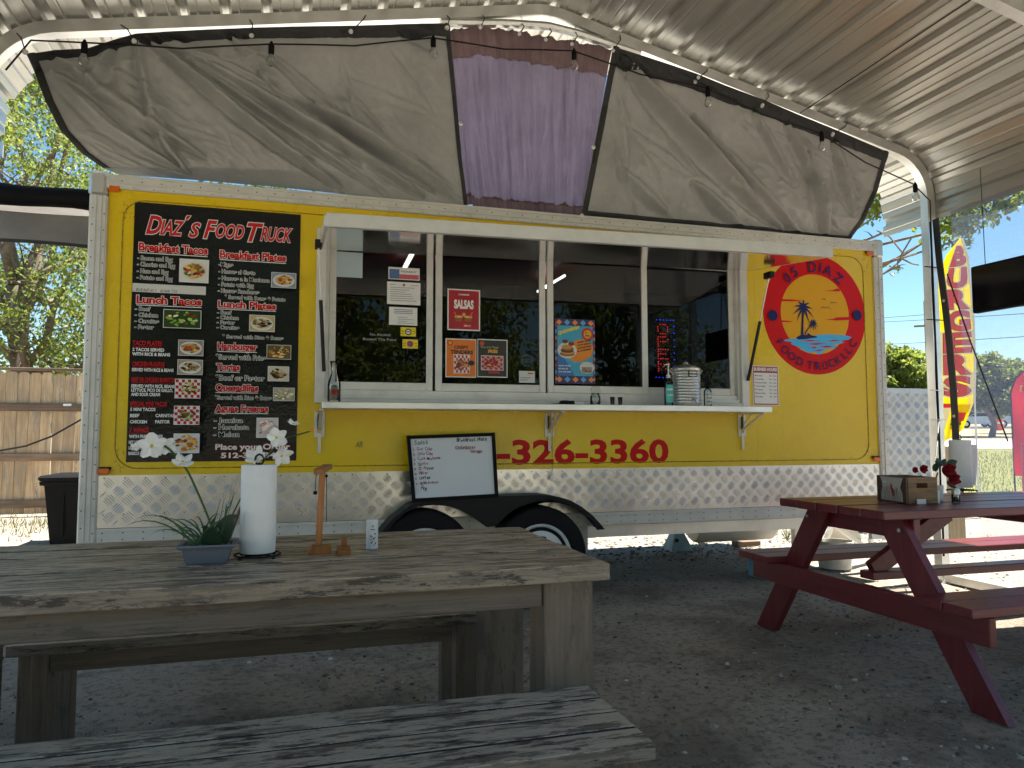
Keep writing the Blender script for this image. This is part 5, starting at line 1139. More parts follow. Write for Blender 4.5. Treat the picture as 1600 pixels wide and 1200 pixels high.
# seasoning can
cx_, cy_ = (1.364,-2.443,0.76)[0], (1.364,-2.443,0.76)[1]
SC = thing('seasoning_can', 'small white seasoning can with red flower print near the wooden block', 'can', (cx_, cy_, TZ))
part(SC, 'can_body', MB().lathe((cx_, cy_, 0), [(.0165, TZ+.001), (.0175, TZ+.003), (.0172, TZ+.006), (.0172, .838), (.0178, .841), (.0165, .846), (.014, .8465)], 24), M['white_plastic'], smooth=35)
cp = Canvas(lambda u, v, L_: (cx_+(.0174+.0001*L_)*math.sin(u/.0174), cy_-(.0174+.0001*L_)*math.cos(u/.0174), v))
for (u, v) in ((-.006, .80), (.007, .806), (.003, .792), (-.003, .781), (.008, .779)): cp.ell(u, v, .0026, .0026, rgb('#a3122c'), 10)
for (u, v) in ((-.002, .797), (.0, .786), (.006, .795), (-.006, .79), (.004, .774)): cp.ell(u, v, .0035, .0014, rgb('#6f8a3a'), 8, rot=.7)
cp.ell(0, .828, .003, .003, rgb('#9a9a90'), 10); cp.rect(-.006, .817, .006, .8195, rgb('#55555a'))
part(SC, 'label_print', cp, M['print_gloss'])

# ================================================================== THINGS ON THE SERVING SHELF
SZ = 1.2845
def shelfx(p): return p
va = (1.358, -0.22, 1.316); vx, vy = va[0], -.22
VS = thing('tip_carafe', 'small glass carafe with red letters at the left end of the shelf', 'carafe', (vx, vy, SZ))
pr = [(.036, SZ+.001), (.038, SZ+.01), (.038, SZ+.10), (.034, SZ+.125), (.018, SZ+.17), (.016, SZ+.19), (.026, SZ+.235), (.028, SZ+.24), (.026, SZ+.24), (.0145, SZ+.19), (.0165, SZ+.17), (.032, SZ+.123), (.0355, SZ+.10), (.0355, SZ+.012)]
part(VS, 'glass_body', MB().lathe((vx, vy, 0), pr, 24), M['clear'], smooth=True)
part(VS, 'contents', MB().lathe((vx, vy, 0), [(.033, SZ+.013), (.034, SZ+.09), (.01, SZ+.10)], 16), simple('straw_coloured_notes', rgb('#6f6a55'), .8, nscale=60, var=.5), smooth=True)
vc = Canvas(lambda u, v, L_: (vx+.0388*math.sin(u/.0388), vy-(.0388)*math.cos(u/.0388), v)); vc.text('TIPS', -.026, .026, SZ+.045, .028, rgb('#8a1a1a'), .05); part(VS, 'lettering', vc, M['print_vinyl'])
def bottle(name, label, x, y, r, h, body, lab, pump=True, labelc=None, txt=None):
    t = thing(name, label, 'bottle', (x, y, SZ)); hb_ = h*.66
    part(t, 'bottle_body', MB().lathe((x, y, 0), [(r*.92, SZ+.001), (r, SZ+.006), (r, SZ+hb_*.85), (r*.7, SZ+hb_*.96), (r*.4, SZ+hb_)], 20), body, smooth=35)
    part(t, 'pump', MB().lathe((x, y, 0), [(r*.45, SZ+hb_), (r*.45, SZ+hb_+.02), (r*.15, SZ+hb_+.022), (r*.15, SZ+h-.01), (r*.35, SZ+h-.008), (r*.35, SZ+h)], 14).beam((x, y, SZ+h-.006), (x-.035, y-.012, SZ+h-.010), .009, .007), lab)
    c = Canvas(lambda u, v, L_: (x+(r+.0006+.0001*L_)*math.sin(u/r), y-(r+.0006+.0001*L_)*math.cos(u/r), v))
    if labelc:
        for k in range(8): c.rect(-r+k*r/4, SZ+hb_*.12, -r+(k+1)*r/4, SZ+hb_*.75, labelc, 1)
        c.lay = 1
    for s_, zf, hh, cc in txt or []: c.text(s_, -r*.8, r*.8, SZ+hb_*zf, hh, cc, .04)
    part(t, 'label_print', c, M['print']); return t
q = (3.541, -0.2, 1.312); bottle('sanitizer_bottle', 'tall clear sanitizer pump bottle with teal label on the shelf', q[0], -.20, .030, .285, M['clear_blue'], M['white_plastic'], labelc=rgb('#3fb5ae'), txt=[('HAND', .55, .014, WHT), ('CLEAN', .35, .012, WHT)])
q = (3.836, -0.2, 1.311); bottle('black_pump_bottle', 'short clear pump bottle with black and white label right of the drum', q[0], -.20, .027, .185, M['clear_blue'], M['black_plastic'], labelc=(.6, .6, .58), txt=[('SANI', .62, .012, BLK), ('TIZER', .42, .012, BLK), ('70 %', .2, .012, BLK)])
q = (3.68, -0.2, 1.309); jx, jy = q[0], -.185
JD = thing('metal_drink_dispenser', 'ribbed galvanised metal drink dispenser with tap on the shelf', 'drink dispenser', (jx, jy, SZ))
prf = [(.085, SZ+.001), (.092, SZ+.006)]
for k in range(12): z = SZ+.012+k*.0195; prf += [(.094, z), (.098, z+.006), (.094, z+.013)]
prf += [(.097, SZ+.252), (.092, SZ+.258), (.06, SZ+.275), (.02, SZ+.285), (.012, SZ+.30)]
part(JD, 'drum', MB().lathe((jx, jy, 0), prf, 36), M['galv'], smooth=30)
part(JD, 'tap', MB().tube([(jx, jy-.09, SZ+.045), (jx, jy-.135, SZ+.045), (jx, jy-.135, SZ+.018)], .008, 8).sphere((jx, jy-.13, SZ+.058), .012, 8, 6), M['galv'], smooth=True)
part(JD, 'handle', MB().tube([(jx+.095, jy, SZ+.21), (jx+.125, jy, SZ+.245), (jx+.10, jy, SZ+.255)], .004, 6).tube([(jx-.095, jy, SZ+.21), (jx-.125, jy, SZ+.245), (jx-.10, jy, SZ+.255)], .004, 6), M['galv'])
jc = Canvas(lambda u, v, L_: (jx+(.0995+.0002*L_)*math.sin(u/.099), jy-(.0995+.0002*L_)*math.cos(u/.099), v))
for k in range(6): jc.rect(-.035+k*.07/6, SZ+.19, -.035+(k+1)*.07/6, SZ+.235, BLK, 1)
jc.lay = 1; jc.text('FARM', -.026, .026, SZ+.216, .012, WHT, .05); jc.text('FRESH', -.026, .026, SZ+.197, .010, WHT, .05); part(JD, 'badge', jc, M['print'])
q = (3.01, -0.2, 1.306); gx_ = q[0]
GJ = thing('glass_jar', 'clear glass jar with lid leaning open on the shelf', 'jar', (gx_, -.19, SZ))
part(GJ, 'jar', MB().lathe((gx_+.005, -.19, 0), [(.03, SZ+.001), (.034, SZ+.006), (.034, SZ+.055), (.026, SZ+.068), (.026, SZ+.078), (.024, SZ+.078), (.024, SZ+.068), (.032, SZ+.054), (.032, SZ+.008)], 20), M['clear'], smooth=True)
part(GJ, 'lid', MB().lathe((gx_-.002, -.215, SZ+.088), [(.004, -.004), (.036, -.004), (.038, 0), (.036, .005), (.004, .004)], 24, 1), M['clear'], smooth=30)
for (pxl, wd, lb) in ((958, .016, 'left of two small clear glasses beside the open jar'), (970, .016, 'right of two small clear glasses beside the open jar')):
    x_ = {958: (3.136,-0.2,1.307)[0], 970: (3.191,-0.2,1.308)[0]}[pxl]
    single('small_glass', MB().lathe((x_, -.19, 0), [(.012, SZ+.001), (.016, SZ+.055), (.0148, SZ+.055), (.011, SZ+.004)], 16), M['clear'], lb, 'glass', (x_, -.19, SZ), 'small glasses on the shelf', smooth=True)
q = (2.811, -0.2, 1.308)
CR = thing('card_reader', 'black card reader lying on the shelf below the food poster', 'card reader', (q[0], -.2, SZ))
part(CR, 'case', MB().box(q[0]-.04, q[0]+.045, -.235, -.17, SZ+.001, SZ+.026, .006), M['black_plastic']); part(CR, 'cable', MB().tube([(q[0]-.04, -.2, SZ+.012), (q[0]-.06, -.19, SZ+.006), (q[0]-.08, -.15, SZ+.006), (q[0]-.06, -.08, SZ+.006)], .003, 5), M['black_metal'])
part(CR, 'keypad', MB().box(q[0]-.03, q[0]+.0, -.228, -.178, SZ+.0265, SZ+.028), simple('keypad_grey', (.08, .08, .085), .5))
single('napkin_stack', MB().box(q[0]+.055, q[0]+.12, -.20, -.13, SZ+.001, SZ+.02, .002), M['white_plastic'], 'small white stack of cards beside the card reader', 'cards', (q[0]+.08, -.17, SZ))
# keys hanging from the middle bracket
KY = thing('hanging_keys', 'bunch of keys on a black cord hanging from the middle shelf bracket', 'keys', (2.785, -.03, 1.2))
kx, kz = (2.773,0.83); part(KY, 'cord', MB().tube([(2.785, -.035, 1.225), (kx, -.03, 1.1), (kx, -.028, kz+.02)], .0015, 5), M['black_metal'])
part(KY, 'key_ring', MB().tube([(kx+.012*math.cos(t), -.026, kz+.008+.012*math.sin(t)) for t in (k*2*math.pi/14 for k in range(15))], .0015, 5), M['galv'])
for a in (-.5, .1, .6): part(KY, 'key', MB().beam((kx, -.022-abs(a)*.006, kz-.004), (kx+.035*math.sin(a), -.022-abs(a)*.006, kz-.004-.036*math.cos(a)), .009, .002, upv=(0, 1, 0)), M['galv'])

# ================================================================== PAPERS AND SIGNS ON THE WINDOW
def paper(name, label, cat, rc, y, bgc=(.74, .74, .72), mat='print', th=.001, group=None):
    x0, z0, x1, z1 = rc
    t = thing(name, label, cat, ((x0+x1)/2, y, z0), group); part(t, 'sheet', MB().box(x0, x1, y, y+th, z0, z1), M['white_plastic'])
    c = Canvas(wallfn(y-.0003, .00015)); c.rect(x0, z0, x1, z1, bgc); c.M = mat
    return t, c, x0, z0, x1, z1
def done(t, c): part(t, 'print', c, M[c.M])
YG = .036
GR = (.25, .25, .27)
t, c, x0, z0, x1, z1 = paper('flag_permit', 'permit sheet with blue, white and red flag bands at the top of the left window', 'notice', (1.6959,2.0847,1.8962,2.1634), YG-.002)
w_ = x1-x0; h_ = z1-z0; c.rect(x0+.006, z0+.005, x0+w_*.35, z1-.012, rgb('#4a6f9c')); c.rect(x0+w_*.35, z0+.005, x1-.006, z0+h_*.45, rgb('#c05a68')); c.text('PERMIT', x0+w_*.4, x1-w_*.1, z0+h_*.6, .012, GR, .02); done(t, c)
t, c, x0, z0, x1, z1 = paper('printed_notice', 'white printed notice with dark round seal in the left window', 'notice', (1.6888,1.9237,1.9015,2.0686), YG-.004)
c.ell((x0+x1)/2, z1-.018, .008, .008, (.1, .04, .05), 14)
for k in range(7): c.rect(x0+.02, z1-.038-k*.014, x1-.02-random.uniform(0, .09), z1-.034-k*.014, GR)
c.rect(x0+.015, z1-.02, x0+.05, z1-.016, GR); c.rect(x1-.06, z1-.02, x1-.012, z1-.016, GR); done(t, c)
t, c, x0, z0, x1, z1 = paper('small_notice', 'smaller white printed notice under the sealed notice in the left window', 'notice', (1.7025,1.7910,1.8820,1.9058), YG-.006)
for k in range(3): c.rect(x0+.03, z1-.018-k*.011, x1-.03, z1-.014-k*.011, rgb('#4a5a8a'))
for k in range(4): c.rect(x0+.055, z0+.012+k*.012, x1-.02-random.uniform(0, .05), z0+.015+k*.012, GR)
done(t, c)
for rc, nm, cc in (((1.7763,1.7209,1.8743,1.7785), 'upper yellow sticker with a black round symbol on the left window', BLK), ((1.7891,1.6436,1.8872,1.7015), 'lower yellow sticker with a red and blue emblem on the left window', rgb('#a33a3a'))):
    t, c, x0, z0, x1, z1 = paper('yellow_sticker', nm, 'sticker', rc, YG-.006, rgb('#e0c81a'))
    mx_, mz_ = (x0+x1)/2, (z0+z1)/2; c.ell(mx_, mz_, .021, .021, cc, 16); c.ell(mx_, mz_, .014, .014, WHT if cc == BLK else rgb('#3a4a8a'), 14); c.rect(mx_-.010, mz_-.003, mx_+.010, mz_+.004, cc)
    for s_ in (-1, 1): c.rect(mx_+s_*.036-.008, mz_-.012, mx_+s_*.036+.008, mz_-.009, BLK); c.rect(mx_+s_*.036-.008, mz_+.002, mx_+s_*.036+.008, mz_+.005, BLK)
    done(t, c)
t, c, x0, z0, x1, z1 = paper('blue_paper', 'blank pale blue paper in the top left corner of the window', 'paper', (1.3283,2.0799,1.5334,2.2405), YG-.004, (.42, .52, .55)); done(t, c)
na = Canvas(wallfn(YG+.004)); a = (1.5851,1.7124,1.7185); na.text('No Alcohol', a[0], a[1], a[2], .017, (.35, .36, .36), .01); a = (1.5422,1.7488,1.6888); na.text('Beyond This Point', a[0], a[1], a[2], .017, (.35, .36, .36), .01)
part(TR, 'window_lettering', na, M['print_vinyl'])
YP = .016
t, c, x0, z0, x1, z1 = paper('salsa_poster', 'dark red SALSAS poster in white frame on the second window', 'poster', (2.0755,1.7698,2.2931,2.0407), YP)
c.rect(x0+.008, z0+.008, x1-.008, z1-.008, rgb('#a31226')); m_ = (x0+x1)/2; W_ = x1-x0
c.text('HOMEMADE', m_-.035, m_+.035, z1-.04, .010, WHT, .03); c.text('SALSAS', m_-.065, m_+.065, z1-.125, .055, WHT, .05)
for sx in (-.035, .03):
    c.poly([(m_+sx-.028, z0+.09), (m_+sx+.028, z0+.09), (m_+sx+.02, z0+.06), (m_+sx-.02, z0+.06)], rgb('#8a5a1a')); c.ell(m_+sx, z0+.09, .028, .008, rgb('#d9b26a'), 14)
    c.ell(m_+sx*1.6, z0+.105, .006, .022, rgb('#e05a1a'), 10, rot=-.5 if sx > 0 else .5)
c.ell(m_, z0+.105, .012, .012, rgb('#e0a040'), 12); c.rect(m_-.005, z0+.02, m_+.05, z0+.042, rgb('#c92a2a')); c.text('TRY IT', m_, m_+.045, z0+.027, .009, WHT, .03)
done(t, c)
FR = thing('poster_frame', 'clear plastic sleeve holding the orange and black food posters', 'frame', (2.27, .01, 1.46)) if False else None
t, c, x0, z0, x1, z1 = paper('tenders_poster', 'orange CRISPY TENDERS poster on the second window', 'poster', (2.0645,1.4637,2.2680,1.7154), YP)
c.rect(x0+.006, z0+.006, x1-.004, z1-.006, rgb('#d9731a')); m_ = (x0+x1)/2; c.ell(x0+.03, z1-.028, .018, .018, rgb('#c01218'), 16); c.ell(x0+.03, z1-.028, .012, .012, YEL, 14)
c.text('CRISPY', m_-.045, m_+.05, z1-.065, .02, (.04, .02, .01), .045); c.text('TENDERS', m_-.07, m_+.08, z1-.098, .024, (.04, .02, .01), .05); c.food(m_-.045, z0+.03, m_+.055, z0+.145, [rgb('#7a2f12'), rgb('#9c4a1a'), rgb('#c98a3a')], plate=None, bgc=(.7, .66, .64), check=rgb('#b3202c'), n=30); c.ell(x1-.035, z0+.095, .022, .017, BLK, 16); done(t, c)
t, c, x0, z0, x1, z1 = paper('fries_poster', 'black fries poster with red dish beside the orange poster', 'poster', (2.2761,1.4680,2.4796,1.7188), YP)
c.rect(x0+.004, z0+.006, x1-.006, z1-.006, rgb('#2b2a1f')); m_ = (x0+x1)/2; c.ell(x0+.03, z1-.028, .016, .014, rgb('#c0431a'), 16)
c.hand('Salsa Lime Pepper', x0+.02, z1-.058, .014, (.5, .48, .4), .1, 0, .55); c.text('FRIES', m_-.03, m_+.035, z1-.088, .02, YEL, .05); c.food(m_-.075, z0+.05, m_+.07, z0+.14, [rgb('#b3202c'), rgb('#e0b060'), rgb('#8a1a1a')], plate=None, bgc=(.5, .3, .3), check=rgb('#b3202c'), n=46); c.rect(m_-.03, z0+.025, m_+.045, z0+.04, rgb('#b3202c')); done(t, c)
t = thing('octagon_sticker', 'small pale blue octagonal security sticker on the second window', 'sticker', ((2.616,1.586)[0], YP, (2.616,1.586)[1]))
c = Canvas(wallfn(YP+.01)); ox_, oz_ = (2.616,1.586); c.ell(ox_, oz_, .043, .043, WHT, 8, rot=.39); c.ell(ox_, oz_, .038, .038, rgb('#2a7fa5'), 8, rot=.39); c.rect(ox_-.036, oz_-.012, ox_+.036, oz_+.01, WHT); c.text('SECURE', ox_-.03, ox_+.03, oz_-.006, .012, rgb('#2a5f85'), .04); part(t, 'print', c, M['print'])
t, c, x0, z0, x1, z1 = paper('small_card', 'small grey white card under the octagonal sticker', 'card', (2.5587,1.4378,2.6695,1.5162), YP, (.55, .57, .55)); c.rect(x0+.06, z1-.02, x1-.012, z1-.012, rgb('#b3303a')); c.rect(x0+.01, z0+.03, x1-.03, z0+.036, GR); c.rect(x0+.01, z0+.015, x1-.05, z0+.021, GR); done(t, c)
t, c, x0, z0, x1, z1 = paper('quesabirria_poster', 'blue and orange QUESABIRRIA poster with diamond border on the third window', 'poster', (2.8115,1.4371,3.0995,1.8765), YP-.006)
W_, H_ = x1-x0, z1-z0; c.rect(x0, z0, x1, z1, rgb('#3a2a5a')); n = 5; CC = [rgb('#e08a4a'), rgb('#5aa5d9'), rgb('#c93a4a')]
c.lay += 1
for k in range(n):
    for zz in (z0+.028, z1-.024):
        u = x0+W_*(k+.5)/n; c.poly([(u-.022, zz), (u, zz-.02), (u+.022, zz), (u, zz+.02)], CC[k % 2], c.lay)
for k in range(9):
    for xx in (x0+.006, x1-.006):
        v = z0+H_*(k+.7)/9.6; c.poly([(xx-.006, v), (xx, v-.016), (xx+.006, v), (xx, v+.016)], CC[k % 3], c.lay)
c.rect(x0+.016, z0+.052, x1-.016, z1-.046, rgb('#3f9fc0')); c.poly([(x0+.016, z0+.052), (x0+.14, z0+.052), (x0+.016, z0+.25)], rgb('#2d6fae'))
c.ell(x1-.11, z0+.225, .10, .075, rgb('#e0861a'), 24, rot=.3); c.ell(x0+.085, z0+.225, .07, .055, (.62, .6, .56), 20)
for k in range(5): c.ell(x0+.085+.006*(k % 2), z0+.20+k*.012, .055-.004*k, .016, [rgb('#8a5a2a'), rgb('#c98a3a'), rgb('#5a2f14')][k % 3], 14)
c.ell(x0+.07, z0+.285, .022, .014, rgb('#5a3a2a'), 12); c.ell(x0+.115, z0+.27, .022, .014, rgb('#7a2a1a'), 12)
c.text('QUESABIRRIA', x0+.022, x0+.175, z1-.118, .022, rgb('#e9d83a'), .05, warp=lambda p: (p[0], p[1]+(p[0]-x0)*.32))
c.ell(x1-.055, z1-.10, .043, .043, rgb('#c01218'), 24); c.ell(x1-.055, z1-.10, .029, .029, YEL, 20); c.poly([(x1-.075, z1-.115), (x1-.035, z1-.115), (x1-.045, z1-.108), (x1-.065, z1-.106)], NAVY); c.rect(x1-.0665, z1-.112, x1-.0645, z1-.09, NAVY); c.ell(x1-.0655, z1-.088, .009, .003, NAVY, 8)
for k, s_ in enumerate(('DIPPED TACOS', 'WITH BIRRIA', 'CONSOME', '& CHEESE')): c.text(s_, x1-.13, x1-.03, z0+.275-k*.02, .009, BLK, .05, warp=lambda p: (p[0], p[1]+(p[0]-x1+.13)*.2))
c.ell(x1-.06, z0+.11, .055, .04, (.6, .58, .54), 18); c.food(x1-.10, z0+.075, x1-.025, z0+.115, BRN, plate=None, n=20, full=True)
for k, s_ in enumerate(('FOOD TRUCK', 'DIAZ', '512-326-3360')): c.text(s_, x0+.022, x0+.11-.02*(k == 1), z0+.115-k*.02, .009, WHT, .03)
done(t, c)
# OPEN sign of LEDs
OS = thing('open_led_sign', 'vertical OPEN sign of red and blue LED dots lit in the right window', 'lit sign', ((3.663,1.461)[0], .07, (3.663,1.461)[1]))
ox0, oz0, ox1, oz1 = 3.5772,1.4896,3.7417,1.9150
part(OS, 'backing', MB().box(ox0, ox1, .068, .078, oz0, oz1), M['black_plastic'])
dots = {'O': ['01110', '10001', '10001', '10001', '01110'], 'P': ['11110', '10001', '11110', '10000', '10000'], 'E': ['11111', '10000', '11110', '10000', '11111'], 'N': ['10001', '11001', '10101', '10011', '10001']}
rd = MB(); bd_ = MB(); LH = (oz1-oz0)*.80/4; lw = (ox1-ox0)*.46
for li, chh in enumerate('OPEN'):
    zt_ = oz1-(oz1-oz0)*.08-li*(LH+.004)
    for r_, row in enumerate(dots[chh]):
        for q_, b_ in enumerate(row):
            if b_ == '1': rd.sphere((ox0+.03+lw*q_/4, .066, zt_-(LH*.78)*r_/4-.005), .0034, 6, 4)
for k in range(6): bd_.sphere((ox0+.02+(ox1-ox0-.03)*k/5, .066, oz1-.006), .0034, 6, 4); bd_.sphere((ox0+.01+(ox1-ox0-.03)*k/5, .066, oz0+.008), .0034, 6, 4)
for k in range(8): bd_.sphere((ox1-.008, .066, oz0+.04+(oz1-oz0-.09)*k/7), .0034, 6, 4)
part(OS, 'red_dots', rd, M['led_red']); part(OS, 'blue_dots', bd_, M['led_blue'])
# business hours
t, c, x0, z0, x1, z1 = paper('business_hours_sign', 'red and white BUSINESS HOURS sign below the round logo', 'sign', (4.3250,1.3034,4.5438,1.5946), -.0035, mat='print', th=.003)
c.rect(x0+.006, z0+.006, x1-.006, z1-.006, rgb('#8f1522')); c.rect(x0+.012, z0+.014, x1-.012, z1-.052, WHT); c.text('BUSINESS HOURS', x0+.012, x1-.012, z1-.038, .024, WHT, .05)
for k, dday in enumerate(('Monday', 'Tuesday', 'Wednesday', 'Thursday', 'Friday', 'Saturday', 'Sunday')):
    zz = z1-.078-k*.0255; c.text(dday, x0+.018, x0+.018+.011*len(dday), zz, .011, (.12, .1, .1), .02); c.text('7am - 3pm', x1-.082, x1-.02, zz, .011, (.12, .1, .1), .02)
done(t, c)
# whiteboard
WBd = thing('whiteboard_menu', 'small black framed whiteboard with handwritten drinks menu resting on the fender', 'whiteboard', (2.08, -.2, .70))
yb_ = -.165
wc = [(1.8,1.088),(2.361,1.107),(2.357,0.7099),(1.823,0.6924)]; a_, b2, c2, d2 = [Vector((p[0], p[1])) for p in wc]
def bil(u, v): p = (d2.lerp(c2, u)).lerp(a_.lerp(b2, u), v); return p
def wbf(u, v, L_): p = bil(u, v); return (p.x, -.20+.10*v-.00025*L_, p.y)
cc = Canvas(wbf); cc.rect(0, 0, 1, 1, (.68, .69, .69))
part(WBd, 'backing', MB().add([(bil(u, v).x, -.199+.1*v+dy, bil(u, v).y) for dy in (0, .008) for (u, v) in ((0, 0), (1, 0), (1, 1), (0, 1))], [(0, 1, 2, 3), (7, 6, 5, 4), (0, 4, 5, 1), (1, 5, 6, 2), (2, 6, 7, 3), (3, 7, 4, 0)]), M['black_plastic'])
for (u0, v0, u1, v1) in ((0, .025, 1, .025), (0, .975, 1, .975), (.02, 0, .02, 1), (.98, 0, .98, 1)):
    p, q = wbf(u0, v0, 0), wbf(u1, v1, 0); part(WBd, 'frame', MB().beam((p[0], p[1]-.006, p[2]), (q[0], q[1]-.006, q[2]), .021, .016, upv=(0, -1, 0), b=.002), M['black_plastic'])
random.seed(3)
def hw(s_, u, v, h, col, sp=.62): 
    cc.lay += 1; x = u
    for ch in s_:
        if ch != ' ':
            vs, fs = glyphs(ch, 0.012, .1); k = h/CAPH*random.uniform(.85, 1.12); rt_ = random.uniform(-.15, .15); dz = random.uniform(-.008, .008)
            cc.add([cc.fn(x+(w1[0]*math.cos(rt_)-w1[1]*math.sin(rt_))*k*.62, v+dz+(w1[0]*math.sin(rt_)+w1[1]*math.cos(rt_))*k, cc.lay) for w1 in vs], fs, col)
        x += h*sp*.66*(1.2 if ch in 'mwMWCDO' else .62 if ch in 'il ' else 1)
DR = (.03, .03, .05); MR = rgb('#8a1c2c')
hw('Sodas', .08, .86, .075, DR)
for k, s_ in enumerate(('Diet Coke', 'Coca Cola', 'Coca Mexicana', 'Sprite', 'Dr Pepper', 'Water', 'Coffee', 'Agua Fresca')): hw('x', .055, .765-k*.073, .045, MR); hw(s_, .10, .765-k*.073, .05, DR if k == 6 else MR)
hw('Hoy', .11, .17, .06, DR); hw('Breakfast Plate', .55, .88, .065, DR, .58); hw('Chilaquiles', .53, .76, .06, MR); hw('Verdes', .70, .69, .06, MR)
part(WBd, 'writing_surface', cc, printm('whiteboard_surface', .18, 0))
# ================================================================== THINGS ON THE RED TABLE
BX0, BX1 = (4.051,-1.472,0.7605), (3.973,-1.749,0.7605)
bxx, bxy = 4.0, -1.70
CRT = thing('wooden_crate', 'small wooden crate with slatted white front on the red picnic table', 'crate', (4.0, -1.6, .7605))
kA, kB, kC = Vector((3.994,-1.534,0.7605)[:2]), Vector((3.947,-1.776,0.7605)[:2]), Vector((4.113,-1.792,0.7605)[:2])
kD = kA+(kC-kB); ZB, HB = .7615, .125
def wallbox(p, q, z0, z1, th=.008):
    d = (q-p).normalized(); n_ = Vector((-d.y, d.x)); c0 = p+(q-p)/2
    return MB().beam((p.x+n_.x*th/2, p.y+n_.y*th/2, (z0+z1)/2), (q.x+n_.x*th/2, q.y+n_.y*th/2, (z0+z1)/2), th, z1-z0, b=.0008)
cen = (kA+kC)/2
for (p, q) in ((kB, kC), (kD, kA)):
    for z0, z1 in ((ZB, ZB+.058), (ZB+.06, ZB+HB)) if (p, q) == (kD, kA) else (): part(CRT, 'end_board', wallbox(p, q, z0, z1), M['crate_wood'])
e0, e1 = kB.lerp(kC, .32), kB.lerp(kC, .68)
for (p, q, z0, z1) in ((kB, kC, ZB, ZB+.075), (kB, kC, ZB+.098, ZB+HB), (kB, e0, ZB+.0755, ZB+.0975), (e1, kC, ZB+.0755, ZB+.0975)): part(CRT, 'end_board', wallbox(p, q, z0, z1), M['crate_wood'])
part(CRT, 'back_board', wallbox(kC, kD, ZB, ZB+HB), M['crate_wood']); part(CRT, 'side_board', wallbox(kA, kB, ZB, ZB+HB-.002), simple('dark_stained_board', (.05, .03, .025), .6))
part(CRT, 'bottom_board', MB().add([(kA.x, kA.y, ZB+.004), (kB.x, kB.y, ZB+.004), (kC.x, kC.y, ZB+.004), (kD.x, kD.y, ZB+.004)], [(0, 1, 2, 3)]), M['crate_wood'])
dAB = (kB-kA); nAB = Vector((dAB.y, -dAB.x)).normalized()
pk = Canvas(lambda u, v, L_: (kA.x+dAB.x*u+nAB.x*(.002+.0002*L_), kA.y+dAB.y*u+nAB.y*(.002+.0002*L_), ZB+HB*v))
lft = [(.14, .97), (.20, .75), (.21, .55), (.17, .35), (.16, .05)]; rgt = [(.88, .05), (.86, .4), (.80, .6), (.85, .8), (.9, .97)]
pk.poly(lft[::-1]+rgt[::-1] if False else [(.14, .97), (.20, .75), (.21, .55), (.17, .35), (.16, .05), (.88, .05), (.86, .4), (.80, .6), (.85, .8), (.9, .97)], (.42, .40, .37))
random.seed(5)
for k in range(13):
    u = .20+k*.05; h0 = random.uniform(.35, .62); pk.poly([(u, .06), (u+.012, .06), (u+.03+.02*math.sin(k), h0), (u+.02+.02*math.sin(k), h0+.05)], (.05, .035, .03))
for (u, v) in ((.52, .5), (.55, .38), (.50, .62)): pk.poly([(u, v-.12), (u+.05, v-.16), (u+.06, v+.02), (u+.01, v+.14)], rgb('#8a1018'))
pk.rect(.26, .76, .36, .79, WHT); part(CRT, 'carton_print', pk, M['print'])
single('white_note', MB().box(kB.lerp(kC, .35).x-.02, kB.lerp(kC, .35).x+.03, kB.y-.022, kB.y-.018, .7615, .785), M['white_plastic'], 'small white card standing against the crate on the red table', 'card', (kB.x+.05, kB.y-.02, .7615))
q = Vector((4.875,-1.226,0.7605))
towel(q.x, q.y, .058, .785, .275, 'paper towel roll with loose sheet on the red picnic table', sheet=1)
q = Vector((4.11,-1.791,0.7605))
single('salt_shaker', MB().lathe((q.x+.01, q.y+.01, 0), [(.011, .7615), (.012, .765), (.012, .815), (.009, .822), (.004, .824)], 14), M['white_plastic'], 'slim white shaker between the crate and the flower pot', 'shaker', (q.x, q.y, .7605), smooth=35)
q = Vector((4.252,-1.764,0.7605))
g_ = thing('glass_shaker', 'glass pepper shaker with metal lid on the red table', 'shaker', (q.x, q.y, .7605))
part(g_, 'glass_body', MB().lathe((q.x, q.y, 0), [(.018, .7615), (.019, .766), (.019, .80), (.017, .80), (.017, .768)], 16), M['clear'], smooth=35); part(g_, 'pepper', MB().lathe((q.x, q.y, 0), [(.016, .765), (.016, .787)], 12), M['soil']); part(g_, 'metal_lid', MB().lathe((q.x, q.y, 0), [(.019, .8005), (.019, .822), (.015, .828), (.004, .829)], 16), M['galv'], smooth=35)
q = Vector((4.269,-1.696,0.7605)); q.y += .06
fp = thing('red_flower_pot', 'artificial dark red flowers with green leaves in a small white pot on the red table', 'potted plant', (q.x, q.y, .7605))
part(fp, 'pot', MB().lathe((q.x, q.y, 0), [(.026, .7615), (.03, .80), (.032, .835), (.029, .835), (.027, .80)], 20), M['white_plastic'], smooth=35)
part(fp, 'stem', MB().tube([(q.x, q.y, .80), (q.x-.005, q.y, .86), (q.x, q.y-.01, .90)], .004, 6).tube([(q.x, q.y, .83), (q.x-.05, q.y, .87), (q.x-.1, q.y, .885)], .003, 6), M['dark_leaf'])
random.seed(11)
def rose(c, r):
    c = Vector(c); f = part(fp, 'red_flower', MB().sphere(c, r*.3, 8, 6), M['petal_red'], smooth=True)
    for k in range(11):
        a = k*2.4; tl = .2+.8*(k/11); d = Vector((math.cos(a)*tl, -.6*(1-tl)-.2, math.sin(a)*tl)); part(f, 'petal', petal(c+d*.1*r, d, r*random.uniform(.8, 1.05), r*.45, .4), M['petal_red'], smooth=True)
rose((4.35,-1.62,0.9115), .048); rose((4.363,-1.64,0.8667), .04); rose((4.199,-1.62,0.9201), .028); rose((4.147,-1.62,0.9144), .02)
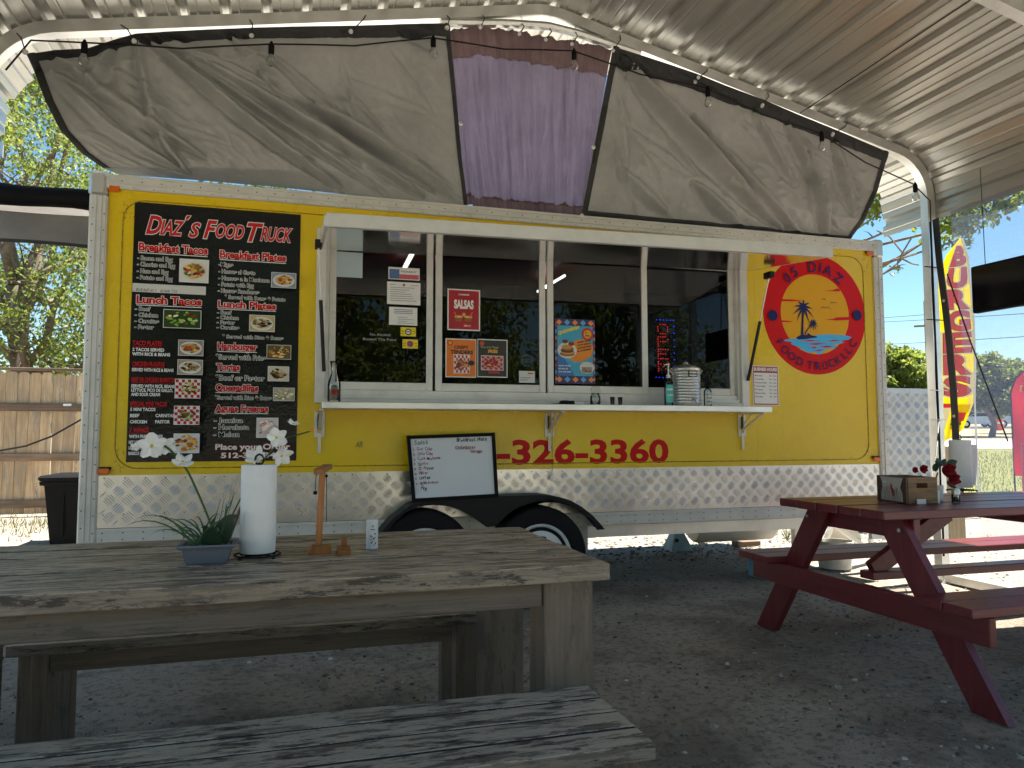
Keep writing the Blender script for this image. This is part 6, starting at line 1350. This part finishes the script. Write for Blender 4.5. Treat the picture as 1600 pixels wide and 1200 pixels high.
for (cx3, dx3, dz3, L3, W3) in (((0.0, .0, .03), -.06, .025, .06, .022), ((.03, 0, .02), .06, .03, .06, .024), ((.03, 0, -.02), .06, -.02, .055, .02), ((.02, 0, -.055), .07, -.05, .06, .015), ((-.055, 0, -.005), .01, .03, .045, .02), ((.0, 0, .02), .02, .06, .04, .02)):
    c3 = Vector((4.358,-1.6,0.9072))+Vector(cx3); part(fp, 'leaf', petal(c3, (dx3, 0, dz3), L3, W3, .2), M['dark_leaf'], smooth=True)
# ================================================================== UNDER AND BEHIND THE TRAILER
jk = thing('jack_stand', 'pale blue jack stand under the trailer right of the wheels', 'jack stand', (4.64, 1.75, 0))
jm_ = MB(); jx0 = 4.655
for (a, b, c, d) in (((-.12, -.1), (.02, -.1), (.015, -.02), (-.035, -.02)),): pass
base = [(-.115, -.10), (.115, -.10), (.115, .10), (-.115, .10)]; topb = [(-.028, -.028), (.028, -.028), (.028, .028), (-.028, .028)]
jm_.add([(jx0+p[0], 1.75+p[1], 0) for p in base]+[(jx0+p[0], 1.75+p[1], .215) for p in topb], [(0, 1, 5, 4), (1, 2, 6, 5), (2, 3, 7, 6), (3, 0, 4, 7), (4, 5, 6, 7)])
part(jk, 'pyramid_base', jm_, M['jack_blue'])
part(jk, 'ratchet_post', MB().box(jx0-.016, jx0+.016, 1.735, 1.765, .2155, .40).box(jx0-.04, jx0+.04, 1.72, 1.78, .401, .415), M['black_metal'])
part(jk, 'handle', MB().tube([(jx0-.02, 1.72, .21), (jx0-.07, 1.70, .20), (jx0-.10, 1.68, .17)], .005, 6), M['galv'])
part(jk, 'round_hole', MB().lathe((jx0-.045, 1.68, .10), [(.018, -.0), (.018, -.012)], 14, 1), M['black_metal'])
q = (3.63, 2.571, 0.1)
single('wheel_chock', MB().prism_y([(2.22, .20), (2.36, .20), (2.36, .36), (2.30, .40)], -.12, -.02), M['yellow_chock'], 'orange yellow wheel chock wedged between the two trailer tyres', 'wheel chock', (2.3, -.07, .2))
bk = thing('white_bucket', 'dirty white plastic bucket on the ground behind the red table', 'bucket', (5.45, .58, 0))
q = (5.407, 0.5027, 0)
part(bk, 'tub', MB().lathe((q[0], q[1], 0), [(.11, .001), (.125, .01), (.14, .20), (.147, .205), (.147, .225), (.138, .225), (.132, .20), (.118, .015)], 24), simple('dirty_white_plastic', (.5, .49, .44), .6, var=.3), smooth=35)
bk.location = (q[0], q[1], 0)
for o in bk.children: o.location = Vector((0, 0, 0)); o.data.transform(Matrix.Translation(Vector((5.45-q[0], .58-q[1], 0))))
q = (4.671, 0.2444, 0)
bb_ = thing('pale_blue_box', 'pale blue cardboard box with black lettering lying behind the red table leg', 'box', (q[0], q[1], 0))
part(bb_, 'carton', MB().box(q[0]-.12, q[0]+.10, q[1]-.02, q[1]+.2, .001, .105, .003), M['blue_box'])
bc = Canvas(lambda u, v, L_: (q[0]-.12+u, q[1]-.0206-.0002*L_, v)); bc.text('the', .03, .12, .05, .035, BLK, .05); bc.poly([(.16, .01), (.21, .01), (.185, .06)], BLK); part(bb_, 'print', bc, M['print'])
q = (5.42, 1.781, 0)
single('wood_block', MB().box(q[0]-.12, q[0]+.14, q[1]-.05, q[1]+.06, .0, .05, .004), M['wood_dark'], 'short timber block under the trailer support leg', 'wood block', (q[0], q[1], 0))
q = (6.292, 1.431, 0)
single('propane_cylinder', MB().lathe((q[0], q[1], 0), [(.12, .0), (.13, .03), (.15, .06), (.155, .12), (.155, .30), (.13, .36), (.06, .39), (.06, .43)], 20), simple('cream_paint', (.55, .52, .44), .5, var=.2), 'cream gas cylinder standing behind the nose of the trailer', 'gas cylinder', (q[0], q[1], 0), smooth=35)
LD = thing('folded_trestle', 'pale metal folding trestle leaning behind the red table', 'trestle', (5.3, 1.1, 0))
pA, pB = (5.749, 0.9, 0.2839), (5.915, 0.9, 0.1653)
part(LD, 'rail', MB().beam(pA, (pB[0]+.25, pB[1], .02), .05, .03), M['white_alu']); part(LD, 'rail', MB().beam((pA[0]-.02, pA[1]+.02, pA[2]), (pB[0]-.35, pB[1], .02), .04, .03), M['galv']); part(LD, 'rail', MB().beam((pA[0]+.5, pA[1]+.1, pA[2]+.02), (pA[0]+.45, pA[1]+.1, .02), .03, .03), M['galv'])
# small weeds under the trailer
wd_ = thing('weed', 'small green weed growing in gravel behind the trailer', 'weed', (5.6, 2.0, 0)); q = (6.035, 1.965, 0); wd_.location = (q[0], q[1], 0)
wl_ = MB()
for k in range(40): a = random.uniform(0, 6.3); h = random.uniform(.05, .22); r = random.uniform(.02, .14); x, y = q[0]+r*math.cos(a), q[1]+r*math.sin(a); wl_.add([(x, y, h), (x+.02, y+.01, h+.01), (x+.035, y, h+.03), (x+.01, y-.01, h+.025)], [(0, 1, 2, 3)]); wl_.tube([(q[0], q[1], 0), (x, y, h)], .0015, 3)
part(wd_, 'leaves', wl_, M['leaf_y'], kind='stuff')

# ================================================================== TREES
def make_tree(name, label, loc, H, crown, trunk_r, leafm, nleaf, ls, group=None, branches=9, seed=0, limb_to=None, bare=0):
    """crown: list of (dx, dy, z, rx, ry, rz) clumps"""
    rg = np.random.default_rng(seed); random.seed(seed); T = thing(name, label, 'tree', loc, group); L0 = Vector(loc)
    tk = MB(); top = H*.42; P = [L0+Vector((.15*math.sin(i), .12*math.cos(i*1.7), top*i/5)) for i in range(6)]; P[0] = L0.copy()
    tk.tube(P, 0, 9, rs=[trunk_r*(1.25-.12*i) for i in range(6)])
    for i, cdat in enumerate(crown):
        c = L0+Vector(cdat[:3]); a = P[random.randint(3, 5)]; pts = [a]; 
        for k in range(1, 6): f = k/5; pts.append(a.lerp(c, f)+Vector((random.uniform(-.2, .2), random.uniform(-.2, .2), random.uniform(-.1, .3)*math.sin(math.pi*f))))
        r0 = trunk_r*.42; tk.tube(pts, 0, 6, rs=[r0*(1-.15*k) for k in range(6)])
        for _ in range(branches):
            s_ = pts[random.randint(2, 5)]; d = Vector((random.gauss(0, 1)*cdat[3], random.gauss(0, 1)*cdat[4], random.gauss(0, .8)*cdat[5]))*.75; m_ = s_+d*.5+Vector((0, 0, .12*d.length)); tk.tube([s_, m_, s_+d], 0, 4, rs=[r0*.28, r0*.16, r0*.05])
    part(T, 'trunk', tk, M['bark'], smooth=True)
    V = []; wts = np.array([c[3]*c[4]*c[5] for c in crown]); wts = wts/wts.sum()
    ci = rg.choice(len(crown), nleaf, p=wts); nsub = 26
    subc = [rg.normal(0, .55, (nsub, 3)) for _ in crown]
    cr = np.array(crown); si = rg.integers(0, nsub, nleaf)
    base = np.array([subc[i][j] for i, j in zip(ci, si)]); nrm = np.linalg.norm(base, axis=1, keepdims=True); base = base/np.maximum(1, nrm/1.0)
    pos = (base+rg.normal(0, .17, (nleaf, 3)))*cr[ci, 3:6]+cr[ci, :3]+np.array(loc)
    d1 = rg.normal(0, 1, (nleaf, 3)); d1[:, 2] -= .5; d1 /= np.linalg.norm(d1, axis=1, keepdims=True); d2 = np.cross(d1, rg.normal(0, 1, (nleaf, 3))); d2 /= np.linalg.norm(d2, axis=1, keepdims=True)
    sz = ls*rg.uniform(.6, 1.3, (nleaf, 1)); v = np.stack([pos, pos+d1*sz*.5+d2*sz*.28, pos+d1*sz, pos+d1*sz*.5-d2*sz*.28], 1).reshape(-1, 3)-np.array(loc)
    me = bpy.data.meshes.new('crown'); me.vertices.add(len(v)); me.vertices.foreach_set('co', v.ravel()); me.loops.add(nleaf*4); me.loops.foreach_set('vertex_index', np.arange(nleaf*4)); me.polygons.add(nleaf); me.polygons.foreach_set('loop_start', np.arange(nleaf)*4); me.polygons.foreach_set('loop_total', np.full(nleaf, 4)); me.update(calc_edges=True); me.materials.append(leafm)
    o = bpy.data.objects.new('crown', me); COL.objects.link(o); o.parent = T; o['kind'] = 'stuff'
    return T
def clumps(n, rx, ry, z0, z1, cr, seed, top=.6):
    r_ = random.Random(seed); out = []
    for i in range(n):
        f = i/(n-1); a = i*2.4; k = math.sin(math.pi*(.18+.75*f)); out.append((rx*k*math.cos(a)*r_.uniform(.5, 1), ry*k*math.sin(a)*r_.uniform(.5, 1), z0+(z1-z0)*f, cr*r_.uniform(.7, 1.2), cr*r_.uniform(.7, 1.2), cr*r_.uniform(.5, .85)))
    return out
make_tree('shade_tree', 'big sunlit green tree behind the wooden fence left of the trailer', (-3.6, 10.5, 0), 9, clumps(17, 3.0, 2.2, 2.2, 8.2, 1.0, 3), .2, M['leaf_y'], 34000, .08, 'trees beyond the fence', seed=2)
make_tree('shade_tree', 'darker green tree further left behind the wooden fence', (-7.5, 12.5, 0), 9, clumps(12, 3.0, 2.4, 1.8, 6.2, 1.4, 5), .26, M['leaf_g'], 26000, .11, 'trees beyond the fence', seed=3)
make_tree('shade_tree', 'dense low green tree behind the fence, hidden mostly by the trailer', (-.3, 12.5, 0), 7, clumps(12, 2.8, 2.0, 1.5, 5.6, 1.5, 8), .2, M['leaf_g'], 30000, .12, 'trees beyond the fence', seed=5)
# limb overhanging from a tree behind the trailer
OV = (9.3, 8.5, 0)
lc_ = [(10.2, 4.656, 5.022), (10.01, 4.838, 4.699), (10.35, 4.513, 4.426), (10.68, 4.172, 4.357), (10.9, 3.924, 4.403), (10.78, 4.059, 3.987), (10.17, 4.686, 3.692), (9.526, 5.27, 5.589), (11.12, 3.67, 4.687)]
ovc = [(p[0]-OV[0], p[1]-OV[1], p[2], r, r, r*.6) for p, r in zip(lc_, (.6, .32, .25, .42, .42, .2, .12, .9, .5))]
make_tree('overhanging_tree', 'tree behind the trailer with leafy limb hanging past the right canopy post', OV, 7.5, ovc, .11, M['leaf_y'], 9000, .10, seed=9, branches=6)
for (dpx, dd, hh, nn, sd_, lab) in ((1412, 34, 4.1, 14000, 21, 'small bright green tree on the horizon left of the canopy post'), (1545, 52, 5.0, 16000, 22, 'bushy green tree far off right of the yellow flag'), (1590, 60, 5.0, 6000, 24, 'lower tree far off at the right edge of the view')):
    base = {1412: (24.83, 19.73, 2.098), 1545: (40.47, 29.36, 1.983), 1590: (47.53, 33.38, 2.099)}[dpx]
    z0 = terr(base[0], base[1]); make_tree('field_tree', lab, (base[0], base[1], z0), hh, clumps(10, hh*.3, hh*.3, hh*.35, hh*.9, hh*.17, sd_), .15, M['leaf_y'], nn, .22, 'small trees in the far field', seed=sd_)
# row of trees behind the viewer, which the windows mirror
for i, (x, y) in enumerate(((-7, -17), (-2.5, -19), (2, -17.5), (6.5, -19.5), (11, -17))):
    make_tree('rear_tree', ['broad tree far behind the tables, leftmost', 'broad tree behind the tables, second from left', 'broad tree behind the tables, in the middle', 'broad tree behind the tables, second from right', 'broad tree behind the tables, rightmost'][i], (x, y, 0), 8, clumps(10, 2.5, 2, 1.2, 6.6, 1.5, 40+i), .25, M['leaf_y'], 11000, .22, 'trees behind the tables', seed=40+i, branches=4)
# bare twigs
tw = MB(); random.seed(4)
tb0 = Vector((8.507,3.506,3.507))
for pts in ([(8.44, 3.565, 3.164), (8.672, 3.354, 3.239), (8.796, 3.235, 3.36), (8.852, 3.181, 3.437), (8.958, 3.075, 3.462)], [(8.796, 3.235, 3.36), (8.842, 3.19, 3.499), (8.927, 3.106, 3.699)], [(8.83, 3.202, 3.423), (8.918, 3.115, 3.34), (8.975, 3.058, 3.314)], [(8.629, 3.393, 3.839), (8.739, 3.29, 3.733), (8.842, 3.19, 3.499)]): tw.tube(pts, .012, 5)
single('bare_branch', tw, M['bark'], 'bare forked twig against the sky right of the trailer', 'branch', (8.796,3.235,3.36))
# ================================================================== UTILITY POLE AND WIRES
pb0 = (33.37, 26.74, 3.759)
UP = thing('utility_pole', 'wooden utility pole with cross arm behind the right canopy post', 'utility pole', (pb0[0], pb0[1], terr(pb0[0], pb0[1])))
pt_ = (33.48, 26.63, 8.198); part(UP, 'pole', MB().tube([(pb0[0], pb0[1], 0), (pb0[0], pb0[1], pt_[2])], .13, 8), M['wood_dark'])
ca, cb_ = Vector((32.94,27.18,6.879)), Vector((33.81,26.28,6.855)); part(UP, 'cross_arm', MB().beam(ca, cb_, .1, .1), M['wood_dark'])
wires = [[(41.53, 39.7, 9.85), (30.9, 18.96, 6.779)], [(41.53, 39.71, 9.566), (30.89, 18.97, 6.453)], [(41.49, 39.75, 7.916), (30.87, 19.01, 5.475)], [(41.46, 39.77, 6.646), (30.84, 19.05, 4.121)], [(41.45, 39.77, 6.505), (30.83, 19.06, 3.743)], [(41.44, 39.79, 5.754), (30.84, 19.04, 4.283)]]
for i, (a, b) in enumerate(wires):
    a, b = Vector(a), Vector(b); d = b-a; a2, b2 = a-d*1.5, b+d*1.2
    single('power_line', MB().tube([a2.lerp(b2, k/12)+Vector((0, 0, -.3*math.sin(math.pi*k/12))) for k in range(13)], .018, 4), M['black_metal'], ['highest overhead power line crossing behind the canopy post', 'second overhead power line from the top', 'overhead power line just below the cross arm', 'fourth overhead power line from the top', 'fifth overhead power line from the top', 'lowest overhead power line above the field trees'][i], 'power line', tuple(a2), 'power lines over the field')
# ================================================================== FLAGS
def flag(name, label, base, height, wid, colf, poles, lean=0):
    pass
DF = 17.5
fo = [Vector((9.743,2.969,3.707)), Vector((9.431,3.306,0.9962)), Vector((9.765,2.944,2.091))]
u_ax = Vector((math.cos(A-0.0), -math.sin(A-0.0), 0)).normalized(); u_ax = (Vector((9.765,2.944,2.091))-Vector((9.438,3.299,2.117))); u_ax.z = 0; ul = u_ax.length; u_ax.normalize()
zT, zB_ = (9.67,3.05,3.723)[2], (9.452,3.284,0.9963)[2]; org = Vector((9.428,3.31,2.118)); HF = zT-zB_
nf = u_ax.cross(Vector((0, 0, 1)))
def lefte(v): # v 0 bottom .. 1 top ; left and right edge in metres along u_ax
    L_ = np.interp(v, [0, .05, .5, .8, .92, 1], [.02, .0, .03, .10, .26, .50]) ; R_ = np.interp(v, [0, .06, .2, .5, .9, 1], [.12, .42, .62, .68, .62, .54]); return L_*ul/.68, R_*ul/.68
def flp(u, v, L_):
    a, b = lefte(v); s_ = a+(b-a)*u; return tuple(org+u_ax*s_+Vector((0, 0, zB_+HF*v-org.z))+nf*(.02*math.sin(u*2+v*3)+.006*L_))
FB = thing('burgers_flag', 'tall yellow feather flag with red lettering reading BURGERS beside the road', 'feather flag', tuple(org+Vector((0, 0, -org.z))+u_ax*ul*.4))
part(FB, 'flag_cloth', MB().grid(lambda u, v: flp(u, v, 0), 12, 50), (lambda t: (t.set(col=rgb('#f2d90c'), rough=.8), t)[1].m)(NT('yellow_cloth')) if False else fabric('yellow_flag_cloth', rgb('#f0d810'), .45, .8), smooth=True)
fc = Canvas(flp)
for i, ch in enumerate('SREGRUB'):
    v0 = .225+i*.107; hh = .092
    vs, fs = glyphs(ch, .05); xs = [p[0] for p in vs]; m0, m1 = min(xs), max(xs)
    for colr, off, bo, ly in ((WHT, .05, .12, 2), (rgb('#7a2424'), .0, .062, 3), (rgb('#ff7a80'), 0, .05, 4)):
        vs, fs = glyphs(ch, bo); ua, ub = (.30-.1*(i < 3)+.0, .90)
        fc.add([flp(ua+(ub-ua)*(p[0]-m0)/(m1-m0), v0+hh*p[1]/CAPH, ly) for p in vs], fs, colr)
fc.lay = 5
fc.poly([(.06, .06), (.30, .06), (.42, .17), (.02, .17)], (.75, .74, .74)); fc.poly([(.05, .165), (.40, .165), (.38, .185), (.1, .185)], rgb('#d9384a')); fc.ell(.66, .11, .2, .035, rgb('#a5702a'), 16); fc.ell(.66, .085, .2, .012, rgb('#3f7a2a'), 14); fc.ell(.66, .07, .19, .014, rgb('#d9902a'), 14); fc.rect(.55, .14, .95, .18, rgb('#e0c020')); fc.rect(.6, .10, .9, .14, rgb('#d94a4a'))
part(FB, 'flag_print', fc, M['print_cloth'])
gpole = [flp(1.0 if v > .15 else .97, v, 0) for v in (1, .95, .9, .8, .6, .4, .2)]; gb0 = tuple(Vector(gpole[-1])+Vector((0, 0, -1.6)))
part(FB, 'pole', MB().tube([(gb0[0], gb0[1], 0)]+gpole[::-1], .012, 6), M['white_plastic'])
ro = Vector((11.14,3.646,0.8946)); zR0, zR1 = (11.16,3.621,0.3432)[2], (11.25,3.515,1.864)[2]
def rfl(u, v, L_):
    wv = np.interp(v, [0, .3, .8, 1], [.45, .5, .42, .12]); l_ = np.interp(v, [0, .8, .95, 1], [0, 0, .08, .18]); return tuple(ro+u_ax*(l_+wv*u)+Vector((0, 0, zR0+.15+(zR1-zR0-.0)*v-ro.z))+nf*(.03*math.sin(v*8+u*3)+.003*L_))
RF = thing('red_flag', 'red feather flag at the right edge beyond the netting', 'feather flag', (ro.x, ro.y, 0))
part(RF, 'flag_cloth', MB().grid(lambda u, v: rfl(u, v, 0), 8, 30), fabric('red_flag_cloth', rgb('#c0202a'), .35, .8), smooth=True)
part(RF, 'pole', MB().tube([(ro.x, ro.y, 0)]+[rfl(0, v, 0) for v in (0, .4, .8, .93, 1)], .012, 6), M['black_metal'])
rc_ = Canvas(rfl); rc_.rect(.45, .28, .95, .38, WHT, 2); rc_.rect(.25, .80, .8, .86, rgb('#e0c070'), 2); part(RF, 'flag_print', rc_, M['print_cloth'])
sg = (8.5, 1.343, 0.6807)
AB = thing('red_sign_stand', 'red framed sign stand at the far right beyond the table', 'sign', (sg[0]+.25, sg[1], 0))
part(AB, 'panel', MB().beam((sg[0]-.02, sg[1], .55), (sg[0]+.58, sg[1]-.25, .55), .03, .9), simple('red_sign_paint', rgb('#b8323a'), .5)); part(AB, 'border', MB().beam((sg[0]+.02, sg[1]-.03, .95), (sg[0]+.55, sg[1]-.27, .95), .012, .03), M['white_plastic']); part(AB, 'leg', MB().beam((sg[0]+.05, sg[1], 0), (sg[0]+.05, sg[1], .12), .03, .03), M['black_metal'])
# timber post and pallet stack beyond the arch
q = (7.351, 1.285, 0.8289)
single('timber_post', MB().box(q[0]-.02, q[0]+.2, q[1]-.08, q[1]+.08, 0, q[2]+.15, .008), wood('pale_post', [rgb('#7d6a50'), rgb('#a08c6c'), rgb('#b8a684')], 2), 'short pale timber post behind the yellow flag', 'post', (q[0], q[1], 0))
# ================================================================== CARS on the far road
def car(label, loc, rz, paint, suv=False, name='parked_car', group='cars on the far road'):
    T = thing(name, label, 'car', loc, group); T.rotation_euler[2] = rz; L0 = Vector(loc)
    h = 1.75 if suv else 1.45
    side = [(-2.2, .35), (-2.25, .75), (-2.1, .95), (-1.2, 1.0), (-.6, h-.05), (-.2, h), (1.0 if not suv else 1.7, h-.02), (1.6 if not suv else 2.1, 1.05), (2.2, .98), (2.28, .7), (2.2, .35)]
    b = MB(); ys = [(-.88, 0), (-.80, .03), (.80, .03), (.88, 0)]
    def put(mb, pts): mb.v = [(x+L0.x, y+L0.y, z+L0.z) for x, y, z in mb.v]; return mb
    b.prism_y(side, -.86, .86); part(T, 'body', put(b, 0), simple('car_paint_'+str(len(bpy.data.materials)), paint, .3, .2))
    g_ = MB(); g_.prism_y([(-1.1, 1.02), (-.58, h-.1), (1.0 if not suv else 1.65, h-.1), (1.45 if not suv else 1.95, 1.04)], -.875, .875); part(T, 'side_windows', put(g_, 0), simple('car_glass', (.02, .025, .03), .08) if 'car_glass' not in bpy.data.materials else bpy.data.materials['car_glass'])
    for wx_ in (-1.4, 1.4):
        for sy in (-1, 1):
            wh = part(T, 'wheel', put(MB().lathe((wx_, sy*.8, .33), [(.33, -.1), (.33, .1)], 16, 1), 0), M['rubber']); part(wh, 'rim', put(MB().lathe((wx_, sy*.8, .33), [(.19, -.105), (.19, .105)], 12, 1), 0), M['galv'])
    return T
for (pxl, lab, pc_, suv) in ((1538, 'silver blue sedan parked on the far road behind the netting', (.45, .55, .65), False), (1500, 'dark sedan on the far road beside the yellow flag', (.05, .06, .08), False), (1580, 'dark grey van on the far road near the red flag', (.16, .17, .18), True)):
    p = {1538: (61.3, 48.06, 1.887), 1500: (63.41, 51.71, 1.937), 1580: (64.8, 48.59, 1.902)}[pxl]
    car(lab, (p[0], p[1], terr(p[0], p[1])+.09), -A, pc_, suv)
q = (54.41, 40.76, 1.025); zq = terr(q[0], q[1])
tc = thing('traffic_barrel', 'orange traffic barrel by the far road', 'traffic barrel', (q[0], q[1], zq)); part(tc, 'drum', MB().lathe((q[0], q[1], zq+.06), [(.42, 0), (.36, .02), (.34, .6), (.30, 1.2), (.1, 1.22)], 16), M['orange_plastic']); part(tc, 'white_stripe', MB().lathe((q[0], q[1], zq+.06), [(.362, .5), (.35, .66)], 16), M['white_plastic'])
# long low building behind the cars, far off
q = (96.89, 83.27, 3.845); zq = terr(q[0], q[1])
ft = thing('distant_shed', 'long low grey building far beyond the road', 'building', (q[0], q[1], zq)); part(ft, 'wall', MB().beam((q[0]-10, q[1]+9, zq+1.3), (q[0]+12, q[1]-11, zq+1.3), 6, 2.6), simple('grey_cladding', (.25, .26, .28), .7)); part(ft, 'roof', MB().beam((q[0]-10.3, q[1]+9.3, zq+2.8), (q[0]+12.3, q[1]-11.3, zq+2.8), 6.6, .3), simple('pale_roofing', (.5, .5, .5), .6))
# distant tree line so that the horizon is never bare
for i in range(16):
    a = math.radians(-60+i*14+random.uniform(-3, 3)); d = random.uniform(95, 130); x, y = 1.1+d*math.sin(a), -4.7+d*math.cos(a)
    if 36 < math.degrees(a) < 60: continue
    make_tree('horizon_tree', 'distant tree on the horizon, number %s from the left' % ['one', 'two', 'three', 'four', 'five', 'six', 'seven', 'eight', 'nine', 'ten', 'eleven', 'twelve', 'thirteen', 'fourteen', 'fifteen', 'sixteen'][i], (x, y, terr(x, y)), 8, clumps(6, 4, 4, 2, 7, 2.6, 60+i), .3, M['leaf_g'], 2500, .6, 'distant trees on the horizon', seed=60+i, branches=2)
